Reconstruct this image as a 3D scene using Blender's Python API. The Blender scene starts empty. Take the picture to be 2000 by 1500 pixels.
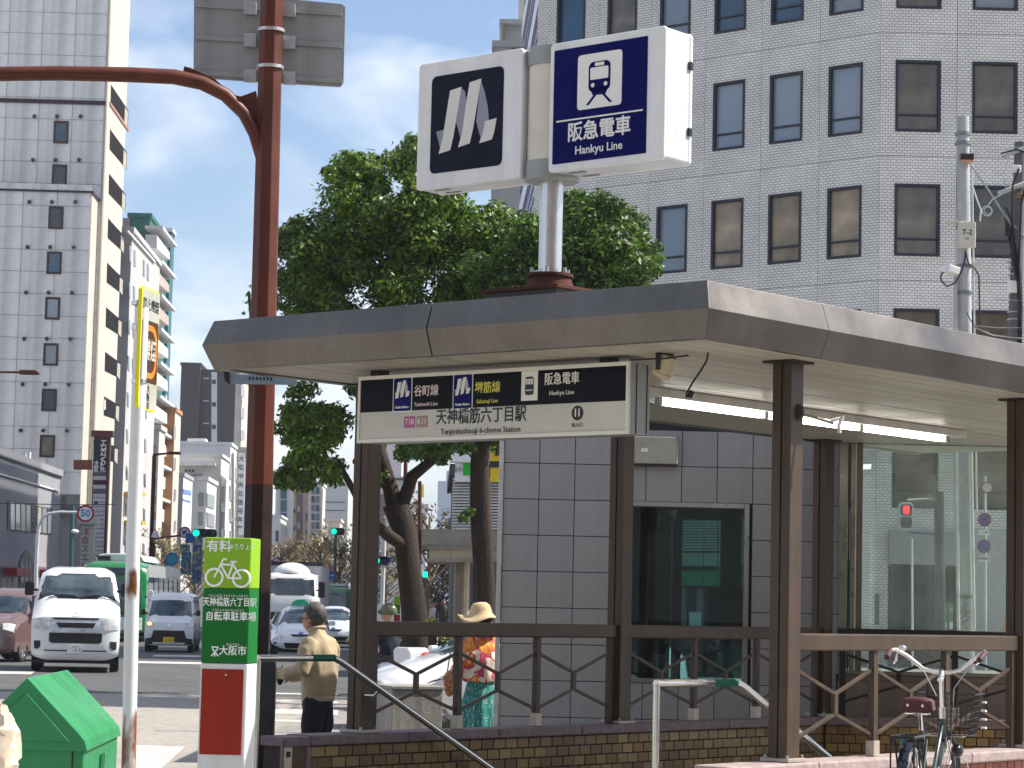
import bpy, math, random
import numpy as np
from mathutils import Vector, Matrix
random.seed(7)
R_ = math.radians
sc = bpy.context.scene
C = sc.collection
# ---------------------------------------------------------------- camera, sky, sun, exposure
FPX, PITCH, ROLL, CAMZ = 4791.07, .0904667, .0228012, 1.5
_F = Vector((0, math.cos(PITCH), math.sin(PITCH)))
_U = Vector((0, -math.sin(PITCH), math.cos(PITCH)))
_X = Vector((1, 0, 0))
_X2 = _X * math.cos(ROLL) + _U * math.sin(ROLL)
_U2 = _U * math.cos(ROLL) - _X * math.sin(ROLL)
CAM = Vector((0, 0, CAMZ))
cd = bpy.data.cameras.new('camera'); co = bpy.data.objects.new('camera', cd); C.objects.link(co)
cd.sensor_width = 36; cd.lens = FPX / 2000 * 36; cd.clip_start = .5; cd.clip_end = 6000
co.matrix_world = Matrix((( _X2.x, _U2.x, -_F.x, 0), (_X2.y, _U2.y, -_F.y, 0), (_X2.z, _U2.z, -_F.z, CAMZ), (0, 0, 0, 1)))
sc.camera = co
cd.dof.use_dof = True; cd.dof.focus_distance = 19; cd.dof.aperture_fstop = 20
SUN_EL, SUN_AZ = R_(49), R_(79)          # azimuth clockwise from +Y
world = bpy.data.worlds.new('World'); sc.world = world; world.use_nodes = True
wn, wl = world.node_tree.nodes, world.node_tree.links
wn.clear()
def wnode(t, **k):
    n = wn.new(t)
    for a, b in k.items(): setattr(n, a, b)
    return n
sky = wnode('ShaderNodeTexSky', sky_type='NISHITA', sun_disc=False, sun_elevation=SUN_EL, sun_rotation=SUN_AZ, air_density=1.0, dust_density=1.2, ozone_density=1.5)
bg = wnode('ShaderNodeBackground'); out = wnode('ShaderNodeOutputWorld')
tc = wnode('ShaderNodeTexCoord')
mp = wnode('ShaderNodeMapping'); mp.inputs['Scale'].default_value = (5.5, 5.5, 13); mp.inputs['Location'].default_value = (3.1, 1.7, .55)
nz = wnode('ShaderNodeTexNoise'); nz.inputs['Scale'].default_value = 1.0; nz.inputs['Detail'].default_value = 7; nz.inputs['Roughness'].default_value = .52; nz.inputs['Distortion'].default_value = .5
rp = wnode('ShaderNodeValToRGB'); rp.color_ramp.elements[0].position = .42; rp.color_ramp.elements[1].position = .58
rp.color_ramp.elements[0].color = (.0, .0, .0, 1); rp.color_ramp.elements[1].color = (.95, .95, .95, 1)
nz2 = wnode('ShaderNodeTexNoise'); nz2.inputs['Scale'].default_value = 2.3; nz2.inputs['Detail'].default_value = 5; nz2.inputs['Distortion'].default_value = .3
rp2 = wnode('ShaderNodeValToRGB'); rp2.color_ramp.elements[0].position = .36; rp2.color_ramp.elements[1].position = .64
rp2.color_ramp.elements[0].color = (2.5, 2.6, 3.0, 1); rp2.color_ramp.elements[1].color = (5.6, 5.4, 5.35, 1)
mx = wnode('ShaderNodeMixRGB')
skm = wnode('ShaderNodeMixRGB', blend_type='MULTIPLY'); skm.inputs[0].default_value = 1; skm.inputs[2].default_value = (.70, .74, .80, 1); wl.new(sky.outputs[0], skm.inputs[1])
wl.new(tc.outputs['Generated'], mp.inputs['Vector']); wl.new(mp.outputs[0], nz.inputs['Vector']); wl.new(mp.outputs[0], nz2.inputs['Vector'])
wl.new(nz.outputs['Fac'], rp.inputs[0]); wl.new(nz2.outputs['Fac'], rp2.inputs[0])
wl.new(rp.outputs[0], mx.inputs[0]); wl.new(skm.outputs[0], mx.inputs[1]); 
cl = wnode('ShaderNodeMixRGB', blend_type='ADD'); cl.inputs[0].default_value = .42
wl.new(rp2.outputs[0], cl.inputs[1]); wl.new(skm.outputs[0], cl.inputs[2]); wl.new(cl.outputs[0], mx.inputs[2])
wl.new(mx.outputs[0], bg.inputs['Color']); bg.inputs['Strength'].default_value = .105
wl.new(bg.outputs[0], out.inputs[0])
sd = bpy.data.lights.new('sun', 'SUN'); so = bpy.data.objects.new('sun', sd); C.objects.link(so)
sd.energy = 4.6; sd.angle = R_(.5); sd.color = (1, .93, .82)
SUND = Vector((math.sin(SUN_AZ) * math.cos(SUN_EL), math.cos(SUN_AZ) * math.cos(SUN_EL), math.sin(SUN_EL)))
so.rotation_euler = SUND.to_track_quat('Z', 'Y').to_euler(); so.location = (0, 0, 60)
vs = sc.view_settings
vs.view_transform = 'Standard'; vs.look = 'None'; vs.gamma = 1; vs.use_curve_mapping = False; vs.exposure = 1.0
sc.display_settings.display_device = 'sRGB'
sc.cycles.max_bounces = 8; sc.cycles.transparent_max_bounces = 16; sc.cycles.use_denoising = True
# ---------------------------------------------------------------- helpers
def ray(px, py): return _F + _X2 * ((px - 1000) / FPX) - _U2 * ((py - 750) / FPX)
def at(px, py, Y):
    q = ray(px, py); return CAM + q * (Y / q.y)
def atz(px, py, z):
    q = ray(px, py); return CAM + q * ((z - CAMZ) / q.z)
def atp(px, py, p, n):
    q = ray(px, py); return CAM + q * ((Vector(p) - CAM).dot(n) / q.dot(n))
def V(*a): return Vector(a)
def frame(o, x, y):
    x = Vector(x).normalized(); y = Vector(y); z = x.cross(y).normalized(); y = z.cross(x); o = Vector(o)
    return Matrix(((x.x, y.x, z.x, o.x), (x.y, y.y, z.y, o.y), (x.z, y.z, z.z, o.z), (0, 0, 0, 1)))
XZ = frame((0, 0, 0), (1, 0, 0), (0, 0, 1))       # local xy -> world x,z ; normal -y
def tr(x, y, z): return Matrix.Translation((x, y, z))
def rz(a): return Matrix.Rotation(a, 4, 'Z')
def rx(a): return Matrix.Rotation(a, 4, 'X')
def ry(a): return Matrix.Rotation(a, 4, 'Y')
class MB:
    def __init__(s): s.v = []; s.f = []
    def add(s, vs, fs, m=None):
        b = len(s.v)
        s.v += [tuple(m @ Vector(p)) for p in vs] if m is not None else [tuple(p) for p in vs]
        s.f += [tuple(b + i for i in f) for f in fs]; return s
    def box(s, x0, x1, y0, y1, z0, z1, m=None):
        vs = [(x, y, z) for z in (z0, z1) for y in (y0, y1) for x in (x0, x1)]
        return s.add(vs, [(0, 2, 3, 1), (4, 5, 7, 6), (0, 1, 5, 4), (2, 6, 7, 3), (0, 4, 6, 2), (1, 3, 7, 5)], m)
    def cb(s, c, d, m=None):
        return s.box(c[0]-d[0]/2, c[0]+d[0]/2, c[1]-d[1]/2, c[1]+d[1]/2, c[2]-d[2]/2, c[2]+d[2]/2, m)
    def prism(s, poly, h0, h1, m=None):
        n = len(poly); a = sum(poly[i][0]*poly[(i+1) % n][1]-poly[(i+1) % n][0]*poly[i][1] for i in range(n))
        if a < 0: poly = poly[::-1]
        vs = [(p[0], p[1], h0) for p in poly] + [(p[0], p[1], h1) for p in poly]
        fs = [tuple(range(n-1, -1, -1)), tuple(range(n, 2*n))] + [(i, (i+1) % n, n+(i+1) % n, n+i) for i in range(n)]
        return s.add(vs, fs, m)
    def tube(s, pts, r, n=8, cap=True, m=None):
        pts = [Vector(p) for p in pts]; k = len(pts); rs = r if isinstance(r, (list, tuple)) else [r]*k
        vs = []; fs = []; prev = None
        for i, p in enumerate(pts):
            t = (pts[min(i+1, k-1)] - pts[max(i-1, 0)]).normalized()
            if prev is None: a = t.orthogonal().normalized()
            else:
                a = prev - t * prev.dot(t)
                a = a.normalized() if a.length > 1e-6 else t.orthogonal().normalized()
            prev = a; b = t.cross(a)
            for j in range(n):
                w = 2*math.pi*(j+.5)/n; vs.append(p + (a*math.cos(w) + b*math.sin(w))*rs[i])
        for i in range(k-1):
            for j in range(n): fs.append((i*n+j, i*n+(j+1) % n, (i+1)*n+(j+1) % n, (i+1)*n+j))
        if cap: fs += [tuple(range(n-1, -1, -1)), tuple((k-1)*n+j for j in range(n))]
        return s.add(vs, fs, m)
    def bar(s, p, q, w, h=None, m=None, up=(0, 0, 1)):
        p = Vector(p); q = Vector(q); h = h or w; d = q-p; L = d.length; d.normalize(); up = Vector(up)
        x = d.cross(up)
        x = x.normalized() if x.length > 1e-5 else Vector((1, 0, 0)); z = x.cross(d)
        M_ = Matrix(((x.x, d.x, z.x, p.x), (x.y, d.y, z.y, p.y), (x.z, d.z, z.z, p.z), (0, 0, 0, 1)))
        return s.box(-w/2, w/2, 0, L, -h/2, h/2, m @ M_ if m is not None else M_)
    def sphere(s, c, r, nu=16, nv=10, m=None, v0=0, v1=1):
        r = r if isinstance(r, (list, tuple)) else (r, r, r); vs = []; fs = []
        for i in range(nv+1):
            a = math.pi*(v0+(v1-v0)*i/nv)
            for j in range(nu):
                b = 2*math.pi*j/nu; vs.append((c[0]+r[0]*math.sin(a)*math.cos(b), c[1]+r[1]*math.sin(a)*math.sin(b), c[2]+r[2]*math.cos(a)))
        for i in range(nv):
            for j in range(nu): fs.append((i*nu+j, (i+1)*nu+j, (i+1)*nu+(j+1) % nu, i*nu+(j+1) % nu))
        return s.add(vs, fs, m)
    def lathe(s, prof, n=20, m=None, arc=2*math.pi):
        vs = []; fs = []; k = len(prof); full = abs(arc-2*math.pi) < 1e-6; nn = n if full else n+1
        for r, z in prof:
            for j in range(nn):
                b = arc*j/n; vs.append((r*math.cos(b), r*math.sin(b), z))
        for i in range(k-1):
            for j in range(n):
                j2 = (j+1) % nn; fs.append((i*nn+j, i*nn+j2, (i+1)*nn+j2, (i+1)*nn+j))
        return s.add(vs, fs, m)
    def torus(s, R, r, n=28, k=8, m=None, a0=0, a1=2*math.pi):
        pts = [(R*math.cos(a0+(a1-a0)*i/n), R*math.sin(a0+(a1-a0)*i/n), 0) for i in range(n+1)]
        return s.tube(pts, r, k, cap=abs(a1-a0-2*math.pi) > 1e-4, m=m)
    def mesh(s, name, mat=None, smooth=None):
        me = bpy.data.meshes.new(name); me.from_pydata(s.v, [], s.f)
        if mat: me.materials.append(mat)
        if smooth is not None:
            me.polygons.foreach_set('use_smooth', [True]*len(me.polygons)); me.set_sharp_from_angle(angle=R_(smooth))
        me.update(); return me
    def obj(s, name, mat, parent=None, smooth=None, bevel=0, label=None, kind=None, m=None):
        return link(name, s.mesh(name, mat, smooth), parent, bevel, label, kind, m)
def link(name, me, parent=None, bevel=0, label=None, kind=None, m=None):
    o = bpy.data.objects.new(name, me); C.objects.link(o)
    if parent: o.parent = parent
    if m is not None: o.matrix_local = m
    if bevel:
        b = o.modifiers.new('bevel', 'BEVEL'); b.width = bevel; b.segments = 2; b.limit_method = 'ANGLE'; b.angle_limit = R_(40)
    if label: o['label'] = label
    if kind: o['kind'] = kind
    return o
def thing(name, label, cat, loc=(0, 0, 0), rot=0, group=None):
    o = bpy.data.objects.new(name, None); C.objects.link(o); o.empty_display_size = .2
    o.location = loc; o.rotation_euler = (0, 0, rot); tag(o, label, cat, group); return o
def tag(o, label, cat, group=None):
    o['label'] = label; o['category'] = cat
    if group: o['group'] = group
    return o
def dup(o, loc, rot=None, label=None, group=None, scale=None):
    def cp(s, par):
        c = s.copy(); C.objects.link(c)
        if par: c.parent = par
        for ch in s.children: cp(ch, c)
        return c
    c = cp(o, None); c.location = loc
    if rot is not None: c.rotation_euler = (0, 0, rot)
    if scale: c.scale = (scale,)*3
    if label: c['label'] = label
    if group: c['group'] = group
    return c
def struct(o): o['kind'] = 'structure'; return o
_mats = {}
def M(name, col, rough=.6, metal=0., var=.12, scale=6., bump=0., rnd=0., streak=0., spec=.3, coat=0., emit=0., fine=0., alpha=None):
    if name in _mats: return _mats[name]
    m = bpy.data.materials.new(name); _mats[name] = m; m.use_nodes = True
    nt = m.node_tree; N = nt.nodes; L = nt.links; b = N['Principled BSDF']
    b.inputs['Roughness'].default_value = rough; b.inputs['Metallic'].default_value = metal
    b.inputs['Specular IOR Level'].default_value = spec; b.inputs['Coat Weight'].default_value = coat
    col = tuple(col) + (1,)
    if emit:
        b.inputs['Emission Color'].default_value = col; b.inputs['Emission Strength'].default_value = emit
    if var or rnd or streak:
        t = N.new('ShaderNodeTexCoord'); n = N.new('ShaderNodeTexNoise'); n.inputs['Scale'].default_value = scale; n.inputs['Detail'].default_value = 6
        L.new(t.outputs['Object'], n.inputs['Vector'])
        h = N.new('ShaderNodeMapRange'); h.inputs[1].default_value = .3; h.inputs[2].default_value = .7; h.inputs[3].default_value = 1-var; h.inputs[4].default_value = 1+var
        L.new(n.outputs['Fac'], h.inputs[0]); val = h.outputs[0]
        def mul(a, bb):
            k = N.new('ShaderNodeMath'); k.operation = 'MULTIPLY'; L.new(a, k.inputs[0]); L.new(bb, k.inputs[1]); return k.outputs[0]
        if fine:
            n4 = N.new('ShaderNodeTexNoise'); n4.inputs['Scale'].default_value = scale*18; n4.inputs['Detail'].default_value = 3; L.new(t.outputs['Object'], n4.inputs['Vector'])
            h4 = N.new('ShaderNodeMapRange'); h4.inputs[1].default_value = .35; h4.inputs[2].default_value = .65; h4.inputs[3].default_value = 1-fine; h4.inputs[4].default_value = 1+fine
            L.new(n4.outputs['Fac'], h4.inputs[0]); val = mul(val, h4.outputs[0])
        if streak:
            mpp = N.new('ShaderNodeMapping'); mpp.inputs['Scale'].default_value = (scale*2.2, scale*2.2, scale*.12); L.new(t.outputs['Object'], mpp.inputs['Vector'])
            n2 = N.new('ShaderNodeTexNoise'); n2.inputs['Scale'].default_value = 1; n2.inputs['Detail'].default_value = 5; L.new(mpp.outputs[0], n2.inputs['Vector'])
            h2 = N.new('ShaderNodeMapRange'); h2.inputs[1].default_value = .42; h2.inputs[2].default_value = .68; h2.inputs[3].default_value = 1; h2.inputs[4].default_value = 1-streak
            L.new(n2.outputs['Fac'], h2.inputs[0]); val = mul(val, h2.outputs[0])
        if rnd:
            oi = N.new('ShaderNodeObjectInfo'); h3 = N.new('ShaderNodeMapRange'); h3.inputs[3].default_value = 1-rnd; h3.inputs[4].default_value = 1+rnd
            L.new(oi.outputs['Random'], h3.inputs[0]); val = mul(val, h3.outputs[0])
        vm = N.new('ShaderNodeVectorMath'); vm.operation = 'SCALE'; vm.inputs[0].default_value = col[:3]; L.new(val, vm.inputs['Scale'])
        L.new(vm.outputs[0], b.inputs['Base Color'])
        rr = N.new('ShaderNodeMapRange'); rr.inputs[1].default_value = .3; rr.inputs[2].default_value = .7; rr.inputs[3].default_value = max(0, rough*.8); rr.inputs[4].default_value = min(1, rough*1.2)
        L.new(n.outputs['Fac'], rr.inputs[0]); L.new(rr.outputs[0], b.inputs['Roughness'])
        if bump:
            n3 = N.new('ShaderNodeTexNoise'); n3.inputs['Scale'].default_value = scale*8; n3.inputs['Detail'].default_value = 4; L.new(t.outputs['Object'], n3.inputs['Vector'])
            bp = N.new('ShaderNodeBump'); bp.inputs['Strength'].default_value = bump; bp.inputs['Distance'].default_value = .02
            L.new(n3.outputs['Fac'], bp.inputs['Height']); L.new(bp.outputs[0], b.inputs['Normal'])
    else: b.inputs['Base Color'].default_value = col
    return m
def glass(name, tint=(.6, .75, .75), refl=.12, dust=.05, dustcol=(.6, .62, .6), rough=.02):
    if name in _mats: return _mats[name]
    m = bpy.data.materials.new(name); _mats[name] = m; m.use_nodes = True; nt = m.node_tree; N = nt.nodes; L = nt.links; N.clear()
    o = N.new('ShaderNodeOutputMaterial'); t = N.new('ShaderNodeBsdfTransparent'); t.inputs[0].default_value = (*tint, 1)
    g = N.new('ShaderNodeBsdfGlossy'); g.inputs['Roughness'].default_value = rough; g.inputs[0].default_value = (.9, .95, 1, 1)
    d = N.new('ShaderNodeBsdfDiffuse'); d.inputs[0].default_value = (*dustcol, 1)
    fr = N.new('ShaderNodeFresnel'); fr.inputs[0].default_value = 1.5
    ad = N.new('ShaderNodeMath'); ad.operation = 'ADD'; ad.use_clamp = True; ad.inputs[1].default_value = refl; L.new(fr.outputs[0], ad.inputs[0])
    m1 = N.new('ShaderNodeMixShader'); m2 = N.new('ShaderNodeMixShader')
    tcn = N.new('ShaderNodeTexCoord'); n = N.new('ShaderNodeTexNoise'); n.inputs['Scale'].default_value = 2.5; n.inputs['Detail'].default_value = 8; L.new(tcn.outputs['Object'], n.inputs['Vector'])
    h = N.new('ShaderNodeMapRange'); h.inputs[1].default_value = .3; h.inputs[2].default_value = .75; h.inputs[3].default_value = dust*.4; h.inputs[4].default_value = dust*1.8; L.new(n.outputs['Fac'], h.inputs[0])
    L.new(h.outputs[0], m1.inputs[0]); L.new(t.outputs[0], m1.inputs[1]); L.new(d.outputs[0], m1.inputs[2])
    L.new(ad.outputs[0], m2.inputs[0]); L.new(m1.outputs[0], m2.inputs[1]); L.new(g.outputs[0], m2.inputs[2]); L.new(m2.outputs[0], o.inputs[0])
    return m
_txt = {}
def text(s, size, mat, parent, m, align='CENTER', bold=0., sx=1., name='lettering', ls=1., d=.0015):
    cu = bpy.data.curves.new('t', 'FONT'); cu.body = s; cu.size = size; cu.align_x = align; cu.align_y = 'CENTER'; cu.offset = bold*size; cu.space_line = ls
    cu.resolution_u = 2; cu.extrude = d
    o = bpy.data.objects.new('t', cu); C.objects.link(o)
    dg = bpy.context.evaluated_depsgraph_get(); me = bpy.data.meshes.new_from_object(o.evaluated_get(dg)); bpy.data.objects.remove(o); bpy.data.curves.remove(cu)
    me.name = name; me.materials.clear(); me.materials.append(mat)
    return link(name, me, parent, m=m @ Matrix.Diagonal((sx, 1, 1, 1)))
def rrect(w, h, r, n=5, cx=0, cy=0):
    p = []
    for qx, qy, a0 in ((w/2-r, h/2-r, 0), (-w/2+r, h/2-r, 90), (-w/2+r, -h/2+r, 180), (w/2-r, -h/2+r, 270)):
        for i in range(n+1):
            a = R_(a0+90*i/n); p.append((cx+qx+r*math.cos(a), cy+qy+r*math.sin(a)))
    return p
def circ(r, n=24, cx=0, cy=0): return [(cx+r*math.cos(2*math.pi*i/n), cy+r*math.sin(2*math.pi*i/n)) for i in range(n)]
# ---------------------------------------------------------------- common materials
white_paint = M('white_paint', (.78, .78, .76), .35, var=.05, streak=.12, scale=3)
white_flat = M('white_print', (.8, .8, .8), .45, var=.03)
dark_print = M('dark_print', (.02, .02, .03), .35, var=.05)
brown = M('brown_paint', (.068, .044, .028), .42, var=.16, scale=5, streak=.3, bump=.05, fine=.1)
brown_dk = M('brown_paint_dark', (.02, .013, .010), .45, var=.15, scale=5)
steel = M('stainless', (.62, .61, .6), .2, metal=1., var=.06, scale=10)
galv = M('galvanised', (.42, .44, .46), .42, metal=.6, var=.12, scale=12)
black = M('black_plastic', (.015, .015, .017), .4, var=.1)
rubber = M('rubber', (.018, .018, .018), .8, var=.15)
chrome = M('chrome', (.8, .8, .82), .08, metal=1., var=.02)
# ---------------------------------------------------------------- ground
asphalt = M('asphalt', (.075, .077, .08), .85, var=.18, scale=.5, bump=.25, fine=.22)
paving = M('pale_paving', (.27, .25, .225), .8, var=.1, scale=.35, bump=.15, fine=.12)
roadwhite = M('road_paint', (.42, .41, .39), .7, var=.15, scale=2.5, fine=.15)
ZR = -.12
YA = .873823
SO = at(1530, 1485, 17.0); SO.z = 0
SM = tr(*SO) @ rz(YA)
def S(u, v, z=0): return SM @ V(u, v, z)
VF = 3.99
PIT = [S(u, v).to_2d() for u, v in ((-.72, .09), (-.72, VF-.08), (6.6, VF-.08), (6.6, .09))]
def sheet(name, poly, z, mat, h=.0, pit=False):
    b = MB()
    if pit:                                      # sheet with the stairwell opening: a ring of quads and triangles round it
        from mathutils.geometry import tessellate_polygon
        lp = [[Vector((*p, 0)) for p in poly], [Vector((*p, 0)) for p in PIT]]; fl = lp[0]+lp[1]
        tri = tessellate_polygon(lp); b.add([(p.x, p.y, z) for p in fl], [t if (fl[t[1]]-fl[t[0]]).cross(fl[t[2]]-fl[t[0]]).z > 0 else t[::-1] for t in tri])
    elif h: b.prism(poly, z-h, z)
    else: b.add([(x, y, z) for x, y in poly], [tuple(range(len(poly)))])
    return struct(b.obj(name, mat))
sheet('ground', [(-2000, -400), (2000, -400), (2000, 3000), (-2000, 3000)], ZR-.02, M('ground_grey', (.16, .155, .15), .9, var=.1, scale=.05), pit=True)
sheet('road', [(-26, 20), (-2.95, 20), (-2.95, 42), (6, 42), (6, 900), (-26-28, 900)], ZR-.008, asphalt)
sheet('road', [(-60, 18), (-2.9, 18), (-2.9, 42), (-60, 40.6)], ZR-.004, paving)['label'] = 'pale sunlit paving of the crossing'
sheet('road', [(-2.9, 18), (60, 18), (60, 46), (-2.9, 42)], ZR-.004, M('pale_road', (.22, .207, .19), .85, var=.12, scale=.4, fine=.12), pit=True)
sheet('pavement', [(-1.9, -6), (3.0, -6), (3.0, 12), (14, 27.2), (-.6, 27.2), (-2.4, 20)], 0, M('pavement_grey', (.33, .31, .29), .8, var=.12, scale=.8, fine=.12), pit=True)
sheet('pavement', [(-40, -12), (-1.95, -12), (-2.45, 20), (-40, 17.8)], -.003, M('pavement_grey', (.33, .31, .29), .8), h=.14)
sheet('road', [(3.02, -60), (120, -60), (120, 32.9), (18.3, 32.9), (3.02, 12)], ZR+.02, asphalt)['label'] = 'unseen asphalt side street on the right, added for dark reflections'  # out of view, dark ground put in for the fascia to reflect
sheet('pavement', [(4, 33), (60, 33), (60, 400), (-2, 400)], 0, M('pavement_grey', (.33, .31, .29), .8), h=.14)
sheet('pavement', [(-100, 60), (-25.5, 60), (-36, 400), (-100, 400)], 0, M('pavement_grey', (.33, .31, .29), .8), h=.14)
def mark(px, lab):
    pts = [atz(x, y, ZR) for x, y in px]
    o = sheet('road_marking', [(p.x, p.y) for p in pts], ZR, roadwhite); o['label'] = lab; return o
mark([(230, 1515), (262, 1455), (362, 1458), (300, 1515)], 'white painted wedge on the paving beside the rusty pole')
mark([(262, 1291), (520, 1296), (520, 1300), (262, 1295)], 'long white stop line beyond the paving')
mark([(300, 1279), (520, 1282), (520, 1285), (300, 1282)], 'second white line by the small van')
mark([(-20, 1310), (70, 1311), (60, 1317), (-20, 1316)], 'white line under the pink minivan')
mark([(500, 1383), (660, 1387), (660, 1397), (500, 1393)], 'white crossing stripe behind the man')
mark([(500, 1366), (660, 1370), (660, 1374), (500, 1370)], 'narrow white stripe behind the man')
mark([(500, 1352), (660, 1355), (660, 1358), (500, 1355)], 'farthest thin white stripe behind the man')
mark([(500, 1404), (620, 1407), (620, 1411), (500, 1408)], 'nearest thin white stripe behind the man')
# ---------------------------------------------------------------- station frame:  x=u along the stairwell, y=v across it
def sthing(name, label, cat, u=0, v=0, z=0, group=None): return thing(name, label, cat, S(u, v, z), YA, group)
# ---- stairs going down
st = MB(); stm = M('stair_stone', (.14, .13, .12), .7, var=.15, fine=.15)
for i in range(20): st.box(-.72+i*.30, -.72+i*.30+.32, .09, VF-.08, -4.2, -.02-i*.17)
st.box(5.28, 6.6, .09, VF-.08, -4.2, -3.42)
struct(st.obj('stairs', stm, m=SM))
st = MB()
for a in ((-.72, 6.6, .0, .09), (-.72, 6.6, VF-.08, VF), (6.6, 6.7, 0, VF)): st.box(*a, -4.2, -.025)
struct(st.obj('stair_side_walls', M('stair_wall', (.13, .1, .07), .6, var=.15), m=SM))
# ---- canopy
cano = sthing('station_canopy', 'brown metal canopy roof on posts over the subway stairs', 'canopy')
fas = M('fascia_metal', (.165, .151, .138), .4, metal=1., var=.14, scale=1.6, streak=.15, bump=.03, fine=.05)
u0, v0, v1, u1 = -1.55, -.4, 4.17, 8.8
prof = [(0, 3.605), (.06, 3.417), (-.01, 3.23)]
def fascia(a, b, axis, seam=.004):
    bm = MB(); vs = []
    for o_, z in prof + [(-.1, 3.235), (-.1, 3.6)]:
        for k, t in enumerate((a, b)):
            c = o_ if abs(o_) < .09 else -.08
            if axis == 'front': vs.append((u0-c, t + (-c if k == 0 and a == v0 else (c if k == 1 and b == v1 else 0)), z))
            elif axis == 'right': vs.append((t + (-c if k == 0 and a == u0 else 0), v0-c, z))
            else: vs.append((t + (-c if k == 0 and a == u0 else 0), v1+c, z))
    fs = [(2*i, 2*i+1, 2*i+3, 2*i+2) for i in range(4)] + [(8, 9, 1, 0), (0, 2, 4, 6, 8), (1, 9, 7, 5, 3)]
    bm.add(vs, fs); return bm
fascia(v0, 1.945, 'front').obj('fascia', fas, cano, bevel=.004)
fascia(1.955, v1, 'front').obj('fascia', fas, cano, bevel=.004, label='left half of the end fascia')
for a, b in ((u0, -.2), (-.195, 3.1), (3.105, 6.2), (6.205, u1)):
    fascia(a, b, 'right').obj('fascia', fas, cano, bevel=.004)
    fascia(a, b, 'left').obj('fascia', fas, cano, bevel=.004)
rf = MB(); rf.add([(u0+.05, v0+.05, 3.598), (u1, v0+.05, 3.598), (u1, v1-.05, 3.598), (u0+.05, v1-.05, 3.598), (u0+1.4, 1.9, 3.78), (u1, 1.9, 3.78)], [(0, 1, 5, 4), (2, 3, 4, 5), (3, 0, 4)])
rf.obj('roof', M('roof_metal', (.3, .3, .3), .45, metal=.5), cano)
rf = MB(); rf.box(u0+.1, u1, v0+.1, v1-.1, 3.30, 3.34); rf.obj('soffit_backing', dark_print, cano)
sofm = M('soffit_white', (.42, .385, .31), .45, var=.08, scale=2, rnd=.09, streak=0)
n = 38; w = (v1-v0-.18)/n; bd = MB(); bd.box(u0+.1, u1, .005, w-.006, 3.245, 3.262); bme = bd.mesh('soffit_board', sofm)
for i in range(n): link('soffit_board', bme, cano, m=tr(0, v0+.09+i*w, random.uniform(-.002, .002)), bevel=.003)
postm = MB(); h = .155/2
postm.box(-h, h, -h, -.006, .0, 2.77); postm.box(-h, h, .006, h, .0, 2.77); postm.box(-h+.015, h-.015, -.006, .006, 0, 2.77)
pme = postm.mesh('post', brown); fl = MB(); fl.cb((0, 0, 2.755), (.26, .26, .025)); flm = fl.mesh('cap_plate', brown_dk)
bs = MB(); bs.cb((0, 0, .012), (.23, .23, .024)); bsm = bs.mesh('base_plate', M('base_plate_grey', (.4, .37, .33), .5, metal=.5))
for u, v in ((0, 0), (3.35, 0), (6.7, 0), (0, VF), (3.35, VF), (6.7, VF)):
    p = link('post', pme, cano, bevel=.004, m=tr(u, v, .485)); link('cap_plate', flm, p, bevel=.003); link('base_plate', bsm, p, bevel=.003)
    bt = MB()
    for a in (-.09, .09):
        for b in (-.09, .09): bt.tube([(a, b, .02), (a, b, .045)], .011, 6)
    bt.obj('bolts', galv, p, kind='stuff')
# ---- low walls round the stairs
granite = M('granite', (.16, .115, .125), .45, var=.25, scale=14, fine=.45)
granite_l = M('granite_sunny', (.34, .27, .26), .5, var=.2, scale=14, fine=.35)  # lit copy of the granite, sunlight put into the paler colour
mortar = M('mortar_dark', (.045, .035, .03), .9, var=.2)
ybrick = [M('yellow_brick_%d' % i, c, .33, var=.14, scale=9, rnd=.28, fine=.08) for i, c in enumerate(((.20, .125, .048), (.235, .155, .06), (.17, .095, .042)))]
rbrick = [M('red_brick_%d' % i, c, .5, var=.12, scale=9, rnd=.25) for i, c in enumerate(((.27, .09, .065), (.33, .125, .09)))]
def brick_meshes(w, h, mats):
    r = []
    for m in mats:
        b = MB(); b.box(.005, w-.005, -.012, .0, .005, h-.005); r.append(b.mesh('brick', m))
    return r
def brickwall(par, L, z0, rows, pw, ph, meshes, m, lim=999, x0=0):
    k = 0
    for r in range(rows):
        off = (r % 2)*pw/2; x = x0 - off
        while x < L - .02:
            a, b = max(x, x0), min(x+pw, L)
            if b-a > .03 and k < lim:
                me = random.choice(meshes); mm = m @ tr(a, random.uniform(-.003, .002), z0-(r+1)*ph) @ Matrix.Diagonal(((b-a)/pw, 1, 1, 1))
                link('brick', me, par, bevel=.004, m=mm); k += 1
            x += pw
yb = brick_meshes(.155, .087, ybrick); rb = brick_meshes(.21, .075, rbrick)
wf = sthing('stairwell_wall', 'low wall of yellow brown brick with purple granite coping on the far side of the stairs', 'wall', -.95, VF)
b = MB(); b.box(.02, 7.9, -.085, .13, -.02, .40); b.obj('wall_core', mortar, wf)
x = 0.27
while x < 7.7:
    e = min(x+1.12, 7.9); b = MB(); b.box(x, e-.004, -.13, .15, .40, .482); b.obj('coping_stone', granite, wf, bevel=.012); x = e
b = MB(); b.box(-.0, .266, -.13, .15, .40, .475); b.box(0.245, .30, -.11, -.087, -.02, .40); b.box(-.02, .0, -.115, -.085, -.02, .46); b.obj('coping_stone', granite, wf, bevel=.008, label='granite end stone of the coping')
b = MB(); b.box(.0, .085, -.115, -.085, -.02, .405); b.obj('end_panel', M('cream_panel', (.58, .5, .36), .5, var=.06), wf, bevel=.003)
b = MB(); b.box(.022, .058, -.125, -.115, .325, .365); b.obj('socket', black, wf)
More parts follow.
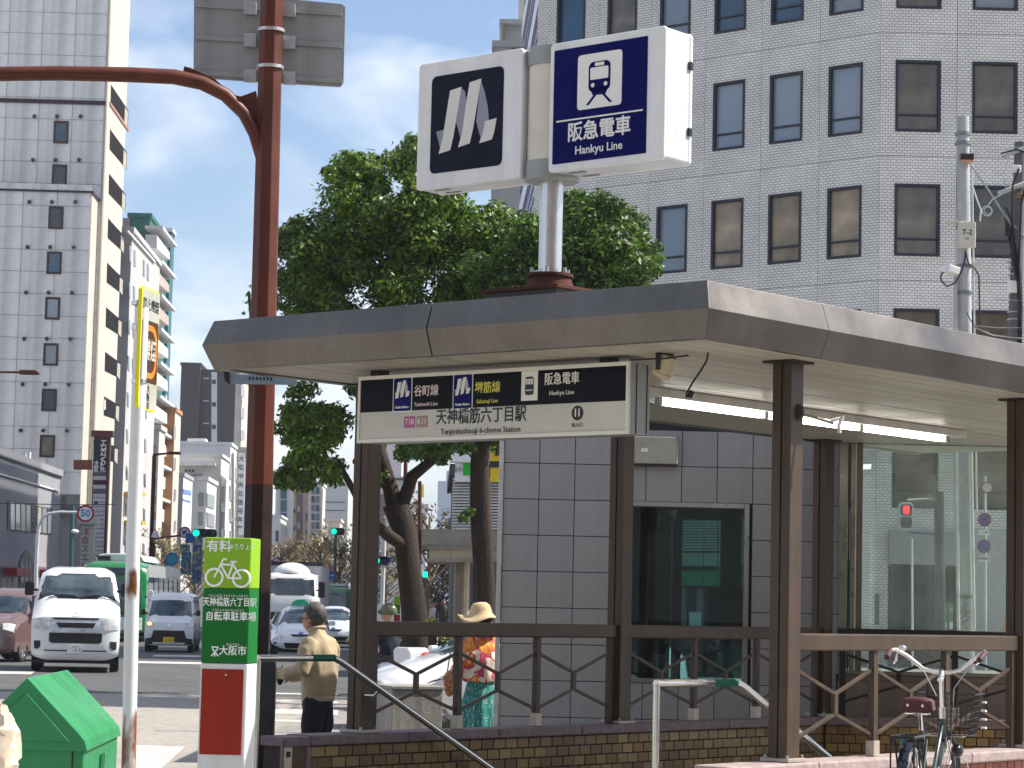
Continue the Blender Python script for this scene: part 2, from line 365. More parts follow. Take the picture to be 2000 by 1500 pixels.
b = MB(); b.box(.085, .245, -.10, -.085, -.02, .405); b.obj('end_panel', M('brown_panel', (.10, .055, .03), .4), wf, label='dark brown end panel')
brickwall(wf, 7.6, .398, 4, .155, .087, yb, tr(.02, -.085, 0), x0=.285)
wn_ = sthing('stairwell_wall', 'sunlit low wall of red brick with granite coping coloured sunlit pale behind the bicycle', 'wall', -.85, 0)
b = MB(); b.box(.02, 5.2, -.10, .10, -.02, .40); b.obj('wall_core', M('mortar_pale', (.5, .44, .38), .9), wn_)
x = 0
while x < 5.1:
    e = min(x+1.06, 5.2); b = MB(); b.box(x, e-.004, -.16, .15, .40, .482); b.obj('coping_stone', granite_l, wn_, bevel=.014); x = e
brickwall(wn_, 5.2, .398, 2, .115, .15, brick_meshes(.115, .15, rbrick), tr(0, -.10, 0), x0=2.2)
# back wall of the stairwell, square to the view
pb = at(1612, 1400, 24.55); wb = thing('stairwell_wall', 'short yellow brick wall under the glass screen seen through the railing', 'wall', (pb.x, pb.y, 0), 0)
b = MB(); b.box(0, 2.6, 0, .2, -.02, .40); b.obj('wall_core', mortar, wb)
for i in range(2):
    b = MB(); b.box(i*1.3, i*1.3+1.296, -.04, .24, .40, .482); b.obj('coping_stone', granite, wb, bevel=.012)
brickwall(wb, 2.6, .398, 4, .12, .087, brick_meshes(.12, .087, ybrick), tr(0, 0, 0), x0=0)
# ---- railings
def railing(label, L, m4, nb=3, mat=brown):
    t = thing('railing', label, 'railing', m4.translation, m4.to_euler().z, 'railings between the canopy posts')
    b = MB(); b.box(.08, L-.08, -.045, .045, .755, .875); b.obj('top_rail', mat, t, bevel=.012)
    bw = L/nb*.985
    up = MB(); up.box(-.03, .03, -.025, .025, 0, .76); um = up.mesh('upright', mat); bp_ = MB(); bp_.box(-.04, .04, -.035, .035, 0, .11); bpm = bp_.mesh('upright_shoe', M('shoe_metal', (.45, .4, .34), .5, metal=.4))
    xs = [.13+(L-.26)*i/nb for i in range(nb+1)]
    for i, x in enumerate(xs):
        o = link('upright', um, t, m=tr(x, 0, 0), bevel=.004)
        if 0 < i < nb: link('upright_shoe', bpm, o, bevel=.003)
    for i in range(nb):
        a, c = xs[i], xs[i+1]; mid = (a+c)/2; b = MB()
        for x in (a+.02, c-.02):
            b.bar((x, 0, .62), (mid, 0, .45), .022, .026); b.bar((x, 0, .15), (mid, 0, .31), .022, .026)
        b.cb((mid, 0, .38), (.045, .03, .15)); b.obj('brace', mat, t, bevel=.003)
    return t
for u, lab in ((0, 'dark brown hexagon railing on the far wall, nearest span left of the middle post'), (3.35, 'dark brown hexagon railing on the far wall behind the short steel handrail')):
    railing(lab, 3.35, SM @ tr(u, VF, .485))
railing('sunlit brown hexagon railing on the near wall behind the bicycle', 3.35, SM @ tr(0, 0, .485))
railing('shaded hexagon railing at the back in front of the glass screen', 2.5, tr(pb.x+.05, pb.y+.1, .485), 2, brown_dk)  # darker brown puts the shade back here into the railing colour
# ---- handrails
gband = M('green_band', (.0, .10, .055), .5, var=.1)
def handrail(lab, pts, band, legs):
    t = sthing('handrail', lab, 'handrail', *pts[0][:2]); o = V(*pts[0]); o.z = 0; q = [V(*p)-o for p in pts]
    b = MB(); b.tube(q, .026, 14); b.obj('rail', steel, t, smooth=40)
    b = MB(); b.tube([V(*p)-o for p in band], .0275, 14); b.obj('green_sleeve', gband, t, smooth=40)
    for l in legs:
        b = MB(); b.tube([V(*p)-o for p in l], .024 if len(l) == 2 else .012, 12); b.obj('leg' if len(l) == 2 else 'bracket', steel, t, smooth=40)
    return t
zz = 1.076
handrail('long steel handrail sloping down past the dark left post', [(-1.40, 3.74, zz), (-.58, 3.74, zz), (-.50, 3.74, zz-.03), (2.2, 3.74, -.26)], [(-.83, 3.74, zz), (-.58, 3.74, zz)],
         [[(-1.39, 3.74, 0), (-1.39, 3.74, zz-.01)], [(-.05, 3.74, .83), (-.05, 3.80, .78), (-.05, 3.9, .78)]])
handrail('short steel handrail with a green band beside the near right post', [(-1.08, .3, 1.014), (-.12, .3, 1.01), (-.05, .3, .985), (1.9, .3, .05)], [(-.42, .3, 1.012), (-.15, .3, 1.012)],
         [[(-1.07, .3, 0), (-1.07, .3, 1.01)], [(.25, .3, .84), (.25, .22, .78), (.25, .12, .78)]])
# ---- station name sign under the canopy
us, sl, sr, zt, zb = -.9, 3.25, .70, 3.196, 2.695; W_, H_ = sl-sr, zt-zb
sg = sthing('station_sign', 'long white framed station name sign hanging under the canopy edge', 'sign', us, (sl+sr)/2, zb)
FM = frame((0, 0, H_/2), (0, -1, 0), (0, 0, 1))     # x to the right as seen, normal toward -u
def FP(x, y, z=0.): return FM @ tr(x, y, z)
grey_box = M('sign_casing', (.30, .315, .30), .4, metal=.3, var=.06)
b = MB(); b.box(0.012, .24, -W_/2+.004, W_/2-.004, .004, H_-.004); b.obj('casing', grey_box, sg, bevel=.004)
b = MB(); b.box(.08, .085, -W_/2-.002, -W_/2+.003, .01, H_-.01); b.box(.20, .205, -W_/2-.002, -W_/2+.003, .01, H_-.01); b.obj('seam', dark_print, sg)
b = MB(); t_ = .028
for r in ((-W_/2, W_/2, H_/2-t_, H_/2), (-W_/2, W_/2, -H_/2, -H_/2+t_), (-W_/2, -W_/2+t_*.8, -H_/2+t_, H_/2-t_), (W_/2-t_*.8, W_/2, -H_/2+t_, H_/2-t_)): b.box(r[0], r[1], r[2], r[3], -.012, .014, FM)
b.obj('frame', M('cream_frame', (.74, .72, .64), .4, var=.04), sg, bevel=.003)
iw = W_/2-t_*.8; split = .245-t_-.238
b = MB(); b.box(-iw, iw, split, H_/2-t_, 0, .004, FM); b.obj('dark_panel', M('sign_black', (.005, .005, .008), .2, spec=.08, var=.05), sg)
b = MB(); b.box(-iw, iw, -H_/2+t_, split, 0, .004, FM); b.obj('pale_panel', M('sign_pale', (.56, .55, .48), .35, var=.07, scale=3), sg)
def lpx(px): return -W_/2 + (px-700)/(1230-700)*W_*1.0
wt = M('sign_white', (.82, .80, .74), .5, var=0); yl = M('sign_yellow', (.75, .68, .12), .5, var=0); pk = M('sign_pink', (.8, .68, .68), .5, var=0)
zc = (split+H_/2-t_)/2
blu = M('sign_blue', (.006, .008, .11), .5, spec=.1, var=.05)
def metro_m(par, fm, s, white, grey):          # ribbon M in a unit box
    g = MB(); w_ = MB()
    for x in (-.27, .02, .29):
        pass
    def P(l): return [((x-500)/1000*s*1.1, (602-y)/1000*s) for x, y in l]
    for l in ([(85, 700), (210, 685), (180, 800), (165, 960)], [(400, 215), (470, 270), (520, 480), (545, 760), (480, 905), (425, 800), (390, 700), (360, 620)], [(690, 180), (740, 300), (790, 480), (810, 640), (770, 800), (735, 890), (690, 800), (640, 640)]): g.prism(P(l), .0, .003, fm)
    for l in ([(270, 240), (430, 215), (395, 420), (330, 790), (290, 940), (130, 965), (180, 800), (240, 420)], [(540, 180), (700, 155), (665, 360), (600, 730), (560, 890), (400, 920), (450, 760), (505, 370)], [(765, 660), (920, 640), (890, 800), (860, 880), (690, 905), (735, 790)]): w_.prism(P(l), .003, .006, fm)
    g.obj('emblem_shade', grey, par); w_.obj('emblem', white, par)
for px, col, jp, en in ((793, pk, '谷町線', 'Tanimachi Line'), (916, yl, '堺筋線', 'Sakaisuji Line')):
    x = lpx(px); b = MB(); b.prism(rrect(.192, .262, .02), .003, .006, FP(x, zc)); b.obj('emblem_border', wt, sg)
    b = MB(); b.prism(rrect(.176, .246, .016), .005, .008, FP(x, zc)); b.obj('emblem_plate', blu, sg)
    metro_m(sg, FP(x, zc+.03, .008), .165, wt, M('emblem_lilac', (.45, .45, .62), .5, var=0)); text('Osaka Metro', .026, wt, sg, FP(x, zc-.095, .01), bold=.02)
    text(jp, .088, col, sg, FP(x+.235, zc+.015, .006), bold=.008, sx=.92); text(en, .042, col, sg, FP(x+.235, zc-.08, .006), sx=.92)
x = lpx(1046); b = MB(); b.box(-.075, .075, -.105, .105, .003, .006, FP(x, zc+.015)); b.obj('train_plate', wt, sg)
b = MB(); b.prism(rrect(.078, .13, .02), .006, .009, FP(x, zc+.015)); b.obj('train_symbol', dark_print, sg)
b = MB()
for dx in (-.024, 0, .024): b.box(dx-.009, dx+.009, .01, .05, .009, .011, FP(x, zc+.015))
b.box(-.03, .03, -.035, -.028, .009, .011, FP(x, zc+.015)); b.obj('train_symbol', wt, sg)
text('阪急電車', .092, wt, sg, FP(lpx(1107), zc+.05, .006), bold=.008, sx=.86); text('Hankyu Line', .045, wt, sg, FP(lpx(1107), zc-.045, .006))
z2 = (split-H_/2+t_)/2
for px, t, c in ((809, 'T18', (.42, .10, .26)), (835, 'K11', (.36, .25, .19))):
    b = MB(); b.box(-.055, .055, -.042, .042, .003, .006, FP(lpx(px), z2+.015)); b.obj('number_plate', M('plate_'+t, c, .5, var=.03), sg); text(t, .062, wt, sg, FP(lpx(px), z2+.015, .007), sx=.9)
text('天神橋筋六丁目駅', .122, dark_print, sg, FP(lpx(952), z2+.035, .006), bold=.011, sx=.88); text('Tenjimbashisuji 6-chome Station', .058, dark_print, sg, FP(lpx(952), z2-.068, .006), bold=.003)
b = MB(); b.prism(circ(.052), .003, .006, FP(lpx(1137), z2+.03)); b.obj('exit_disc', M('exit_dark', (.03, .02, .02), .5, var=0), sg); text('11', .075, wt, sg, FP(lpx(1137), z2+.03, .007), bold=.03, sx=.85)
text('出入口', .034, dark_print, sg, FP(lpx(1137), z2-.055, .006))
for v in (-1.0, 1.18): b = MB(); b.box(.06, .18, v-.04, v+.04, H_, H_+.06); b.obj('hanger', black, sg)
# ---------------------------------------------------------------- sign tower on the roof
ut = .40
tw = sthing('line_sign_tower', 'white sign boxes on a steel pole above the canopy, silver M beside blue train panel', 'sign', ut+.17, 2.62, 3.75)
TM = frame((-.17, 0, 0), (0, -1, 0), (0, 0, 1))          # face frame, x right, y up from 3.75
def TX(v): return 2.62-v
box_w = M('box_white', (.62, .63, .64), .35, var=.05, streak=.12, scale=2.5)
def sign_box(va, vb, za, zb_, depth, face):
    b = MB(); cx = (TX(va)+TX(vb))/2; w = va-vb; cy = (za+zb_)/2-3.75; h = zb_-za
    b.prism(rrect(w-.01, h-.01, .03, cx=cx, cy=cy), -depth, -.012, TM); o = b.obj('sign_box', box_w, tw, bevel=.008)
    for z0 in (-.012, -depth-.03):
        b = MB(); b.prism(rrect(w, h, .035, cx=cx, cy=cy), z0, z0+.042, TM); b.obj('rim', white_paint, o, bevel=.012)
    b = MB()
    for k in (.22, .78): b.box(cx-w/2+w*.12, cx-w/2+w*.12+.16, cy-h/2-.004, cy-h/2+.002, -depth*k-.02, -depth*k, TM)
    b.obj('drain_slot', grey_box, o)
    for zz_ in (.25, .75):
        b = MB(); b.box(cx+w/2-.006, cx+w/2+.012, cy-h/2+h*zz_-.03, cy-h/2+h*zz_+.03, -depth*.98-.02, -depth*.98+.02, TM); b.obj('latch', black, o)
    return cx, cy, w, h
navy = M('emblem_navy', (.008, .009, .024), .5, spec=.1, var=.05)
cx, cy, w, h = sign_box(3.886, 2.78, 4.857, 5.903, .24, None)
b = MB(); b.prism(rrect(.765, .80, .05, cx=cx-.02, cy=cy+.0), .0302, .034, TM); b.obj('emblem_plate', navy, tw)
silver = M('emblem_silver', (.68, .67, .62), .4, var=.05); lil = M('emblem_grey', (.27, .27, .33), .4, var=.05)
metro_m(tw, TM @ tr(cx-.02, cy+.01, .034), .70, silver, lil)
cx, cy, w, h = sign_box(2.501, 1.383, 4.869, 5.893, .30, None)
hk = M('panel_blue', (.001, .0014, .085), .4, spec=.06, var=.12, scale=2)
px0, px1 = cx-w/2+.045, cx+w/2-.165; pc = (px0+px1)/2
b = MB(); b.prism(rrect(px1-px0, .90, .008, cx=pc, cy=cy), .0302, .034, TM); b.obj('train_panel', hk, tw)
ptop = cy+.45
b = MB(); b.prism(rrect(.43, .43, .03, cx=pc, cy=ptop-.285), .034, .037, TM); b.obj('train_plate', wt, tw)
b = MB(); X_ = tr(pc, ptop-.285, 0)
b.prism(rrect(.21, .235, .045, cx=0, cy=.03), .037, .040, TM @ X_); b.prism([(-.09, -.06), (.09, -.06), (.06, -.115), (-.06, -.115)], .037, .040, TM @ X_)
b.prism([(-.055, -.115), (-.03, -.115), (-.10, -.185), (-.128, -.185)], .037, .040, TM @ X_); b.prism([(.055, -.115), (.03, -.115), (.10, -.185), (.128, -.185)], .037, .040, TM @ X_)
b.obj('train_symbol', hk, tw)
b = MB(); b.prism(rrect(.175, .095, .012, cy=.055), .040, .042, TM @ X_); b.prism(rrect(.09, .026, .006, cy=.125), .040, .042, TM @ X_)
for dx in (-.062, .062): b.prism(circ(.017, 14, dx, -.035), .040, .042, TM @ X_)
b.obj('train_symbol', wt, tw)
b = MB(); b.box(px0+.035, px1-.035, ptop-.572, ptop-.56, .034, .037, TM); b.obj('rule', wt, tw)
text('阪急電車', .158, wt, tw, TM @ tr(pc-.0, ptop-.675, .034), bold=.02, sx=.98); text('Hankyu Line', .092, wt, tw, TM @ tr(pc, ptop-.815, .034), bold=.012)
vp_ = 2.62
b = MB(); b.tube([(0, 0, .35), (0, 0, 1.12)], .092, 22); b.obj('pole', M('pole_steel', (.6, .6, .6), .28, metal=.85, var=.08, streak=.15, scale=4), tw, smooth=40)
b = MB(); b.tube([(0, 0, 1.10), (0, 0, 2.14)], .20, 26); b.obj('drum', M('drum_cream', (.66, .62, .52), .35, var=.06), tw, smooth=40)
for z in (1.09, 2.0):
    b = MB(); b.tube([(0, 0, z), (0, 0, z+.15)], .215, 26); b.obj('drum_band', grey_box, tw, smooth=40, bevel=.006)
rust = M('rust', (.06, .018, .011), .8, var=.4, scale=7, bump=.2)
b = MB(); b.lathe([(.2, .0), (.195, .02), (.165, .11), (.185, .115), (.185, .14), (.09, .145)], 20, tr(0, 0, .215)); b.obj('skirt', rust, tw, smooth=30)
b = MB(); b.box(-.4, .4, -.4, .4, .185, .215); b.obj('base_plate', rust, tw, bevel=.004)
b = MB(); b.box(-.36, .36, -.36, .36, -.12, .185); b.obj('plinth', M('plinth_dark', (.06, .05, .05), .6, var=.2), tw)
bt = MB(); bt.tube([(0, 0, 0), (0, 0, .045)], .014, 6); bme2 = bt.mesh('bolt', galv)
for i in range(6): link('bolt', bme2, tw, m=tr(.15*math.cos(i*1.05+.5), .15*math.sin(i*1.05+.5), .355))
# ---------------------------------------------------------------- fittings under the roof
def onsoffit(px, py, z=3.245): return atz(px, py, z)
p = onsoffit(1298, 690); sp = thing('spotlight', 'small round beige spotlight hanging under the canopy corner', 'lamp', p, YA)
b = MB(); b.bar((-.075, 0, 0), (-.075, 0, -.12), .012, .03); b.bar((.075, 0, 0), (.075, 0, -.12), .012, .03); b.box(-.08, .08, -.02, .02, -.012, 0); b.obj('yoke', black, sp)
HM = tr(0, 0, -.10) @ rx(R_(28))
b = MB(); b.lathe([(.0, .09), (.055, .09), (.062, .06), (.066, -.03), (.072, -.035), (.072, -.06), (.055, -.06), (.05, -.045), (.0, -.045)], 20, HM); b.obj('lamp_head', M('lamp_beige', (.45, .38, .26), .4), sp, smooth=35)
b = MB(); b.sphere((0, 0, -.045), (.03, .03, .012), 12, 6, HM); b.obj('lens', M('lens_grey', (.5, .47, .4), .15), sp)
p = onsoffit(1382, 688); cb = thing('loose_cable', 'black cable dangling from the canopy corner', 'cable', p, 0)
pts = [at(x, y, p.y)-p for x, y in ((1382, 662), (1383, 690), (1380, 705), (1368, 725), (1352, 748), (1341, 768), (1340, 776), (1346, 776), (1352, 764))]
b = MB(); b.tube(pts, .007, 6); b.obj('wire', black, cb, smooth=60); b = MB(); b.tube(pts[-2:], .02, 8); b.obj('plug', black, cb)
b = MB(); q0 = at(1255, 702, p.y-.0)-p; b.tube([at(1230, 703, p.y)-p, at(1300, 700, p.y)-p, at(1345, 694, p.y)-p], .006, 6); b.obj('wire', black, cb)
fx = sthing('strip_light', 'long fluorescent strip light glowing under the canopy', 'lamp', 1.0, 2.12, 3.245)
b = MB(); b.box(0, 5.1, -.09, .14, -.07, 0); b.obj('housing', M('housing_white', (.6, .59, .55), .4), fx, bevel=.006)
b = MB(); b.box(-.6, 5.3, .2, .30, -.09, 0); b.obj('trunking', M('trunking_grey', (.16, .16, .165), .5), fx, bevel=.004)
tubem = M('tube_glow', (1, .96, .88), .4, var=0, emit=5.0)
tb = MB(); tb.box(0, 1.36, -.028, .028, -.055, 0); tm = tb.mesh('tube', tubem)
for i in range(3): link('tube', tm, fx, m=tr(.4+i*1.5, -.02, -.07))
b = MB(); b.cb((0, 0, 0), (.05, .04, .1)); bm_ = b.mesh('tube_holder', grey_box)
for i in range(4): link('tube_holder', bm_, fx, m=tr(.33+i*1.5, -.02, -.08))
# broken arm on near post
p1 = S(0.02, -.08, 2.95); ba = thing('broken_bracket', 'bent broken pipe bracket sticking out of the near right post', 'bracket', p1, 0)
yy = p1.y
q = [at(x, y, yy)-p1 for x, y in ((1553, 806), (1590, 815), (1628, 827), (1640, 832), (1634, 843))]
b = MB(); b.tube(q[:3], .012, 8); b.obj('pipe', M('old_pipe', (.3, .26, .2), .5, metal=.5), ba, smooth=50)
b = MB(); b.tube([at(x, y, yy)-p1 for x, y in ((1622, 822), (1638, 818), (1646, 812), (1638, 832), (1640, 846))], .014, 8); b.obj('hook', M('old_white', (.65, .62, .6), .4), ba, smooth=50)
b = MB(); b.lathe([(0, .04), (.05, .03), (.07, 0), (.07, -.02), (0, -.02)], 14, frame(at(1552, 806, yy)-p1, (1, 0, 0), (0, 0, 1))); b.obj('rosette', brown_dk, ba)
# ---------------------------------------------------------------- red brown signal pole with arm and back of a sign
YP = 20.6
pole_m = M('pole_red', (.105, .025, .013), .45, var=.2, scale=3, streak=.3, bump=.05)
pole_lo = M('pole_dark_brown', (.022, .010, .008), .5, var=.2, streak=.2)
pb_ = at(505, 1500, YP); pt = at(531, -60, YP); sp_ = thing('signal_pole', 'red brown octagonal pole with a curved arm reaching left, dark brown below', 'pole', (pb_.x, YP, -.0), 0)
o0 = V(pb_.x, YP, 0)
def pol(py, dx=0): # centre of the pole at image height
    cxp = 531-(py)*.0262; return at(cxp+dx, py, YP)-o0
top, mid, low = pol(-80), pol(948), pol(1500); low.z = 0; low.x = mid.x+(low.x-mid.x)
b = MB(); b.tube([mid, top], [.121, .100], 8); b.obj('shaft', pole_m, sp_, bevel=.006)
b = MB(); b.tube([low, mid], [.128, .1215], 8); b.obj('lower_shaft', pole_lo, sp_)
arm = [pol(310, -12), at(497, 262, YP-.05)-o0, at(477, 222, YP-.1)-o0, at(440, 185, YP-.15)-o0, at(395, 162, YP-.2)-o0, at(340, 150, YP-.25)-o0, at(255, 146, YP-.3)-o0, at(120, 143, YP-.4)-o0, at(-160, 146, YP-.6)-o0]
b = MB(); b.tube(arm, [.05, .052, .056, .06, .062, .064, .064, .062, .06], 12); b.obj('arm', pole_m, sp_, smooth=50)
G = frame(at(0, 0, YP)-o0, _X2, _U2)
def g2(l): 
    r = []
    for x, y in l:
        q = at(x, y, YP)-o0; r.append((q.x, q.z))
    return r
XZ0 = frame((0, 0, 0), (1, 0, 0), (0, 0, 1))
b = MB(); b.prism(g2([(360, 130), (372, 133), (420, 155), (455, 185), (470, 189), (500, 178), (512, 240), (497, 250), (465, 215), (430, 178), (385, 152), (358, 140)]), -.012, .012, XZ0); b.obj('gusset', pole_m, sp_)
bandm = M('steel_band', (.55, .53, .5), .35, metal=.7, var=.35, scale=30)
for py in (60, 132):
    c = pol(py); b = MB(); b.tube([c-V(0, 0, .014), c+V(0, 0, .014)], .118, 16); b.obj('band', bandm, sp_, smooth=40)
sgb = thing('sign_back', 'grey back of a road sign fixed behind the red pole', 'sign', at(530, 80, YP+.2), 0)
ob = at(530, 80, YP+.2)
def bk(l): return [(q.x, q.z) for q in (at(x, y, YP+.2)-ob for x, y in l)]
alum = M('aluminium_back', (.33, .34, .335), .42, metal=.35, var=.09, scale=2, streak=.2)
b = MB(); b.prism(bk([(379, -20), (668, 8), (675, 14), (671, 162), (664, 170), (378, 152)]), -.006, .006, XZ0); b.obj('plate', alum, sgb, bevel=.002)
for y0, y1 in ((6, 22), (69, 83), (138, 152)):
    b = MB(); b.prism(bk([(383, y0), (668, y0+17), (668, y0+26), (383, y0+9)]), .006, .03, XZ0); b.obj('rib', alum, sgb, bevel=.002)
    for xa in (478, 554):
        yo = y0+(xa-383)*.06-6; b = MB(); b.prism(bk([(xa, yo), (xa+24, yo+1), (xa+24, yo+26), (xa, yo+25)]), .03, .075, XZ0); b.obj('clamp', galv, sgb, bevel=.003)
b = MB(); b.prism(bk([(379, -20), (668, 8), (675, 14), (671, 162), (664, 170), (378, 152)]), -.012, -.0065, XZ0); b.obj('edge_strip', M('edge_pinkgrey', (.35, .32, .34), .5), sgb)
# bracket under roof level
brk = thing('pole_bracket', 'blue grey perforated steel bracket round the red pole below the roof', 'bracket', at(505, 738, YP-.16), 0); ob2 = at(505, 738, YP-.16)
def bb(l): return [(q.x, q.z) for q in (at(x, y, YP-.16)-ob2 for x, y in l)]
blug = M('bracket_blue_grey', (.22, .29, .36), .4, metal=.5)
b = MB(); b.prism(bb([(446, 729), (580, 738), (580, 752), (446, 750)]), -.01, .01, XZ0); b.obj('strap', blug, brk, bevel=.003)
b = MB()
for x in range(486, 534, 7): b.prism(bb([(x, 735+(x-446)*.03), (x+4, 735+(x-446)*.03), (x+4, 741+(x-446)*.03), (x, 741+(x-446)*.03)]), .0102, .012, XZ0)
b.obj('slot', black, brk, kind='stuff')
b = MB(); b.prism(bb([(437, 722), (449, 727), (449, 752), (440, 744)]), -.06, .04, XZ0); b.obj('clip', black, brk)
# controller box on the pole
p = at(518, 1372, YP-.25); cbx = thing('control_box', 'tall black control box strapped to the red pole', 'box', p, 0)
b = MB(); b.box(-.075, .075, -.08, .08, -.34, .34); b.obj('case', M('case_black', (.03, .033, .04), .35, var=.15), cbx, bevel=.012)
b = MB(); b.box(.0752, .08, -.06, .06, -.3, .3); b.obj('door', M('case_door', (.04, .044, .05), .35), cbx, bevel=.003)
# ---------------------------------------------------------------- bicycle parking pillar
YS = 15.2
A = at(393, 1250, YS); B_ = at(481, 1250, YS); wS = (B_-A).length*1.05
pl = thing('bicycle_parking_sign', 'green and white bicycle parking pillar with a red lower panel', 'sign', (A.x, YS, 0), -R_(2))
ztop = at(440, 1050, YS).z; dS = .26
def zpx(y): return at(440, y, YS).z
cor = [(0, 0), (wS, 0), (wS+.032, .2), (.03, .22)]
def slab(za, zb_, mat, name, par=pl, g=0):
    c = V(wS/2, .1, 0); b = MB(); b.prism([((x-c.x)*(1+g)+c.x, (y-c.y)*(1+g)+c.y) for x, y in cor], za, zb_); return b.obj(name, mat, par, bevel=.008)
wp = M('pillar_white', (.66, .67, .67), .35, var=.05, streak=.1)
lime = M('lime_green', (.22, .42, .02), .4, var=.05); dgreen = M('sign_green', (.001, .13, .018), .45, var=.05); redm = M('panel_red', (.28, .016, .005), .45, var=.08, streak=.12, scale=4)
slab(0, zpx(1296), wp, 'body'); slab(zpx(1296)+.001, zpx(1149), dgreen, 'green_band'); slab(zpx(1149)+.001, ztop, lime, 'lime_band')
b = MB(); b.box(.012, wS-.022, -.006, -.0005, zpx(1474), zpx(1307)); b.obj('red_panel', redm, pl, bevel=.002)
PF = frame((0, -.002, 0), (1, 0, 0), (0, 0, 1)); pw = M('sign_pure_white', (.85, .87, .85), .4, var=0)
def PP(px, py):
    q = at(px, py, YS); return PF @ tr((q.x-A.x), q.z, 0)
text('有料', .078, pw, pl, PP(428, 1068), bold=.015); text('ゆうりょう',   .042, pw, pl, PP(473, 1069), bold=.005, sx=.8)
cbk = MB(); s_ = .0032*15.2/15.2
def bp2(l): return [((x-445)*.00317, (1117-y)*.00317) for x, y in l]
Bf = PP(446, 1117)
for x, y in ((-.086, -.035), (.083, -.038)):
    cbk.torus(.052, .0075, 26, 6, Bf @ tr(x, y, .0))
def ln(a, b_, w=.011): cbk.bar((a[0], a[1], .0), (b_[0], b_[1], .0), w, .006, m=Bf, up=(0, 0, 1))
for a, b_ in (((-.086, -.035), (-.045, .05)), ((-.045, .05), (-.035, .075)), ((-.035, .078), (-.01, .078)), ((-.045, .045), (.025, .045)), ((.0, -.035), (.03, .055)), ((-.045, .04), (.0, -.038)), ((0, -.038), (.083, -.038)), ((.03, .045), (.083, -.038)), ((.012, .063), (.05, .063))): ln(a, b_)
cbk.obj('bicycle_symbol', pw, pl)
text('天神橋筋六丁目駅', .058, pw, pl, PP(449, 1177), bold=.012, sx=.72); text('てんじんばしすじろくちょうめえき', .018, pw, pl, PP(446, 1164), sx=.85)
text('自転車駐車場', .060, pw, pl, PP(451, 1205), bold=.012, sx=.88); text('じてんしゃちゅうしゃじょう', .018, pw, pl, PP(446, 1192), sx=.85)
text('大阪市', .062, pw, pl, PP(455, 1272), bold=.012, sx=.92); text('おおさかし', .018, pw, pl, PP(456, 1259), sx=1)
cm = MB(); Mf = PP(420, 1272)
for a, b_ in (((-.022, .026), (.022, .026)), ((-.018, .018), (.022, -.03)), ((.018, .018), (-.022, -.03)), ((0, -.0), (0, -.032))): cm.bar((a[0], a[1], 0), (b_[0], b_[1], 0), .008, .005, m=Mf, up=(0, 0, 1))
cm.obj('city_emblem', pw, pl)
b = MB(); b.sphere((wS*.55, -.008, zpx(1318)), .006, 8, 6); b.obj('screw', white_paint, pl)
# ---------------------------------------------------------------- white rusty sign pole
def rusty_white():
    m = M('white_rusty', (.66, .69, .70), .4, var=.04); nt = m.node_tree; N = nt.nodes; L = nt.links; b = N['Principled BSDF']
    src = b.inputs['Base Color'].links[0].from_socket
    t = N.new('ShaderNodeTexCoord'); mp_ = N.new('ShaderNodeMapping'); mp_.inputs['Scale'].default_value = (14, 14, 3.2); L.new(t.outputs['Object'], mp_.inputs['Vector'])
    n = N.new('ShaderNodeTexNoise'); n.inputs['Scale'].default_value = 1.; n.inputs['Detail'].default_value = 8; L.new(mp_.outputs[0], n.inputs['Vector'])
    s = N.new('ShaderNodeSeparateXYZ'); L.new(t.outputs['Object'], s.inputs[0])
    cr = N.new('ShaderNodeValToRGB'); e = cr.color_ramp.elements; e[0].position = 0; e[0].color = (.46, .46, .46, 1); e[1].position = 1; e[1].color = (0, 0, 0, 1)
    mr = N.new('ShaderNodeMapRange'); mr.inputs[1].default_value = .0; mr.inputs[2].default_value = 4.; L.new(s.outputs['Z'], mr.inputs[0]); L.new(mr.outputs[0], cr.inputs[0])
    for pos, val in ((.205, .47), (.235, .14), (.33, .16), (.37, .2), (.385, .43), (.41, .38), (.425, .13), (.5, .0)): q = cr.color_ramp.elements.new(pos); q.color = (val, val, val, 1)
    ad = N.new('ShaderNodeMath'); ad.operation = 'ADD'; L.new(n.outputs['Fac'], ad.inputs[0]); L.new(cr.outputs[0], ad.inputs[1])
    th = N.new('ShaderNodeMapRange'); th.inputs[1].default_value = .86; th.inputs[2].default_value = 1.02; L.new(ad.outputs[0], th.inputs[0])
    n2 = N.new('ShaderNodeTexNoise'); n2.inputs['Scale'].default_value = 60; L.new(t.outputs['Object'], n2.inputs['Vector'])
    rc = N.new('ShaderNodeValToRGB'); rc.color_ramp.elements[0].color = (.05, .018, .01, 1); rc.color_ramp.elements[1].color = (.28, .10, .035, 1); L.new(n2.outputs['Fac'], rc.inputs[0])
    mx_ = N.new('ShaderNodeMixRGB'); L.new(th.outputs[0], mx_.inputs[0]); L.new(src, mx_.inputs[1]); L.new(rc.outputs[0], mx_.inputs[2]); L.new(mx_.outputs[0], b.inputs['Base Color']); return m
YW = 14.2; pw0 = at(251, 1500, YW); wpz = thing('rusty_sign_pole', 'thin white rust stained pole with a yellow edged taxi sign', 'pole', (pw0.x, YW, 0), 0); ow = V(pw0.x, YW, 0)
tp = at(277, 600, YW)-ow; lo_ = V(0, 0, 0)
b = MB(); b.tube([lo_, at(251, 1500, YW)-ow, at(260, 1060, YW)-ow, tp], .0415, 20); b.obj('shaft', rusty_white(), wpz, smooth=40)
b = MB(); b.tube([tp, tp+V(0, 0, .035)], .043, 20); b.obj('cap', grey_box, wpz, smooth=40)
YW2 = YW-.06
PA, PB_ = at(270, 680, YW2)-ow, at(305, 690, YW2+.33)-ow
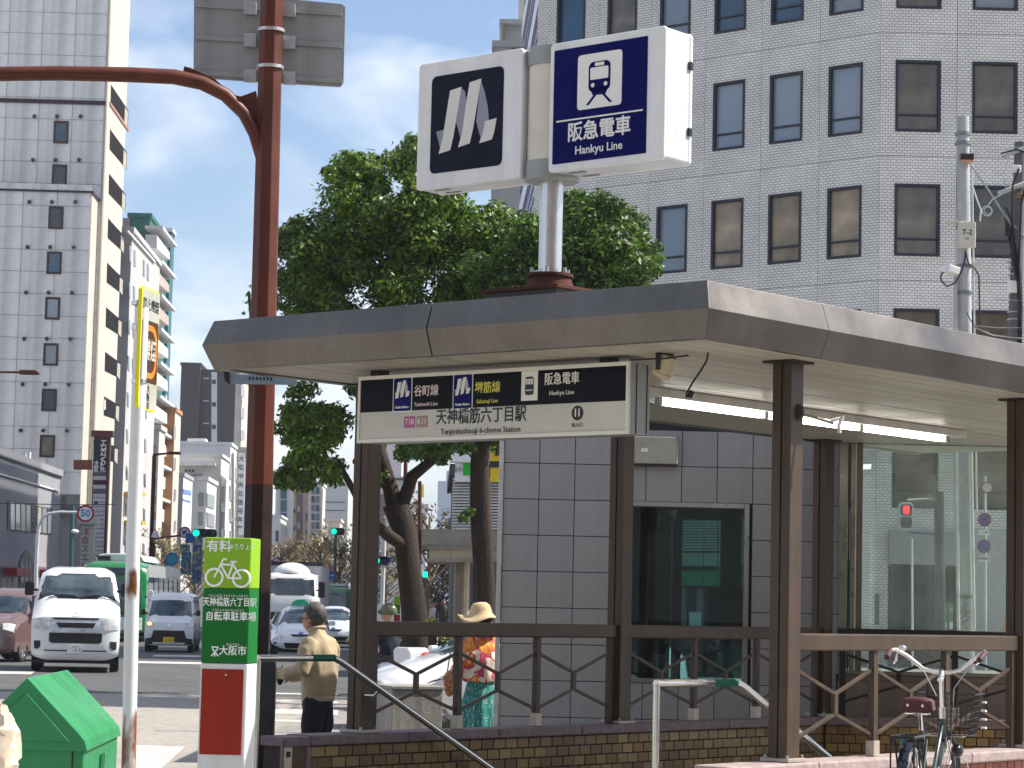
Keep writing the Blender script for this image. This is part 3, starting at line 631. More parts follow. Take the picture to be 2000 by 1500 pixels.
ex = (PB_-PA); ex.z = 0; wT = ex.length; FT = frame((PA.x, PA.y, 0), ex, (0, 0, 1)); 
def tz(y): return (at(285, y, YW2+.1)-ow).z
za, zb2 = tz(800), tz(562)
yel = M('sign_yellow_edge', (.78, .70, .02), .4, var=.04)
b = MB(); b.prism(rrect(wT, zb2-za, .03, cx=wT/2, cy=(za+zb2)/2), -.012, .012, FT); b.obj('board', yel, wpz, bevel=.003)
b = MB(); b.prism(rrect(wT-.022, zb2-za-.022, .02, cx=wT/2, cy=(za+zb2)/2), .0122, .0135, FT); b.obj('board_face', M('board_grey', (.36, .37, .33), .5), wpz)
zm = (tz(746)+tz(625))/2; hm = tz(625)-tz(746)
b = MB(); b.prism(rrect(wT-.03, hm, .02, cx=wT/2, cy=zm), .0138, .015, FT); b.obj('brown_square', M('board_brown', (.06, .025, .015), .5), wpz)
b = MB(); b.prism(rrect(wT-.08, hm-.05, .1, cx=wT/2, cy=zm), .0152, .0165, FT); b.obj('orange_lozenge', M('board_orange', (.62, .19, .02), .5), wpz)
b = MB(); b.prism(rrect(wT-.15, hm-.12, .07, cx=wT/2, cy=zm), .0168, .018, FT); b.obj('lozenge_centre', M('board_brown', (.06, .025, .015), .5), wpz)
text('禁煙', .13, M('board_pale', (.5, .48, .4), .5, var=0), wpz, FT @ tr(wT/2, zm, .0185), sx=.8, bold=.02); text('路上喫煙', .075, dark_print, wpz, FT @ tr(wT/2, tz(596), .014), bold=.01); text('大\n阪\n市', .05, dark_print, wpz, FT @ tr(wT/2, tz(775), .014))
for y in (592, 640, 745):
    c = at(272, y, YW)-ow; b = MB(); b.tube([c-V(0, 0, .012), c+V(0, 0, .012)], .047, 16); b.obj('clamp', steel, wpz)
# ---------------------------------------------------------------- green bin
binm = M('bin_green', (.03, .24, .095), .3, var=.1, scale=3, streak=.15)
Yb = 12.0; q = at(52, 1400, Yb); gb = thing('grit_bin', 'green gabled metal street box at the lower left corner', 'bin', (q.x, Yb, 0), R_(2.5))
PR = [(-.285, 0), (.285, 0), (.285, .745), (.272, .79), (.24, .83), (.0, 1.082), (-.24, .83), (-.272, .79), (-.285, .745)]
b = MB(); b.prism(PR, -1.40, 0, frame((0, 0, 0), (1, 0, 0), (0, 0, 1))); b.obj('body', binm, gb, bevel=.012)
b = MB(); LP = [(.303, .755), (.289, .805), (.252, .848), (0, 1.105), (-.252, .848), (-.289, .805), (-.303, .755)]; b.prism(LP, -1.42, .018, frame((0, 0, 0), (1, 0, 0), (0, 0, 1))); b.obj('lid', binm, gb, bevel=.006)
b = MB(); b.box(.225, .232, -.004, -.0005, 0, .82); b.obj('door_gap', dark_print, gb); b = MB(); b.prism([(-.24, .80), (.215, .80), (0, 1.03)], .019, .028, frame((0, 0, 0), (1, 0, 0), (0, 0, 1))); b.obj('gable_plate', binm, gb, bevel=.003)
b = MB(); b.box(.286, .289, .06, .14, .45, .66); b.obj('label_plate', M('bin_label', (.62, .6, .5), .5), gb); b = MB(); b.box(.286, .29, .62, .78, .50, .70); b.obj('grille', M('bin_dark', (.02, .08, .04), .5), gb)
b = MB()
for y in (.64, .70, .76): b.box(.29, .296, y-.012, y+.012, .5, .7)
for z in (.55, .62): b.box(.29, .295, .62, .78, z-.008, z+.008)
b.obj('grille_bars', binm, gb)
Ybag = 10.9; p = at(-6, 1450, Ybag); bag = thing('crumpled_bag', 'pale crumpled paper bag leaning into the frame in front of the green box', 'bag', (p.x, p.y, p.z-.12), 0)
b = MB(); rs = random.Random(3)
b.sphere((0, 0, .1), (.10, .07, .17), 18, 14); b.v = [(x*(1+rs.uniform(-.22, .22)), y*(1+rs.uniform(-.2, .2)), z*(1+rs.uniform(-.12, .12))) for x, y, z in b.v]; b.obj('sack', M('bag_cream', (.66, .56, .44), .8, var=.25, scale=9), bag, smooth=25)
b = MB(); b.sphere((-.01, -.02, -.12), (.09, .06, .1), 14, 10); b.v = [(x*(1+rs.uniform(-.2, .2)), y, z*(1+rs.uniform(-.1, .1))) for x, y, z in b.v]; b.obj('wrapper', white_paint, bag, smooth=25)
# ---------------------------------------------------------------- bicycle
def bicycle():
    pb = at(1781, 1500, 15.75); ang = R_(69); s = 1.06
    t = thing('bicycle', 'black city bicycle with a wire basket parked by the near wall', 'bicycle', (pb.x, pb.y, 0.0), ang); t.scale = (s, s, s)
    fr = M('frame_dark_green', (.012, .03, .03), .2, coat=.6, var=.05); saddle = M('saddle_maroon', (.075, .022, .028), .45, var=.15); wire = M('basket_wire', (.03, .026, .024), .5)
    r = .335; WB = 1.08; F0 = V(WB, 0, r)
    hx = V(WB-.16, 0, .80); hb = V(WB-.10, 0, .60); bbk = V(.46, 0, .28); st = V(.27, 0, .72); sd_ = V(.22, 0, .86)
    def wheel(x):
        W = frame((x, 0, r), (1, 0, 0), (0, 0, 1))
        b = MB(); b.torus(r-.02, .019, 40, 8, W); w = b.obj('tyre', rubber, t, smooth=60)
        b = MB(); b.torus(r-.045, .011, 40, 6, W); b.obj('rim', chrome, w, smooth=60)
        b = MB()
        for k in range(28):
            a = 2*math.pi*k/28; c = V(.025*math.cos(a+.5*(-1)**k), .025*math.sin(a+.5*(-1)**k), .03*(-1)**k); b.tube([c, (( r-.05)*math.cos(a), (r-.05)*math.sin(a), 0)], .0016, 3, False, W)
        b.obj('spokes', steel, w, kind='stuff'); b = MB(); b.tube([(0, 0, -.05), (0, 0, .05)], .025, 12, m=W); b.obj('hub', steel, w)
        b = MB(); vs = []
        for i in range(17):
            a = R_(-35+ (215 if x < .5 else 150)*i/16)
            for q in range(7):
                h = (q-3)/3; rr = r+.022-.012*h*h; vs.append((rr*math.cos(a), rr*math.sin(a), .032*h))
        b.add(vs, [(i*7+q, i*7+q+1, (i+1)*7+q+1, (i+1)*7+q) for i in range(16) for q in range(6)], W); b.obj('mudguard', M('mudguard', (.05, .055, .07), .12, metal=.9), t, smooth=60)
        return W
    wheel(0); wheel(WB)
    b = MB(); b.tube([hb, V(.62, 0, .34), bbk], .019, 10); b.tube([hx-V(0, 0, .08), V(.66, 0, .45), V(.40, 0, .40)], .014, 10); b.tube([bbk, st], .017, 10); b.tube([hb-V(0, 0, .02), hx], .022, 10)
    for s_ in (-.055, .055): b.tube([V(0, s_, r), bbk+V(0, s_*.6, 0)], .011, 8); b.tube([V(0, s_, r), V(.30, s_*.5, .66)], .009, 8)
    b.obj('frame', fr, t, smooth=50)
    b = MB(); b.tube([hb+V(.01, 0, -.02), V(WB-.06, .05, .55), V(WB-.02, .055, .45), F0+V(0, .055, 0)], .012, 8); b.tube([V(WB-.06, -.05, .55), V(WB-.02, -.055, .45), F0+V(0, -.055, 0)], .012, 8); b.obj('fork', fr, t, smooth=50)
    b = MB(); b.tube([st, sd_], .013, 10); b.obj('seat_post', chrome, t)
    b = MB(); L_ = [(-.135, .085, -.012), (-.125, .105, .0), (-.06, .11, .006), (0, .075, .0), (.07, .032, -.004), (.135, .02, -.01), (.15, .012, -.018)]
    vs = []; fs = []
    for x, w, z in L_:
        for k in range(9): a = math.pi*k/8; vs.append((x, w*math.cos(a), z+.045*math.sin(a)**.6 if 0 < k < 8 else z-.03))
    for i in range(6):
        for k in range(8): fs.append((i*9+k, i*9+k+1, (i+1)*9+k+1, (i+1)*9+k))
    fs += [tuple(range(9)), tuple(range(62, 53, -1))]
    b.add(vs, fs, tr(sd_.x, 0, .875)); sdl = b.obj('saddle', saddle, t, smooth=50)
    b = MB()
    for y in (-.045, .045): b.sphere((sd_.x-.137, y, .875), .011, 8, 6)
    b.obj('rivet', chrome, sdl)
    b = MB()
    for y in (-.05, .05): b.torus(.026, .006, 18, 5, tr(sd_.x-.07, y, .845)); b.torus(.026, .006, 18, 5, tr(sd_.x-.07, y, .825))
    b.obj('saddle_spring', chrome, sdl)
    # rack
    b = MB(); z = .70
    b.tube([(-.30, .07, z), (.22, .06, z)], .008, 6); b.tube([(-.30, -.07, z), (.22, -.06, z)], .008, 6); b.tube([(-.30, .07, z), (-.33, 0, z), (-.30, -.07, z)], .008, 6)
    for x in (-.2, -.05, .1): b.tube([(x, -.065, z), (x, .065, z)], .006, 6)
    for y in (-.07, .07): b.tube([(-.18, y, z), (0, y*.9, r)], .007, 6); b.tube([(-.28, y, z), (-.28, y, z-.24)], .006, 6)
    b.obj('rack', M('rack_dark', (.03, .035, .035), .3, metal=.7), t, smooth=50)
    RM = frame((-.375, .05, .44), (0, -1, 0), (0, 0, 1))
    b = MB(); b.lathe([(0, .014), (.02, .012), (.034, .0), (.036, -.02), (0, -.02)], 16, RM); b.obj('reflector', M('reflector_red', (.7, .012, .01), .2, emit=.0, coat=.5), t, smooth=40)
    b = MB(); b.tube([(.13, .05, .70), (.10, .08, .66), (.06, .07, .58), (.10, .05, .52)], .014, 8); b.obj('cable_lock', M('lock_teal', (.02, .22, .27), .35), t, smooth=60)
    # stem, bars
    stem = hx+V(-.05, 0, .24); b = MB(); b.tube([hx, stem], .017, 12); b.tube([hx+V(0, 0, -.03), hx+V(-.006, 0, .04)], .025, 12); b.tube([stem+V(-.01, 0, -.03), stem+V(.04, 0, .02)], .02, 12); b.obj('stem', chrome, t, smooth=50)
    sc_ = stem+V(.04, 0, .02)
    bars = [(-.30, .29, .09), (-.16, .30, .13), (-.08, .285, .14), (-.03, .22, .10), (.0, .12, .02), (.0, .05, 0), (0, -.05, 0), (0, -.12, .02), (-.03, -.22, .10), (-.08, -.285, .14), (-.16, -.30, .13), (-.30, -.29, .09)]
    b = MB(); b.tube([sc_+V(*p) for p in bars[1:-1]], .0125, 10); b.obj('handlebar', M('bar_silver', (.75, .73, .72), .25, metal=.8), t, smooth=60)
    for i, j in ((0, 1), (-1, -2)):
        b = MB(); b.tube([sc_+V(*bars[i]), sc_+V(*bars[j])], .018, 10); b.obj('grip', M('grip_maroon', (.06, .018, .022), .5), t, smooth=50)
    for y in (.27, -.27):
        b = MB(); b.tube([sc_+V(-.09, y, .12), sc_+V(-.14, y*.98, .075), sc_+V(-.25, y*.94, .055)], .007, 6); b.obj('brake_lever', chrome, t, smooth=60)
    b = MB(); b.sphere(sc_+V(-.10, .235, .15), (.028, .028, .02), 14, 8); b.obj('bell', chrome, t, smooth=60)
    b = MB(); b.tube([sc_+V(-.06, -.25, .12), sc_+V(.10, -.2, .10), sc_+V(.10, -.06, -.1), hb+V(.08, -.03, 0)], .004, 5); b.tube([sc_+V(-.06, .25, .12), sc_+V(.10, .16, .05), sc_+V(.08, .05, -.15)], .004, 5); b.tube([hb+V(.2, -.02, -.05), hb+V(.28, -.1, -.12), hb+V(.22, -.13, -.28)], .005, 5); b.obj('brake_cable', M('cable_grey', (.4, .38, .38), .4), t, smooth=60)
    # basket
    bm = MB(); x0, x1, w0, w1, z0, z1 = WB-.06, WB+.26, .15, .19, .66, .92
    def ringp(k): 
        f = k; xa, xb, w = x0-.0*f, x1-.05+.06*f, w0+(w1-w0)*f; z = z0+(z1-z0)*f; return [(xa, -w, z), (xb, -w, z), (xb, w, z), (xa, w, z)]
    for k in range(8):
        rp_ = ringp(k/7); rp_.append(rp_[0]); bm.tube(rp_, .004 if k in (0, 7) else .0022, 4, False)
    a, c = ringp(0), ringp(1)
    for e in range(4):
        for j in range(11):
            f = j/11; p0 = V(*a[e]).lerp(V(*a[(e+1) % 4]), f); p1 = V(*c[e]).lerp(V(*c[(e+1) % 4]), f); bm.tube([p0, p1], .002, 4, False)
    for j in range(9): f = j/8; bm.tube([V(*a[0]).lerp(V(*a[3]), f), V(*a[1]).lerp(V(*a[2]), f)], .003, 4, False)
    bm.obj('basket', wire, t, kind='stuff'); 
    b = MB(); b.box(x0+.02, x1-.06, -.11, .11, z0-.012, z0-.004); b.obj('basket_tray', M('tray_silver', (.55, .52, .5), .35, metal=.6), t)
    for k in range(4): b = MB(); b.cb((x1+.01, -.19, .70+k*.055), (.05, .03, .012)); b.obj('basket_clip', white_paint, t)
    b = MB(); b.sphere((WB+.05, -.06, .56), (.06, .04, .045), 14, 10); b.obj('head_lamp', M('lamp_black', (.03, .03, .035), .25, metal=.5), t, smooth=60)
    b = MB(); b.tube([(.46, -.12, .28), (.46, .12, .28)], .012, 8); b.bar((.46, .09, .28), (.55, .09, .14), .02); b.bar((.46, -.09, .28), (.37, -.09, .42), .02); b.box(.5, .6, .1, .19, .12, .145); b.obj('crank', chrome, t)
    b = MB(); b.tube([(.0, .03, .33), (-.02, .16, .02)], .009, 6); b.obj('kickstand', steel, t)
    return t
bicycle()
# ---------------------------------------------------------------- lift building: grey tile wall with a window, glass screen
YE = 25.4
def PE(px, py, Y=YE): return at(px, py, Y)
e0 = PE(978, 1184); px2m = YE/FPX
lift = thing('lift_building', 'grey square tiled lift building with a teal glass window behind the stairs', 'building', (e0.x, YE, 0), 0)
tw_ = 69.5*px2m*1.0; th_ = 70.2*px2m; ztile0 = 1.5+(1184-904)*px2m   # joint line z
tile = M('tile_grey', (.33, .325, .32), .55, var=.07, scale=2.5, rnd=.06, fine=.05, streak=.06)
b = MB(); Wl = 9.6*tw_
c0 = 3*tw_+.02; c1 = 7*tw_-.03; wz1 = ztile0-th_; wz0 = ztile0-6*th_
for x0, x1, z0, z1 in ((0, c0, 0, 3.5), (c1, Wl, 0, 3.5), (c0, c1, 0, wz0), (c0, c1, wz1, 3.5)): b.box(x0, x1, .0, .2, z0, z1)
b.obj('wall', M('joint_black', (.03, .03, .033), .8), lift)
b = MB(); b.box(0, .2, .2, 2.1, 0, 3.5); b.obj('side_wall', tile, lift); b = MB(); b.box(Wl-.15, Wl, .2, 2.1, 0, 3.5); b.obj('side_wall', tile, lift)
b = MB(); b.box(-.05, Wl, -.05, 2.15, 3.5, 3.62); b.obj('roof', tile, lift)
b = MB(); b.box(.004, tw_-.004, -.022, -.001, .004, th_-.004); tme = b.mesh('tile', tile)
for r in range(-1, 9):
    for c in range(10):
        z = ztile0-r*th_-th_
        if z < .0: continue
        if 3 <= c <= 6 and 1 <= r <= 5: continue
        xo = c*tw_; sx = 1.
        if c == 9: sx = .6
        if z+th_ > 3.45: continue
        link('tile', tme, lift, m=tr(xo, random.uniform(-.002, .002), z) @ Matrix.Diagonal((sx, 1, 1, 1)), bevel=.003)
b = MB(); b.box(-.05, -.003, -.05, .2, 0, 3.5); b.obj('edge_trim', M('trim_pale', (.55, .54, .52), .35, metal=.3), lift, bevel=.004)
stile = M('window_steel', (.30, .30, .29), .3, metal=.7); b = MB()
for x0, x1, z0, z1 in ((c0, c0+.05, wz0, wz1), (c1-.05, c1, wz0, wz1), (c0+.05, c1-.05, wz1-.05, wz1), (c0+.05, c1-.05, wz0, wz0+.045)): b.box(x0, x1, -.035, .08, z0, z1)
wf_ = b.obj('window_frame', stile, lift, bevel=.004)
b = MB(); b.box(c0+.05, c1-.05, .02, .03, wz0+.045, wz1-.05); b.obj('pane', glass('teal_glass', (.32, .5, .5), .03, .015), wf_)
# lift machinery inside
dk = M('shaft_dark', (.006, .008, .009), .5, metal=.3); dk2 = M('shaft_panel', (.035, .06, .06), .45, metal=.4)
def inn(px0, py0, px1, py1, Y, mat, name, d=.05):
    a = at(px0, py1, Y); c = at(px1, py0, Y); b = MB(); b.box(a.x-e0.x, c.x-e0.x, Y-YE, Y-YE+d, a.z, c.z); return b.obj(name, mat, lift, bevel=.003)
inn(1226, 988, 1252, 1330, 26.2, dk, 'guide_post'); inn(1310, 988, 1334, 1330, 26.4, dk, 'guide_post'); inn(1240, 988, 1440, 1012, 26.3, dk, 'lintel_beam')
inn(1262, 1045, 1312, 1222, 26.5, dk2, 'counterweight'); inn(1382, 1150, 1452, 1260, 26.5, dk2, 'control_panel'); inn(1406, 988, 1450, 1165, 26.9, M('shaft_olive', (.10, .10, .07), .5), 'side_panel')
inn(1372, 1012, 1376, 1225, 26.6, dk, 'mullion'); inn(1400, 1000, 1404, 1150, 26.6, stile, 'mullion')
inn(1226, 988, 1312, 1330, 27.4, dk, 'back_panel'); 
b = MB(); q = at(1285, 1157, 26.45); b.torus(.025, .006, 18, 6, frame((q.x-e0.x, 26.45-YE, q.z), (1, 0, 0), (0, 0, 1))); b.obj('ring_handle', steel, lift)
for x, y in ((1288, 1015), (1297, 1015), (1310, 1090), (1312, 1190), (1233, 1015)):
    q = at(x, y, 26.15); b = MB(); b.cb((q.x-e0.x, 26.15-YE, q.z), (.02, .02, .11)); b.obj('rail_clip', chrome, lift)
b = MB(); b.tube([(at(1250, 1180, 26.2).x-e0.x, .8, at(1250, 1180, 26.2).z), (at(1240, 1120, 26.2).x-e0.x, .8, at(1240, 1120, 26.2).z), (at(1252, 1060, 26.2).x-e0.x, .8, at(1252, 1060, 26.2).z)], .03, 8); b.obj('hose', dk, lift, smooth=60)
inn(1282, 1278, 1300, 1310, 26.0, M('paper_white', (.6, .62, .55), .6), 'notice'); inn(1366, 1272, 1402, 1312, 26.2, M('paper_white', (.6, .62, .55), .6), 'notice')
# access panel on the wall
q = PE(1276, 880, YE-.06); ap = thing('access_panel', 'beige metal access panel fixed high on the grey tile wall', 'panel', (q.x, YE-.08, q.z), 0)
b = MB(); b.box(-.235, .235, -.05, .06, -.14, .14); b.obj('lid', M('panel_beige', (.40, .38, .31), .4, metal=.2), ap, bevel=.006)
b = MB(); b.box(-.13, -.06, -.053, -.0505, -.02, .02); b.obj('sticker', white_flat, ap)
b = MB(); b.box(-.235, .25, -.02, .058, -.165, -.145); b.obj('panel_shadow_strip', M('panel_shadow', (.06, .055, .06), .6), ap); b = MB(); b.box(.236, .25, -.055, .05, -.14, .15); b.obj('hinge', steel, ap)  # dark strip paints the shadow below the access panel
# glass screen
YG = 25.05
g0 = at(1640, 1200, YG); gs = thing('glass_screen', 'tall glass screen with steel mullions at the end of the stairs', 'screen', (g0.x, YG, 0), 0)
def gx(px): return at(px, 1100, YG).x-g0.x
def gz(py): return at(1800, py, YG).z
zb_, zt_ = gz(1313), gz(869)
def gbox(px0, px1, z0, z1, mat, name, y0=-.03, y1=.03): b = MB(); b.box(gx(px0), gx(px1), y0, y1, z0, z1); return b.obj(name, mat, gs, bevel=.004)
olive = M('screen_steel', (.23, .23, .19), .3, metal=.55, var=.1, streak=.15)
gbox(1637, 1654, zb_, zt_, olive, 'mullion'); gbox(1655.5, 1659, zb_, zt_, M('seam_dark', (.03, .035, .04), .5), 'seam', 0, .02); gbox(1660, 1668, zb_, zt_, olive, 'mullion'); gbox(1668.3, 1671, zb_, zt_, M('pale_edge', (.65, .62, .52), .4), 'edge_strip', -.035, .02); gbox(1671.3, 1683, zb_, zt_, M('screen_brown', (.15, .125, .10), .4, metal=.3), 'mullion')
gbox(1637, 2150, zt_, zt_+.035, brown_dk, 'head_rail', -.06, .06); gbox(1637, 2150, zb_-.035, zb_, olive, 'sill', -.06, .05)
gbox(1683, 2150, zb_, zt_, glass('dusty_glass', (.84, .93, .89), .02, .2, (.75, .8, .77)), 'pane', -.006, .006)
gbox(1637, 2150, 0, zb_-.036, M('joint_black', (.03, .03, .033), .8), 'base', .02, .1)
pm = M('panel_taupe', (.215, .175, .145), .5, var=.08, rnd=.05)
for r, (za_, zb3) in enumerate(((zb_-.1, zb_-.04), (zb_-.47, zb_-.105), (0, zb_-.475))):
    for c in range(5):
        if zb3-za_ < .03: continue
        a, d = 1640+c*115-(57 if r == 1 else 0), 1640+(c+1)*115-(57 if r == 1 else 0); a = max(a, 1638)
        b = MB(); b.box(gx(a)+.004, gx(d)-.004, -.01, .019, za_, zb3); b.obj('base_panel', pm, gs, bevel=.003)
# concrete block behind the far wall
q = at(795, 1390, 23.8); blk = thing('concrete_block', 'low grey concrete block standing on the pavement behind the dark railing', 'block', (q.x, 23.8, 0), R_(24))
b = MB(); b.box(-.26, .26, -.26, .26, 0, .69); b.obj('body', M('concrete', (.27, .26, .24), .8, var=.15, streak=.3, bump=.2, fine=.1), blk, bevel=.01); b = MB(); b.box(-.275, .275, -.275, .275, .69, .725); b.obj('cap', M('concrete', (.27, .26, .24), .8), blk, bevel=.008)
# ---------------------------------------------------------------- background buildings
SA = R_(1.79)
class Bd:
    def __init__(s, name, label, px0, px1, ytop, Y, depth, mat, cat='building', roof=None, group=None, wall='wall', ang=None, z0=ZR, pyr=None, rt=.35):
        pyr = pyr or max(ytop, 0)*.55+1170*.45
        s.ang = SA if ang is None else ang
        pm_ = (px0+px1)/2; o = at(px0, pyr, Y); s.o = V(o.x, o.y, z0); s.R = rz(s.ang); s.mw = tr(*s.o) @ s.R; s.inv = s.mw.inverted()
        s.w = s.f(px1, pyr)[0]; s.h = s.f(pm_, ytop)[1]; s.d = depth; s.mat = mat
        s.e = thing(name, label, cat, s.o, s.ang, group)
        b = MB(); b.box(0, s.w, 0, depth, 0, s.h); s.wall = b.obj(wall, mat, s.e)
        b = MB(); b.box(-.15, s.w+.15, -.15, depth+.15, s.h, s.h+rt); b.obj('roof', roof or mat, s.e)
        s.FM = frame((0, 0, 0), (1, 0, 0), (0, 0, 1)); s.SMx = frame((s.w, 0, 0), (0, 1, 0), (0, 0, 1))
    def f(s, px, py):
        p = s.inv @ atp(px, py, s.o, s.R @ V(0, 1, 0)); return (p.x, p.z)
    def sd(s, px, py):
        p = s.inv @ atp(px, py, s.mw @ V(s.w, 0, 0), s.R @ V(1, 0, 0)); return (p.y, p.z)
    def poly(s, name, pts, mat, side='f', d0=0., d1=.08, parent=None, raw=False):
        q = pts if raw else [(s.f if side == 'f' else s.sd)(*p) for p in pts]
        b = MB(); b.prism(q, d0, d1, s.FM if side == 'f' else s.SMx); return b.obj(name, mat, parent or s.e)
    def rect(s, name, x0, y0, x1, y1, mat, side='f', **k): return s.poly(name, [(x0, y0), (x1, y0), (x1, y1), (x0, y1)], mat, side, **k)
    def win(s, x0, z0, w, h, fm, pm_, side='f', t=.08, mull=0):    # local metres
        X = s.FM if side == 'f' else s.SMx; b = MB()
        for a in ((x0, x0+t, z0, z0+h), (x0+w-t, x0+w, z0, z0+h), (x0+t, x0+w-t, z0, z0+t), (x0+t, x0+w-t, z0+h-t, z0+h)): b.box(a[0], a[1], a[2], a[3], -.05, .11, X)
        for i in range(mull): b.box(x0+w*(i+1)/(mull+1)-t/2, x0+w*(i+1)/(mull+1)+t/2, z0+t, z0+h-t, -.05, .05, X)
        o = b.obj('window', fm, s.e); b = MB(); b.box(x0+t, x0+w-t, z0+t, z0+h-t, 0, .062, X); b.obj('pane', pm_, o); return o
    def wpx(s, x0, y0, x1, y1, fm, pm_, side='f', mull=0, t=.08):
        g = s.f if side == 'f' else s.sd; a = g(x0, y1); c = g(x1, y0); s.win(a[0], a[1], c[0]-a[0], c[1]-a[1], fm, pm_, side, t, mull)
pane_dark = M('pane_dark', (.02, .03, .045), .06, var=.2, rnd=.5, spec=.6); pane_blue = M('pane_blue', (.02, .075, .13), .06, var=.2, rnd=.3, spec=.6); pane_blind = M('pane_blind', (.26, .29, .33), .12, var=.08, rnd=.2, spec=.6); pane_brown = M('pane_brown', (.11, .09, .065), .05, var=.45, rnd=.3, spec=.6, scale=1.5)  # pane_brown holds a brownish street reflection in its base colour
frame_brown = M('frame_brown', (.05, .025, .025), .5); frame_navy = M('frame_navy', (.018, .02, .035), .45, var=.05); frame_pale = M('frame_pale', (.5, .5, .5), .5)
conc_pale = M('tile_pale', (.80, .785, .75), .6, var=.08, scale=.6, streak=.28, fine=.06); conc_cream = M('wall_cream', (.47, .445, .395), .7, var=.06, scale=.4, streak=.08)
white_wall = M('wall_white', (.54, .55, .56), .65, var=.06, scale=.4, streak=.12)
# tall tiled tower on the left
T = Bd('office_tower', 'tall pale tiled tower at the left edge with one column of small brown windows', -75, 207, -240, 150, 9.6, M('tower_joint', (.22, .22, .22), .8), roof=conc_pale, pyr=200)
cw, ch = 2.05, 1.345
b = MB(); b.box(.015, cw-.015, -.05, 0, .015, ch-.015); tpm = b.mesh('tile_panel', conc_pale); nc = int(T.w/cw); zj = T.f(30, 64)[1] % ch
rest = T.w-nc*cw
for r in range(int(8/ch), int(T.h/ch)):
    for c in range(-1, nc): link('tile_panel', tpm, T.e, m=tr(rest+c*cw if c >= 0 else 0, 0, zj+r*ch) @ Matrix.Diagonal((1 if c >= 0 else rest/cw, 1, 1, 1)))
b = MB(); b.box(0, T.d, 0, T.h, -.02, .02, T.SMx); b.obj('side_wall', conc_cream, T.e); b = MB(); b.tube([(T.w, -.02, 0), (T.w, -.02, T.h)], .12, 8); b.obj('corner_trim', conc_cream, T.e)
maroon = M('band_maroon', (.03, .012, .022), .4)
T.poly('band', [(-70, 190), (207, 198), (207, 206), (-70, 198)], maroon, d1=.14); T.poly('band', [(213, 199), (249, 251), (249, 257), (213, 205)], M('band_side', (.35, .16, .12), .5), 's', d1=.1)
LB = Bd('office_tower', 'lower stepped block in front of the tall tower with a cream lit edge', -75, 176, 374, 147.2, 2.75, M('tower_joint', (.22, .22, .22), .8), roof=maroon, pyr=450, rt=.12)
nc2 = int(LB.w/cw); rest2 = LB.w-nc2*cw; zj2 = LB.f(30, 400)[1] % ch
for r in range(int(8/ch), int(LB.h/ch)):
    for c in range(-1, nc2): link('tile_panel', tpm, LB.e, m=tr(rest2+c*cw if c >= 0 else 0, 0, zj2+r*ch) @ Matrix.Diagonal((1 if c >= 0 else rest2/cw, 1, 1, 1)))
b = MB(); b.box(0, LB.d, 0, LB.h, -.02, .03, LB.SMx); b.obj('side_wall', conc_cream, LB.e)
b = MB(); b.sphere((0, -.16, 0), .13, 8, 6); vme = b.mesh('vent_cap', M('vent_dark', (.06, .06, .06), .4, metal=.5))
for i, (wx, wy) in enumerate(((104, 237), (101, 322), (94, 404), (90.5, 492), (87.5, 581), (84, 671), (80.7, 760), (77, 850))):
    B = T if i < 2 else LB; B.wpx(wx, wy, wx+31, wy+43, frame_brown, (pane_blue, pane_dark, pane_dark, pane_blue, pane_blind, pane_blind, pane_dark, pane_brown)[i], t=.13)
    for dx in (-36, 8, 54):
        q = B.f(wx+dx, wy-9); link('vent_cap', vme, B.e, m=tr(q[0], 0, q[1]))
for i in range(9):
    y0 = 165+i*87.6-i*.6; xl = 216-i*1.9; xr = xl+34-i*.55; s0 = (1181-y0)/690*1.02
    T.poly('side_window', [(xl, y0), (xr, y0+(xr-xl)*s0), (xr-1, y0+(xr-xl)*s0+34-i*.6), (xl-1, y0+40-i*.4)], M('opening_dark', (.014, .013, .015), .95, spec=.05), 's', d0=.021, d1=.03)
    T.poly('side_pillar', [(xr-7, y0+(xr-7-xl)*s0+4), (xr-1, y0+(xr-1-xl)*s0+3), (xr-2, y0+(xr-xl)*s0+32), (xr-8, y0+(xr-xl)*s0+24)], M('opening_wall', (.34, .31, .27), .7), 's', d0=.031, d1=.034)
for i in range(3): T.rect('bar', 216-12-i, 780+i, 217-12-i, 800, white_wall, 's', d0=.03, d1=.05)
# low white building at the very left, its long wall along the street
LW = Bd('white_shop', 'low white two storey building at the left edge with red awnings', -440, -229, 810, 92, 44, M('shop_white_shaded', (.27, .28, .31), .65, var=.05, scale=.3, streak=.1), ang=SA)  # street shade is put into the wall colour, darker than its white
def shop(px, py): return LW.sd(px, py)
LW.poly('coping', [(-30, 875), (113, 925), (113, 931), (-30, 881)], dark_print, 's', d1=.12); LW.poly('ledge', [(-30, 916), (113, 958), (113, 960), (-30, 919)], conc_pale, 's', d1=.1)
b = LW.poly('window', [(14, 978), (100, 993), (100, 1044), (14, 1034)], frame_brown, 's', d1=.05)
for i in range(8):
    xa = 18+i*10.4; LW.poly('pane', [(xa, 980+(xa-14)*.17), (xa+8, 981+(xa-10)*.17), (xa+8, 1034+(xa-14)*.11), (xa, 1033+(xa-14)*.11)], (pane_blind, M('pane_cream', (.42, .40, .34), .2, var=.3), pane_dark)[(i*5) % 3], 's', d0=.052, d1=.07, parent=b)
LW.poly('arch', [(36, 1140), (36, 1100), (41, 1084), (50, 1074), (58, 1084), (64, 1104), (64, 1142)], M('arch_brown', (.07, .05, .045), .5), 's', d1=.06)
for xa in (38, 46, 54): LW.poly('arch_glass', [(xa, 1138), (xa, 1104), (xa+3, 1090), (xa+6, 1104), (xa+6, 1138)], pane_blind, 's', d0=.062, d1=.08)
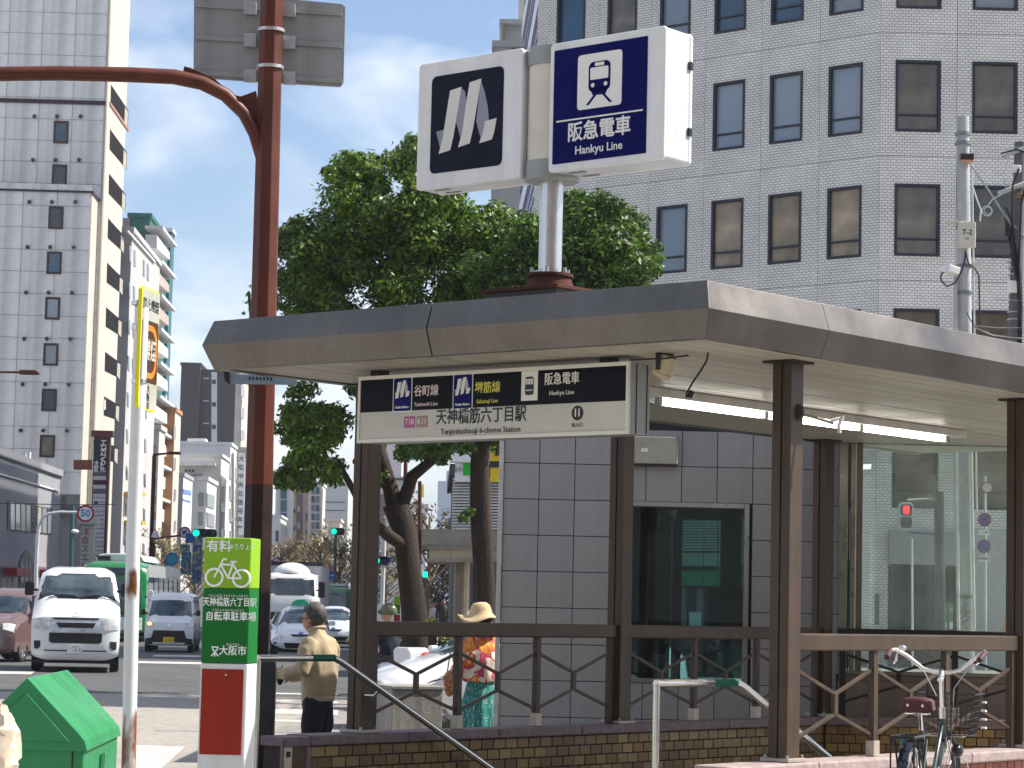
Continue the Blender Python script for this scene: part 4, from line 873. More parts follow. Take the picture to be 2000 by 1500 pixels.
LW.poly('shop_front', [(-30, 1100), (33, 1105), (33, 1300), (-30, 1300)], M('shop_dark', (.10, .10, .11), .4), 's', d1=.04); LW.poly('shop_front', [(68, 1106), (110, 1110), (110, 1300), (68, 1300)], M('shop_dark', (.10, .10, .11), .4), 's', d1=.04); LW.poly('door', [(36, 1142), (65, 1144), (65, 1290), (36, 1290)], M('door_brown', (.08, .055, .04), .5), 's', d1=.05)
awn = M('awning_red', (.42, .05, .06), .6, var=.2)
for pts in ([(5, 1108), (31, 1111), (31, 1126), (5, 1124)], [(76, 1112), (96, 1114), (96, 1130), (76, 1128)]): LW.poly('awning', pts, awn, 's', d0=.05, d1=.7)
for xa in (2, 12, 24, 72, 84, 98): LW.poly('display', [(xa, 1128), (xa+8, 1129), (xa+8, 1170), (xa, 1170)], M('display_pale', (.35, .34, .34), .4, var=.4, scale=2), 's', d0=.042, d1=.05)
b = MB()
for i in range(14): b.cb((LW.w-1-random.random()*1.5, 12+i*2.3, LW.h+.4), (.1+random.random()*.5, .3+random.random()*.7, .5+random.random()*1.3))
b.obj('roof_plant', white_wall, LW.e, kind='stuff')
# gap building with dark window behind the shop
GB = Bd('grey_side_building', 'plain grey building with one dark slit window behind the speed sign', 98, 176, 1000, 140, 5, M('wall_grey_warm', (.36, .35, .34), .7, var=.06)); GB.rect('window', 103, 1038, 112, 1083, pane_dark); GB.rect('roof_unit', 112, 970, 134, 1003, M('unit_brown', (.2, .16, .14), .7), d1=.8)
# tall narrow name board on the tower
YB = 139.; NB = Bd('name_board', 'tall narrow board with a navy top of white letters and blank white plates below', 178, 210, 853, YB, .5, M('board_maroon', (.12, .03, .025), .45), cat='sign', wall='board')
NB.rect('name_panel', 183, 858, 208, 927, M('board_navy', (.015, .015, .035), .35)); NB.rect('grey_band', 183, 922, 208, 929, M('band_grey', (.1, .1, .12), .4), d1=.1)
q = NB.f(200, 893); text('エ\nレ\nガ\nン\nト\nビ\nル', .50, wt, NB.e, NB.FM @ tr(q[0]+.05, q[1], .085), sx=.8, ls=.52, bold=.02); q = NB.f(188.5, 912); text('大\n阪', .42, wt, NB.e, NB.FM @ tr(q[0], q[1], .085), sx=.7, ls=.7, bold=.02)
pw_ = M('plate_white', (.62, .6, .6), .5, rnd=.06); pg_ = M('plate_grey', (.12, .12, .15), .5)
for i in range(27):
    y0 = 930+i*8.6; mt = pw_
    if i in (1,): mt = M('plate_maroon', (.08, .02, .04), .5)
    if i == 3: mt = pg_
    o_ = -(y0-930)*.035; NB.rect('name_plate', 183+o_, y0, 207.5+o_, y0+7.4, mt, d0=.0, d1=.06)
NB.rect('bracket', 143, 898, 179, 917, M('bracket_rust', (.22, .06, .035), .5), d0=-.3, d1=-.1)
# restaurant sign
RS = Bd('restaurant_sign', 'narrow lit white vertical restaurant sign with red and blue letters', 156, 182, 1024, 118, .4, M('sign_cream', (.62, .6, .5), .4), cat='sign', wall='box')
for i, (ch_, c) in enumerate(zip('洋食スエヒロ', ('r', 'r', 'b', 'b', 'b', 'b'))):
    q = RS.f(166.5-i*.3, 1040+i*16.5); text(ch_, .42, M('sign_letter_red', (.35, .03, .12), .5, var=0) if c == 'r' else M('sign_letter_navy', (.03, .04, .15), .5, var=0), RS.e, RS.FM @ tr(q[0], q[1], .012), bold=.0)
# buildings further along the left side
W2 = Bd('slit_window_building', 'white building with pairs of slit windows next to the tall tower', 205, 246, 452, 163, 17, M('white_sunny', (.40, .40, .40), .65, var=.05, scale=.3))
W2.poly('roof_edge', [(246, 449), (300, 510), (300, 514), (246, 453)], white_wall, 's', d1=.15)
for i in range(9):
    for xa, w_ in ((252, 3.0), (261, 3.2), (279, 3.2), (287, 3.2)):
        y0 = 478+i*72+(xa-252)*(1181-478-i*72)/690*1.05; W2.poly('slit_window', [(xa-i*1.1, y0), (xa+w_-i*1.1, y0+3), (xa+w_-i*1.1, y0+34-i), (xa-i*1.1, y0+31-i)], pane_dark, 's', d1=.04)
for y0 in (960, 1016): W2.poly('yellow_sign', [(236+6, y0), (250, y0+2), (250, y0+9), (242, y0+9)], M('sign_amber', (.55, .3, .02), .5), 's', d0=.05, d1=1.2)
GN = Bd('green_tower', 'dark green apartment tower with white balconies rising behind the white building', 240, 281, 424, 205, 14, M('wall_green', (.015, .10, .085), .55, var=.08), roof=M('wall_green', (.015, .10, .085), .55))
GN.rect('brown_panel', 240, 426, 254, 500, M('panel_brown2', (.22, .17, .15), .6))
for i in range(9):
    y0 = 436+i*66; dz = (1181-y0)*.0009
    x0, x1 = 283-i*.9, 318-i*1.0; k = (1181-y0)/560
    GN.poly('balcony', [(x0, y0+22), (x1-9, y0+22+26*k), (x1-9, y0+50+16*k), (x0, y0+48)], (M('balcony_taupe', (.36, .30, .27), .7) if 0 < i < 3 else white_wall), 's', d0=.05, d1=1.0)
    GN.poly('balcony_slab', [(x0, y0+4), (x1-6, y0+4+28*k), (x1-6, y0+9+28*k), (x0, y0+10)], white_wall, 's', d0=.0, d1=1.5); GN.poly('opening', [(x0+6, y0+11+4*k), (x1-10, y0+11+22*k), (x1-10, y0+18+22*k), (x0+6, y0+19+4*k)], pane_dark, 's', d0=.02, d1=.05)
TL = Bd('teal_slab_building', 'narrow teal edged building behind the green tower', 302, 323, 452, 235, 3, M('wall_teal', (.012, .10, .12), .5), roof=white_wall)
for i in range(9): TL.rect('balcony_end', 318, 462+i*62, 325, 472+i*62, white_wall, d0=-.5, d1=.3)
b = Bd('street_side_block', 'pale block with stacked black window signs and brown tiles', 276, 306, 838, 185, 4, M('wall_dusty', (.45, .43, .40), .7))
b.rect('black_sign', 289, 800, 298, 852, dark_print, d0=.1, d1=.3); q = b.f(293.5, 826); text('貸\n会\n議\n室', .5, wt, b.e, b.FM @ tr(q[0], q[1], .31), ls=.75)
for i in range(7): b.rect('window', 279, 870+i*33, 288, 886+i*33, pane_dark); b.rect('tile_strip', 290, 868+i*33, 305, 884+i*33, M('tile_brown', (.32, .2, .15), .6), d1=.05)
OB = Bd('orange_building', 'narrow orange brown building with a cream side and slim windows', 305, 336, 803, 215, 5, M('wall_orange', (.40, .19, .075), .65, var=.06))
b = MB(); b.box(0, OB.d, 0, OB.h, 0, .02, OB.SMx); b.obj('side_wall', conc_cream, OB.e)
for i in range(4): OB.poly('side_window', [(339, 832+i*62), (343, 833+i*61), (342, 858+i*60), (338, 859+i*61)], M('pane_mauve', (.25, .2, .22), .2), 's', d0=.021, d1=.05)
DG = Bd('dark_grey_block', 'large dark grey block with a white stair strip rising over the white offices', 347, 384, 713, 330, 16, M('wall_charcoal', (.055, .048, .052), .7, var=.05, streak=.1, scale=.3))
DG2 = Bd('dark_grey_block', 'lower right half of the dark grey block carrying the white strip', 384, 454, 727, 331, 16, M('wall_charcoal', (.055, .048, .052), .7))
DG2.rect('white_strip', 413, 727, 424, 868, M('strip_white', (.55, .58, .58), .6), d1=.1)
for y0 in (742, 786, 830): DG2.rect('vent', 414, y0, 422, y0+8, pane_dark, d0=.11, d1=.2); DG2.rect('mark', 397, y0-4, 408, y0-2, white_wall)
SP = Bd('cream_slab_tower', 'tall cream slab with mauve windows seen left of the red pole', 455, 468, 738, 300, 10, conc_cream)
for i in range(10): SP.poly('window', [(469, 752+i*44), (476, 754+i*43), (476, 774+i*42), (469, 774+i*43)], M('pane_mauve', (.25, .2, .22), .2), 's', d1=.1)
SPs = Bd('banner_building', 'cream building with a long vertical lettered banner left of the red pole', 463, 482, 880, 255, 15, conc_cream); SPs.rect('banner', 466, 885, 478, 1045, white_flat, d1=.3)
for i, ch_ in enumerate('大阪中央北信用金庫'):
    q = SPs.f(472-i*.5, 897+i*17); text(ch_, .62, M('grey_letter', (.12, .13, .15), .5, var=0), SPs.e, SPs.FM @ tr(q[0], q[1], .31), bold=.03)
def office(name, label, px0, px1, yt, Y, d, mat, rows, cols, y0, dy, wh, sidew=0, group=None):
    B = Bd(name, label, px0, px1, yt, Y, d, mat, group=group)
    for r in range(rows):
        for c in range(cols):
            w_ = (px1-px0)/cols; B.rect('window', px0+w_*(c+.2)-(r*dy)*.03, y0+r*dy, px0+w_*(c+.8)-(r*dy)*.03, y0+r*dy+wh, random.choice((pane_dark, pane_blind, pane_blue)), d1=.1)
        if sidew:
            k = (1181-(y0+r*dy))/560; B.poly('side_window', [(px1+2, y0+r*dy+2*k), (px1+sidew, y0+r*dy+sidew*k), (px1+sidew, y0+r*dy+wh+sidew*k*.9), (px1+2, y0+r*dy+wh+1)], random.choice((pane_blind, M('pane_greenish', (.3, .36, .34), .15))), 's', d1=.1)
    return B
o1 = office('white_office', 'wide white office block below the dark grey block, topmost of its stepped row', 338, 446, 868, 290, 18, white_wall, 0, 1, 0, 0, 0)
for r in range(5): o1.poly('side_window', [(448, 905+r*44), (461, 915+r*41), (461, 942+r*40), (448, 934+r*43)], M('pane_greenish', (.3, .36, .34), .15), 's', d1=.1); o1.poly('side_rib', [(452, 884+r*44), (454, 885+r*44), (454, 930+r*40), (452, 930+r*40)], conc_cream, 's', d0=.1, d1=.3)
o1.rect('roof_box', 361, 853, 397, 869, M('box_white2', (.66, .64, .60), .6), d0=-6, d1=-3); o1.rect('roof_sign', 378, 860, 389, 864, dark_print, d0=-2.9, d1=-2.8)
o2 = office('white_office', 'white office with three dark marks under its deep cornice', 332, 428, 891, 262, 11, M('wall_white_warm', (.56, .55, .52), .65, var=.06), 0, 1, 0, 0, 0)
o2.rect('cornice', 335, 905, 422, 910, conc_pale, d1=1.); 
for xa in (361, 368, 375): o2.rect('mark', xa, 917, xa+4, 922, frame_brown)
o2.rect('ledge', 363, 927, 394, 930, M('ledge_grey', (.2, .2, .22), .6), d1=.5)
for r in range(4): o2.poly('side_window', [(430, 928+r*52), (438, 934+r*50), (438, 952+r*48), (430, 950+r*50)], M('pane_greenish', (.3, .36, .34), .15), 's', d1=.1)
o3 = Bd('blue_lettered_building', 'grey white building with a slanted top and small blue lettering', 340, 354, 930, 232, 9, M('wall_grey2', (.3, .29, .29), .7)); b = MB(); b.box(0, 9, 0, o3.h, 0, .03, o3.SMx); b.obj('side_wall', white_wall, o3.e)
o3.poly('lettering_band', [(357, 955), (372, 959), (372, 967), (357, 964)], M('letter_blue', (.12, .2, .5), .5), 's', d0=.04, d1=.08); o3.poly('lettering_band', [(356, 974), (371, 979), (371, 982), (356, 977)], M('letter_blue', (.12, .2, .5), .5), 's', d0=.04, d1=.08)
o4 = office('white_corner_building', 'small white corner building with ribbed side windows above the traffic signal', 384, 401, 938, 222, 10, white_wall, 3, 1, 962, 38, 26, 16)
# right of the red pole, far down the street
far = 'distant buildings down the street'
o = Bd('distant_building', 'white slab with a dark teal glass strip far off right of the red pole', 536, 573, 940, 380, 20, white_wall, group=far); o.rect('glass_strip', 548, 940, 560, 1075, M('teal_strip', (.02, .09, .13), .2), d1=.2)
for y0 in (975, 1000, 1025, 1050): o.rect('floor_line', 548, y0, 560, y0+1.5, white_wall, d0=.2, d1=.4)
o = Bd('distant_building', 'low pale building with a dark gable beside the red pole', 524, 546, 1010, 330, 14, white_wall, group=far); o.rect('window', 538, 1036, 544, 1058, pane_dark)
o = Bd('distant_building', 'orange and mauve striped building with small square windows down the street', 571, 606, 962, 355, 16, M('wall_peach', (.6, .42, .28), .7), group=far); o.rect('mauve_strip', 579, 965, 591, 1090, M('strip_mauve', (.16, .12, .13), .6), d1=.1); o.rect('pink_strip', 591, 965, 606, 1090, M('strip_pink', (.58, .42, .38), .6), d1=.08)
for y0 in (994, 1027, 1060):
    o.rect('window', 573, y0, 577, y0+8, pane_dark); o.rect('window', 581, y0-6, 586, y0+6, frame_pale, d0=.11, d1=.2); o.rect('window', 597, y0+8, 602, y0+24, M('strip_mauve', (.16, .12, .13), .6), d1=.15)
o = Bd('distant_building', 'pale tower with a blue grey glazed grid far down the street', 600, 626, 946, 345, 12, M('wall_cream2', (.66, .62, .55), .7), group=far)
for r in range(8):
    for c in range(2): o.rect('window', 608+c*9, 952+r*17, 615+c*9, 965+r*17, (M('pane_slate', (.16, .2, .25), .15), pane_blue)[(r+c) % 2], d1=.1)
o = Bd('distant_building', 'wide grey white block with floor lines far down the street behind the left post', 622, 678, 930, 420, 20, M('wall_grey3', (.46, .47, .47), .7), group=far)
for y0 in (980, 996, 1016, 1035): o.rect('floor_line', 624, y0, 674, y0+1.5, pane_dark, d1=.1)
o = Bd('distant_building', 'small white and peach building below the far green signal', 632, 662, 1018, 300, 10, M('wall_peach2', (.66, .55, .47), .7), group=far); o.rect('window', 634, 1022, 641, 1058, white_flat, d1=.1); o.rect('window', 645, 1066, 651, 1072, pane_dark)
o = Bd('distant_building', 'pale pink building with a vertical red lettered sign behind the tree fork', 706, 782, 850, 330, 20, M('wall_pinkish', (.54, .5, .5), .7), group=far); o.rect('sign_strip', 728, 870, 744, 940, white_flat, d1=.4)
for i, c in enumerate('五大飯'):
    q = o.f(736, 899+i*15); text(c, 1.0, M('letter_crimson', (.5, .06, .1), .5, var=0), o.e, o.FM @ tr(q[0], q[1], .41), bold=.03)
o.rect('mauve_wall', 738, 965, 752, 1030, M('strip_mauve', (.16, .12, .13), .6))
o = Bd('distant_building', 'grey white building with a red roof edge right of the fork of the tree', 774, 800, 936, 300, 16, M('wall_grey4', (.5, .51, .53), .7), group=far); o.rect('roof_edge', 772, 934, 802, 938, maroon, d1=.5); o.poly('shade_wall', [(800, 945), (818, 962), (818, 990), (800, 990)], M('slate_side', (.24, .27, .32), .6), 's')
o = Bd('distant_building', 'white building with a small yellow sign, farthest right of the street', 800, 832, 990, 280, 14, white_wall, group=far); o.rect('yellow_sign', 820, 947, 828, 972, M('sign_amber2', (.7, .6, .05), .5), d1=.5); o.rect('window', 806, 1002, 826, 1008, pane_dark)
o = Bd('distant_building', 'long white building with dark red floor bands behind the forked trunk', 700, 790, 1040, 200, 12, white_wall, group=far)
for y0 in (1050, 1060, 1074): o.rect('floor_band', 702, y0, 790, y0+(3 if y0 < 1070 else 5), maroon if y0 == 1074 else M('band_slate', (.3, .3, .32), .6), d1=.1)
for xa in range(722, 790, 14): o.rect('shop_window', xa, 1108, xa+9, 1132, random.choice((pane_dark, pane_blind)), d1=.1)
o = Bd('skyscraper', 'hazy blue glass tower far away between the tree and the louvred building', 853, 887, 941, 1500, 60, M('far_glass_hazed', (.15, .22, .31), .25, var=.08, scale=.05), ang=SA)  # blue glass colour also carries some painted distance haze
b = MB(); b.box(o.w*.47, o.w*1.02, 5, 40, o.h, o.h+7); b.obj('penthouse', M('far_glass_hazed', (.15, .22, .31), .25), o.e)
for r in range(24): b = MB(); b.box(0, o.w, 0, .5, 2+r*3, 2.5+r*3, o.FM); b.obj('floor_line', M('far_line', (.22, .3, .4), .4), o.e)
# louvred building + signs
LV = Bd('louvred_building', 'building clad in pale horizontal louvres behind the right tree trunk', 885, 985, 930, 75, 12, M('louvre_shadow', (.10, .095, .085), .7))
for i in range(24):
    y0 = 934+i*5.7; LV.rect('louvre', 884-i*.1, y0, 985, y0+3.5, M('louvre_pale', (.56, .55, .52), .5, rnd=.06), d0=.05, d1=.22)
sgn = Bd('roof_sign', 'white and green sign board on the louvred building', 886, 922, 903, 74.6, .3, white_flat, cat='sign', wall='board', z0=LV.h+ZR-.2); sgn.rect('green_panel', 905, 905, 921, 928, M('sign_bright_green', (.02, .45, .03), .4), d1=.05); q = sgn.f(895, 918); text('歯科', .2, M('grey_letter', (.12, .13, .15), .5, var=0), sgn.e, sgn.FM @ tr(q[0], q[1], .01))
ys = Bd('roof_sign', 'yellow and black sign board right of the green one on the louvred building', 956, 1010, 855, 74.2, .3, M('sign_taxi_yellow', (.72, .52, .01), .4), cat='sign', wall='board', z0=LV.h+ZR-.2); ys.poly('black_shape', [(972, 858), (984, 858), (984, 890), (966, 890)], dark_print, d1=.05); ys.rect('black_band', 956, 901, 1010, 913, dark_print, d1=.05)
# ---------------------------------------------------------------- white brick corner building on the right
def brickmat():
    m = bpy.data.materials.new('white_brick_cladding'); m.use_nodes = True; nt = m.node_tree; N = nt.nodes; L = nt.links; b = N['Principled BSDF']; b.inputs['Roughness'].default_value = .55
    t = N.new('ShaderNodeTexCoord'); s = N.new('ShaderNodeSeparateXYZ'); c = N.new('ShaderNodeCombineXYZ'); L.new(t.outputs['Object'], s.inputs[0]); L.new(s.outputs['X'], c.inputs['X']); L.new(s.outputs['Z'], c.inputs['Y'])
    k = N.new('ShaderNodeTexBrick'); L.new(c.outputs[0], k.inputs['Vector']); k.inputs['Scale'].default_value = 1; k.inputs['Brick Width'].default_value = .165; k.inputs['Row Height'].default_value = .082; k.inputs['Mortar Size'].default_value = .0105; k.inputs['Mortar Smooth'].default_value = .15
    k.inputs['Color1'].default_value = (.80, .78, .725, 1); k.inputs['Color2'].default_value = (.70, .68, .63, 1); k.inputs['Mortar'].default_value = (.27, .265, .26, 1); k.inputs['Bias'].default_value = -.2
    n = N.new('ShaderNodeTexNoise'); n.inputs['Scale'].default_value = .7; n.inputs['Detail'].default_value = 6; L.new(t.outputs['Object'], n.inputs['Vector'])
    h = N.new('ShaderNodeMapRange'); h.inputs[1].default_value = .3; h.inputs[2].default_value = .7; h.inputs[3].default_value = .84; h.inputs[4].default_value = 1.1; L.new(n.outputs['Fac'], h.inputs[0])
    v = N.new('ShaderNodeVectorMath'); v.operation = 'SCALE'; L.new(k.outputs['Color'], v.inputs[0]); L.new(h.outputs[0], v.inputs['Scale']); L.new(v.outputs[0], b.inputs['Base Color'])
    bp = N.new('ShaderNodeBump'); bp.inputs['Strength'].default_value = .5; bp.inputs['Distance'].default_value = .02; bp.invert = True; L.new(k.outputs['Fac'], bp.inputs['Height']); L.new(bp.outputs[0], b.inputs['Normal']); return m
wbr = brickmat(); YBK = 72.
cB = at(1710, 1180, YBK); cB.z = 0
bb_ = thing('brick_corner_building', 'white brick clad corner building with rows of dark framed windows', 'building', cB, 0)
LA = R_(140.07)
px = YBK/FPX
def zc_(py): return at(1712, py, YBK).z
fh = zc_(62)-zc_(303); zr0 = zc_(303)
core = MB(); core.box(.03, 14, .16, 9, 0, 34); dl = V(math.cos(LA), math.sin(LA), 0); nl = V(-dl.y, dl.x, 0)   # nl points inward (away from camera)?
if nl.y < 0: nl = -nl
core.obj('core', M('core_dark', (.05, .05, .055), .8), bb_)
def bay_mesh(w, hole, g=.009):
    x0, x1, z0, z1 = hole; b = MB(); T_ = .22
    for a in ((g, x0, g, fh-g), (x1, w-g, g, fh-g), (x0, x1, g, z0), (x0, x1, z1, fh-g)): b.box(a[0], a[1], 0, T_, a[2], a[3])
    return b.mesh('wall_panel', wbr)
def win_meshes(x0, x1, z0, z1, bar):
    t = .085; b = MB()
    for a in ((x0, x0+t, z0, z1), (x1-t, x1, z0, z1), (x0+t, x1-t, z0, z0+t), (x0+t, x1-t, z1-t, z1)): b.box(a[0], a[1], -.02, .2, a[2], a[3])
    zb = z0+(z1-z0)*.24; b.box(x0+t, x1-t, .05, .14, zb-.03, zb+.03)
    p = MB(); p.box(x0+t, x1-t, .10, .12, z0+t, z1-t); return b.mesh('window', frame_navy), p
def wallrun(M0, ws, hx, hz, pick):
    x = 0; cache = {}
    for i, w in enumerate(ws):
        for f in range(-4, 4):
            z = zr0+f*fh
            if z < -.2 or z > 30: continue
            key = round(w, 3)
            if key not in cache:
                h = (w*hx[0], w*hx[1], fh*hz[0], fh*hz[1]); fm_, pm_ = win_meshes(*h, 0); cache[key] = (bay_mesh(w, h), fm_, pm_, {})
            bm_, fm_, pm_, pc_ = cache[key]
            mm = M0 @ tr(x, 0, z)
            link('wall_panel', bm_, bb_, m=mm); wo = link('window', fm_, bb_, m=mm)
            mt = pick(i, f)
            if mt.name not in pc_: pc_[mt.name] = pm_.mesh('pane', mt)
            link('pane', pc_[mt.name], wo)
        x += w
pane_sky_reflect = M('pane_sky_reflect', (.20, .25, .31), .05, var=.12, rnd=.12, scale=.5, spec=.7); pane_navy = M('pane_navy', (.012, .05, .10), .04, var=.3, rnd=.3, scale=.6, spec=.8); pane_tan_reflect = M('pane_tan_reflect', (.30, .24, .165), .08, var=.4, scale=1.3, rnd=.15)  # sky and tan panes have reflected sky and beige facades painted in
def pick_c(i, f): return {0: pane_brown, 1: pane_blind if i == 1 else pane_brown, -1: pane_brown}.get(f, pane_brown if f < 0 else (pane_brown if i == 0 else pane_navy))
wc = 152.2*px
wallrun(tr(0, 0, 0), [wc]*5, ((1740-1710)/152., (1830-1710)/152.), ((303-256)/241., (303-116)/241.), pick_c)
# left facade: bays along dl, right to left
def along(pxx): q = atp(pxx, 300, cB, nl); return (q-cB).dot(dl)
js = [along(x) for x in (1710, 1592, 1477.5, 1368)]
wl_ = [js[i+1]-js[i] for i in range(3)]; wl_m = sum(wl_)/3; nb_ = 6
b = MB(); P4 = [V(0, 0, 0)+nl*.2+dl*.05, dl*(wl_m*nb_)+nl*.2, dl*(wl_m*nb_)+nl*9, nl*9]; b.prism([(p.x, p.y) for p in P4], 0, 34); b.obj('core', M('core_dark', (.05, .05, .055), .8), bb_)
LF = frame((0, 0, 0), -dl, (0, 0, 1)); ML = Matrix(((-dl.x, nl.x, 0, 0), (-dl.y, nl.y, 0, 0), (0, 0, 1, 0), (0, 0, 0, 1))) 
def pick_l(i, f):
    i = nb_-1-i
    if f == 0: return pane_sky_reflect
    if f == 1: return (pane_blind, pane_navy, pane_navy, pane_sky_reflect, pane_brown, pane_navy, pane_navy)[i]
    if f == -1: return (pane_tan_reflect, pane_tan_reflect, pane_tan_reflect, pane_sky_reflect, pane_sky_reflect, pane_dark, pane_dark)[i]
    return pane_navy if f > 1 else pane_brown
wx0 = (along(1684)-0)/wl_m; wx1 = along(1617)/wl_m
wallrun(ML @ tr(-wl_m*nb_, 0, 0), [wl_m]*nb_, (1-wx1, 1-wx0), ((303-256)/241., (303-116)/241.), pick_l)
b = MB(); b.box(wl_m*0, .5, 0, .22, 0, 30); b.obj('end_pier', wbr, bb_, m=ML @ tr(-wl_m*nb_-.5, 0, 0))
# ground floor seen through the glass
gy = zc_(1029)
for x0, x1, z0, z1, mt, nm, y0, y1 in ((-.2, .35, 0, gy, wbr, 'pier', -.03, .2), (.36, 2.4, zc_(1101), zc_(1036), M('shutter_grey', (.36, .38, .40), .5, var=.05, metal=.2), 'shutter_box', -.25, .2), (.36, 2.4, 0, zc_(1101)-.01, M('entrance_dark', (.012, .03, .035), .15), 'entrance_glass', .0, .2), (2.41, 6, 0, gy, M('wall_grey5', (.42, .43, .42), .6), 'ground_wall', -.03, .2)):
    b = MB(); b.box(x0, x1, y0, y1, z0, z1); b.obj(nm, mt, bb_)
for i in range(13):
    z = zc_(1101)+i*(zc_(1036)-zc_(1101))/13; b = MB(); b.box(.38, 2.38, -.275, -.251, z+.012, z+.065); b.obj('shutter_slat', M('shutter_grey', (.36, .38, .40), .5), bb_)
b = MB(); b.box(-.02, .1, -.06, -.035, zc_(1220), zc_(1160)); b.obj('green_plate', M('plate_green', (.03, .16, .09), .5), bb_)
# neighbours left of the brick building
nbd = Bd('stepped_grey_building', 'grey concrete building with a stepped roof behind the silver M sign', 966, 1030, 92, 137, 14, M('conc_grey', (.40, .39, .37), .7, var=.08), ang=R_(0), pyr=90)
W_n = nbd.w; b = MB(); b.box(W_n*.3, W_n*1.5, 1, 12, nbd.h+.35, nbd.h+1.5); b.obj('upper_block', M('conc_ribbed', (.36, .36, .36), .7), nbd.e)
b = MB(); b.box(W_n*.13, W_n*1.3, .5, 12.5, nbd.h+1.5, nbd.h+1.75); b.obj('slab', M('conc_grey', (.40, .39, .37), .7), nbd.e); b = MB(); b.box(W_n*.15, W_n*.22, .6, .9, nbd.h+.35, nbd.h+1.5); b.obj('pillar', M('conc_grey', (.40, .39, .37), .7), nbd.e)
b = MB(); b.box(W_n*.7, W_n*1.6, 4, 12, nbd.h+1.75, nbd.h+8); b.obj('lift_house', M('conc_cream2', (.48, .44, .39), .7), nbd.e)
b = MB(); b.box(W_n*.52, W_n*.95, -.05, .02, nbd.h-.6, nbd.h-.05); b.obj('opening', M('opening_shade', (.12, .11, .09), .7), nbd.e)
gt = Bd('glass_tower', 'tall blue and white striped glass tower left of the brick building', 1075, 1200, -400, 100, 33, M('stripe_blue', (.05, .07, .17), .15, var=.1), pyr=40)
fin = M('fin_white', (.66, .70, .80), .35); b = MB(); b.box(-.12, 0, 0, 33, 0, .9); fme = b.mesh('white_fin', fin); b = MB(); b.box(-.05, 0, 0, 33, 0, .16); fm2 = b.mesh('pale_line', M('line_lilac', (.3, .3, .45), .3))
for k in range(12):
    link('white_fin', fme, gt.e, m=tr(0, 0, 1.2+k*3.5))
    for j in range(3): link('pale_line', fm2, gt.e, m=tr(0, 0, 2.5+k*3.5+j*.65))

# facades added behind the viewer to block sky light, seen in panes and metal
opp = M('facade_beige', (.34, .29, .23), .7, var=.15, scale=.15)
for x, w_, d_, h_, Y in ((-46, 30, 12, 27, -32), (-14, 26, 12, 34, -34), (14, 30, 12, 25, -32), (46, 30, 12, 30, -36)):
    b = MB(); b.box(x, x+w_, Y-d_, Y, -.1, h_)
    for r in range(int(h_/3.4)):
        for c in range(int(w_/3)): b.box(x+c*3+.7, x+c*3+2.3, Y, Y+.12, r*3.4+1.1, r*3.4+2.6)
    struct(b.obj('added_buildings_behind', opp))

sf = Bd('shop_building', 'louvred shop with a green awning glimpsed through the lift window', 1322, 1470, 1010, 56, 5, M('shopfront_dark', (.05, .06, .06), .5))
for i in range(12): sf.rect('louvre', 1322, 1012+i*5.5, 1470, 1015.5+i*5.5, M('louvre_pale', (.56, .55, .52), .5), d0=.03, d1=.16)
sf.rect('beige_band', 1322, 1080, 1470, 1106, M('wall_cream3', (.5, .47, .4), .6), d1=.1); sf.rect('awning', 1322, 1116, 1470, 1144, M('awning_green', (.02, .30, .13), .6), d1=.9)
for i in range(8): sf.rect('shop_window', 1326+i*17, 1150, 1340+i*17, 1222, (pane_blind, pane_blue)[i % 2], d1=.06)
sf.rect('white_panel', 1345, 1195, 1368, 1232, white_flat, d0=.1, d1=.14)
# ---------------------------------------------------------------- trees
def leafmat(name, c1, c2, tl=.25):
    m = bpy.data.materials.new(name); m.use_nodes = True; nt = m.node_tree; N = nt.nodes; L = nt.links; b = N['Principled BSDF']; b.inputs['Roughness'].default_value = .42; b.inputs['Specular IOR Level'].default_value = .35
    g = N.new('ShaderNodeNewGeometry'); r = N.new('ShaderNodeValToRGB'); e = r.color_ramp.elements; e[0].color = (*c1, 1); e[1].color = (*c2, 1); e[0].position = .1; e[1].position = .95; L.new(g.outputs['Random Per Island'], r.inputs[0])
    t = N.new('ShaderNodeTexCoord'); n = N.new('ShaderNodeTexNoise'); n.inputs['Scale'].default_value = .9; n.inputs['Detail'].default_value = 2; L.new(t.outputs['Object'], n.inputs['Vector'])
    h = N.new('ShaderNodeMapRange'); h.inputs[1].default_value = .35; h.inputs[2].default_value = .65; h.inputs[3].default_value = .7; h.inputs[4].default_value = 1.35; L.new(n.outputs['Fac'], h.inputs[0])
    v = N.new('ShaderNodeVectorMath'); v.operation = 'SCALE'; L.new(r.outputs[0], v.inputs[0]); L.new(h.outputs[0], v.inputs['Scale']); L.new(v.outputs[0], b.inputs['Base Color'])
    tr_ = N.new('ShaderNodeBsdfTranslucent'); L.new(v.outputs[0], tr_.inputs[0]); mx_ = N.new('ShaderNodeMixShader'); mx_.inputs[0].default_value = tl
    L.new(b.outputs[0], mx_.inputs[1]); L.new(tr_.outputs[0], mx_.inputs[2]); L.new(mx_.outputs[0], N['Material Output'].inputs[0]); return m
rng = np.random.default_rng(11)
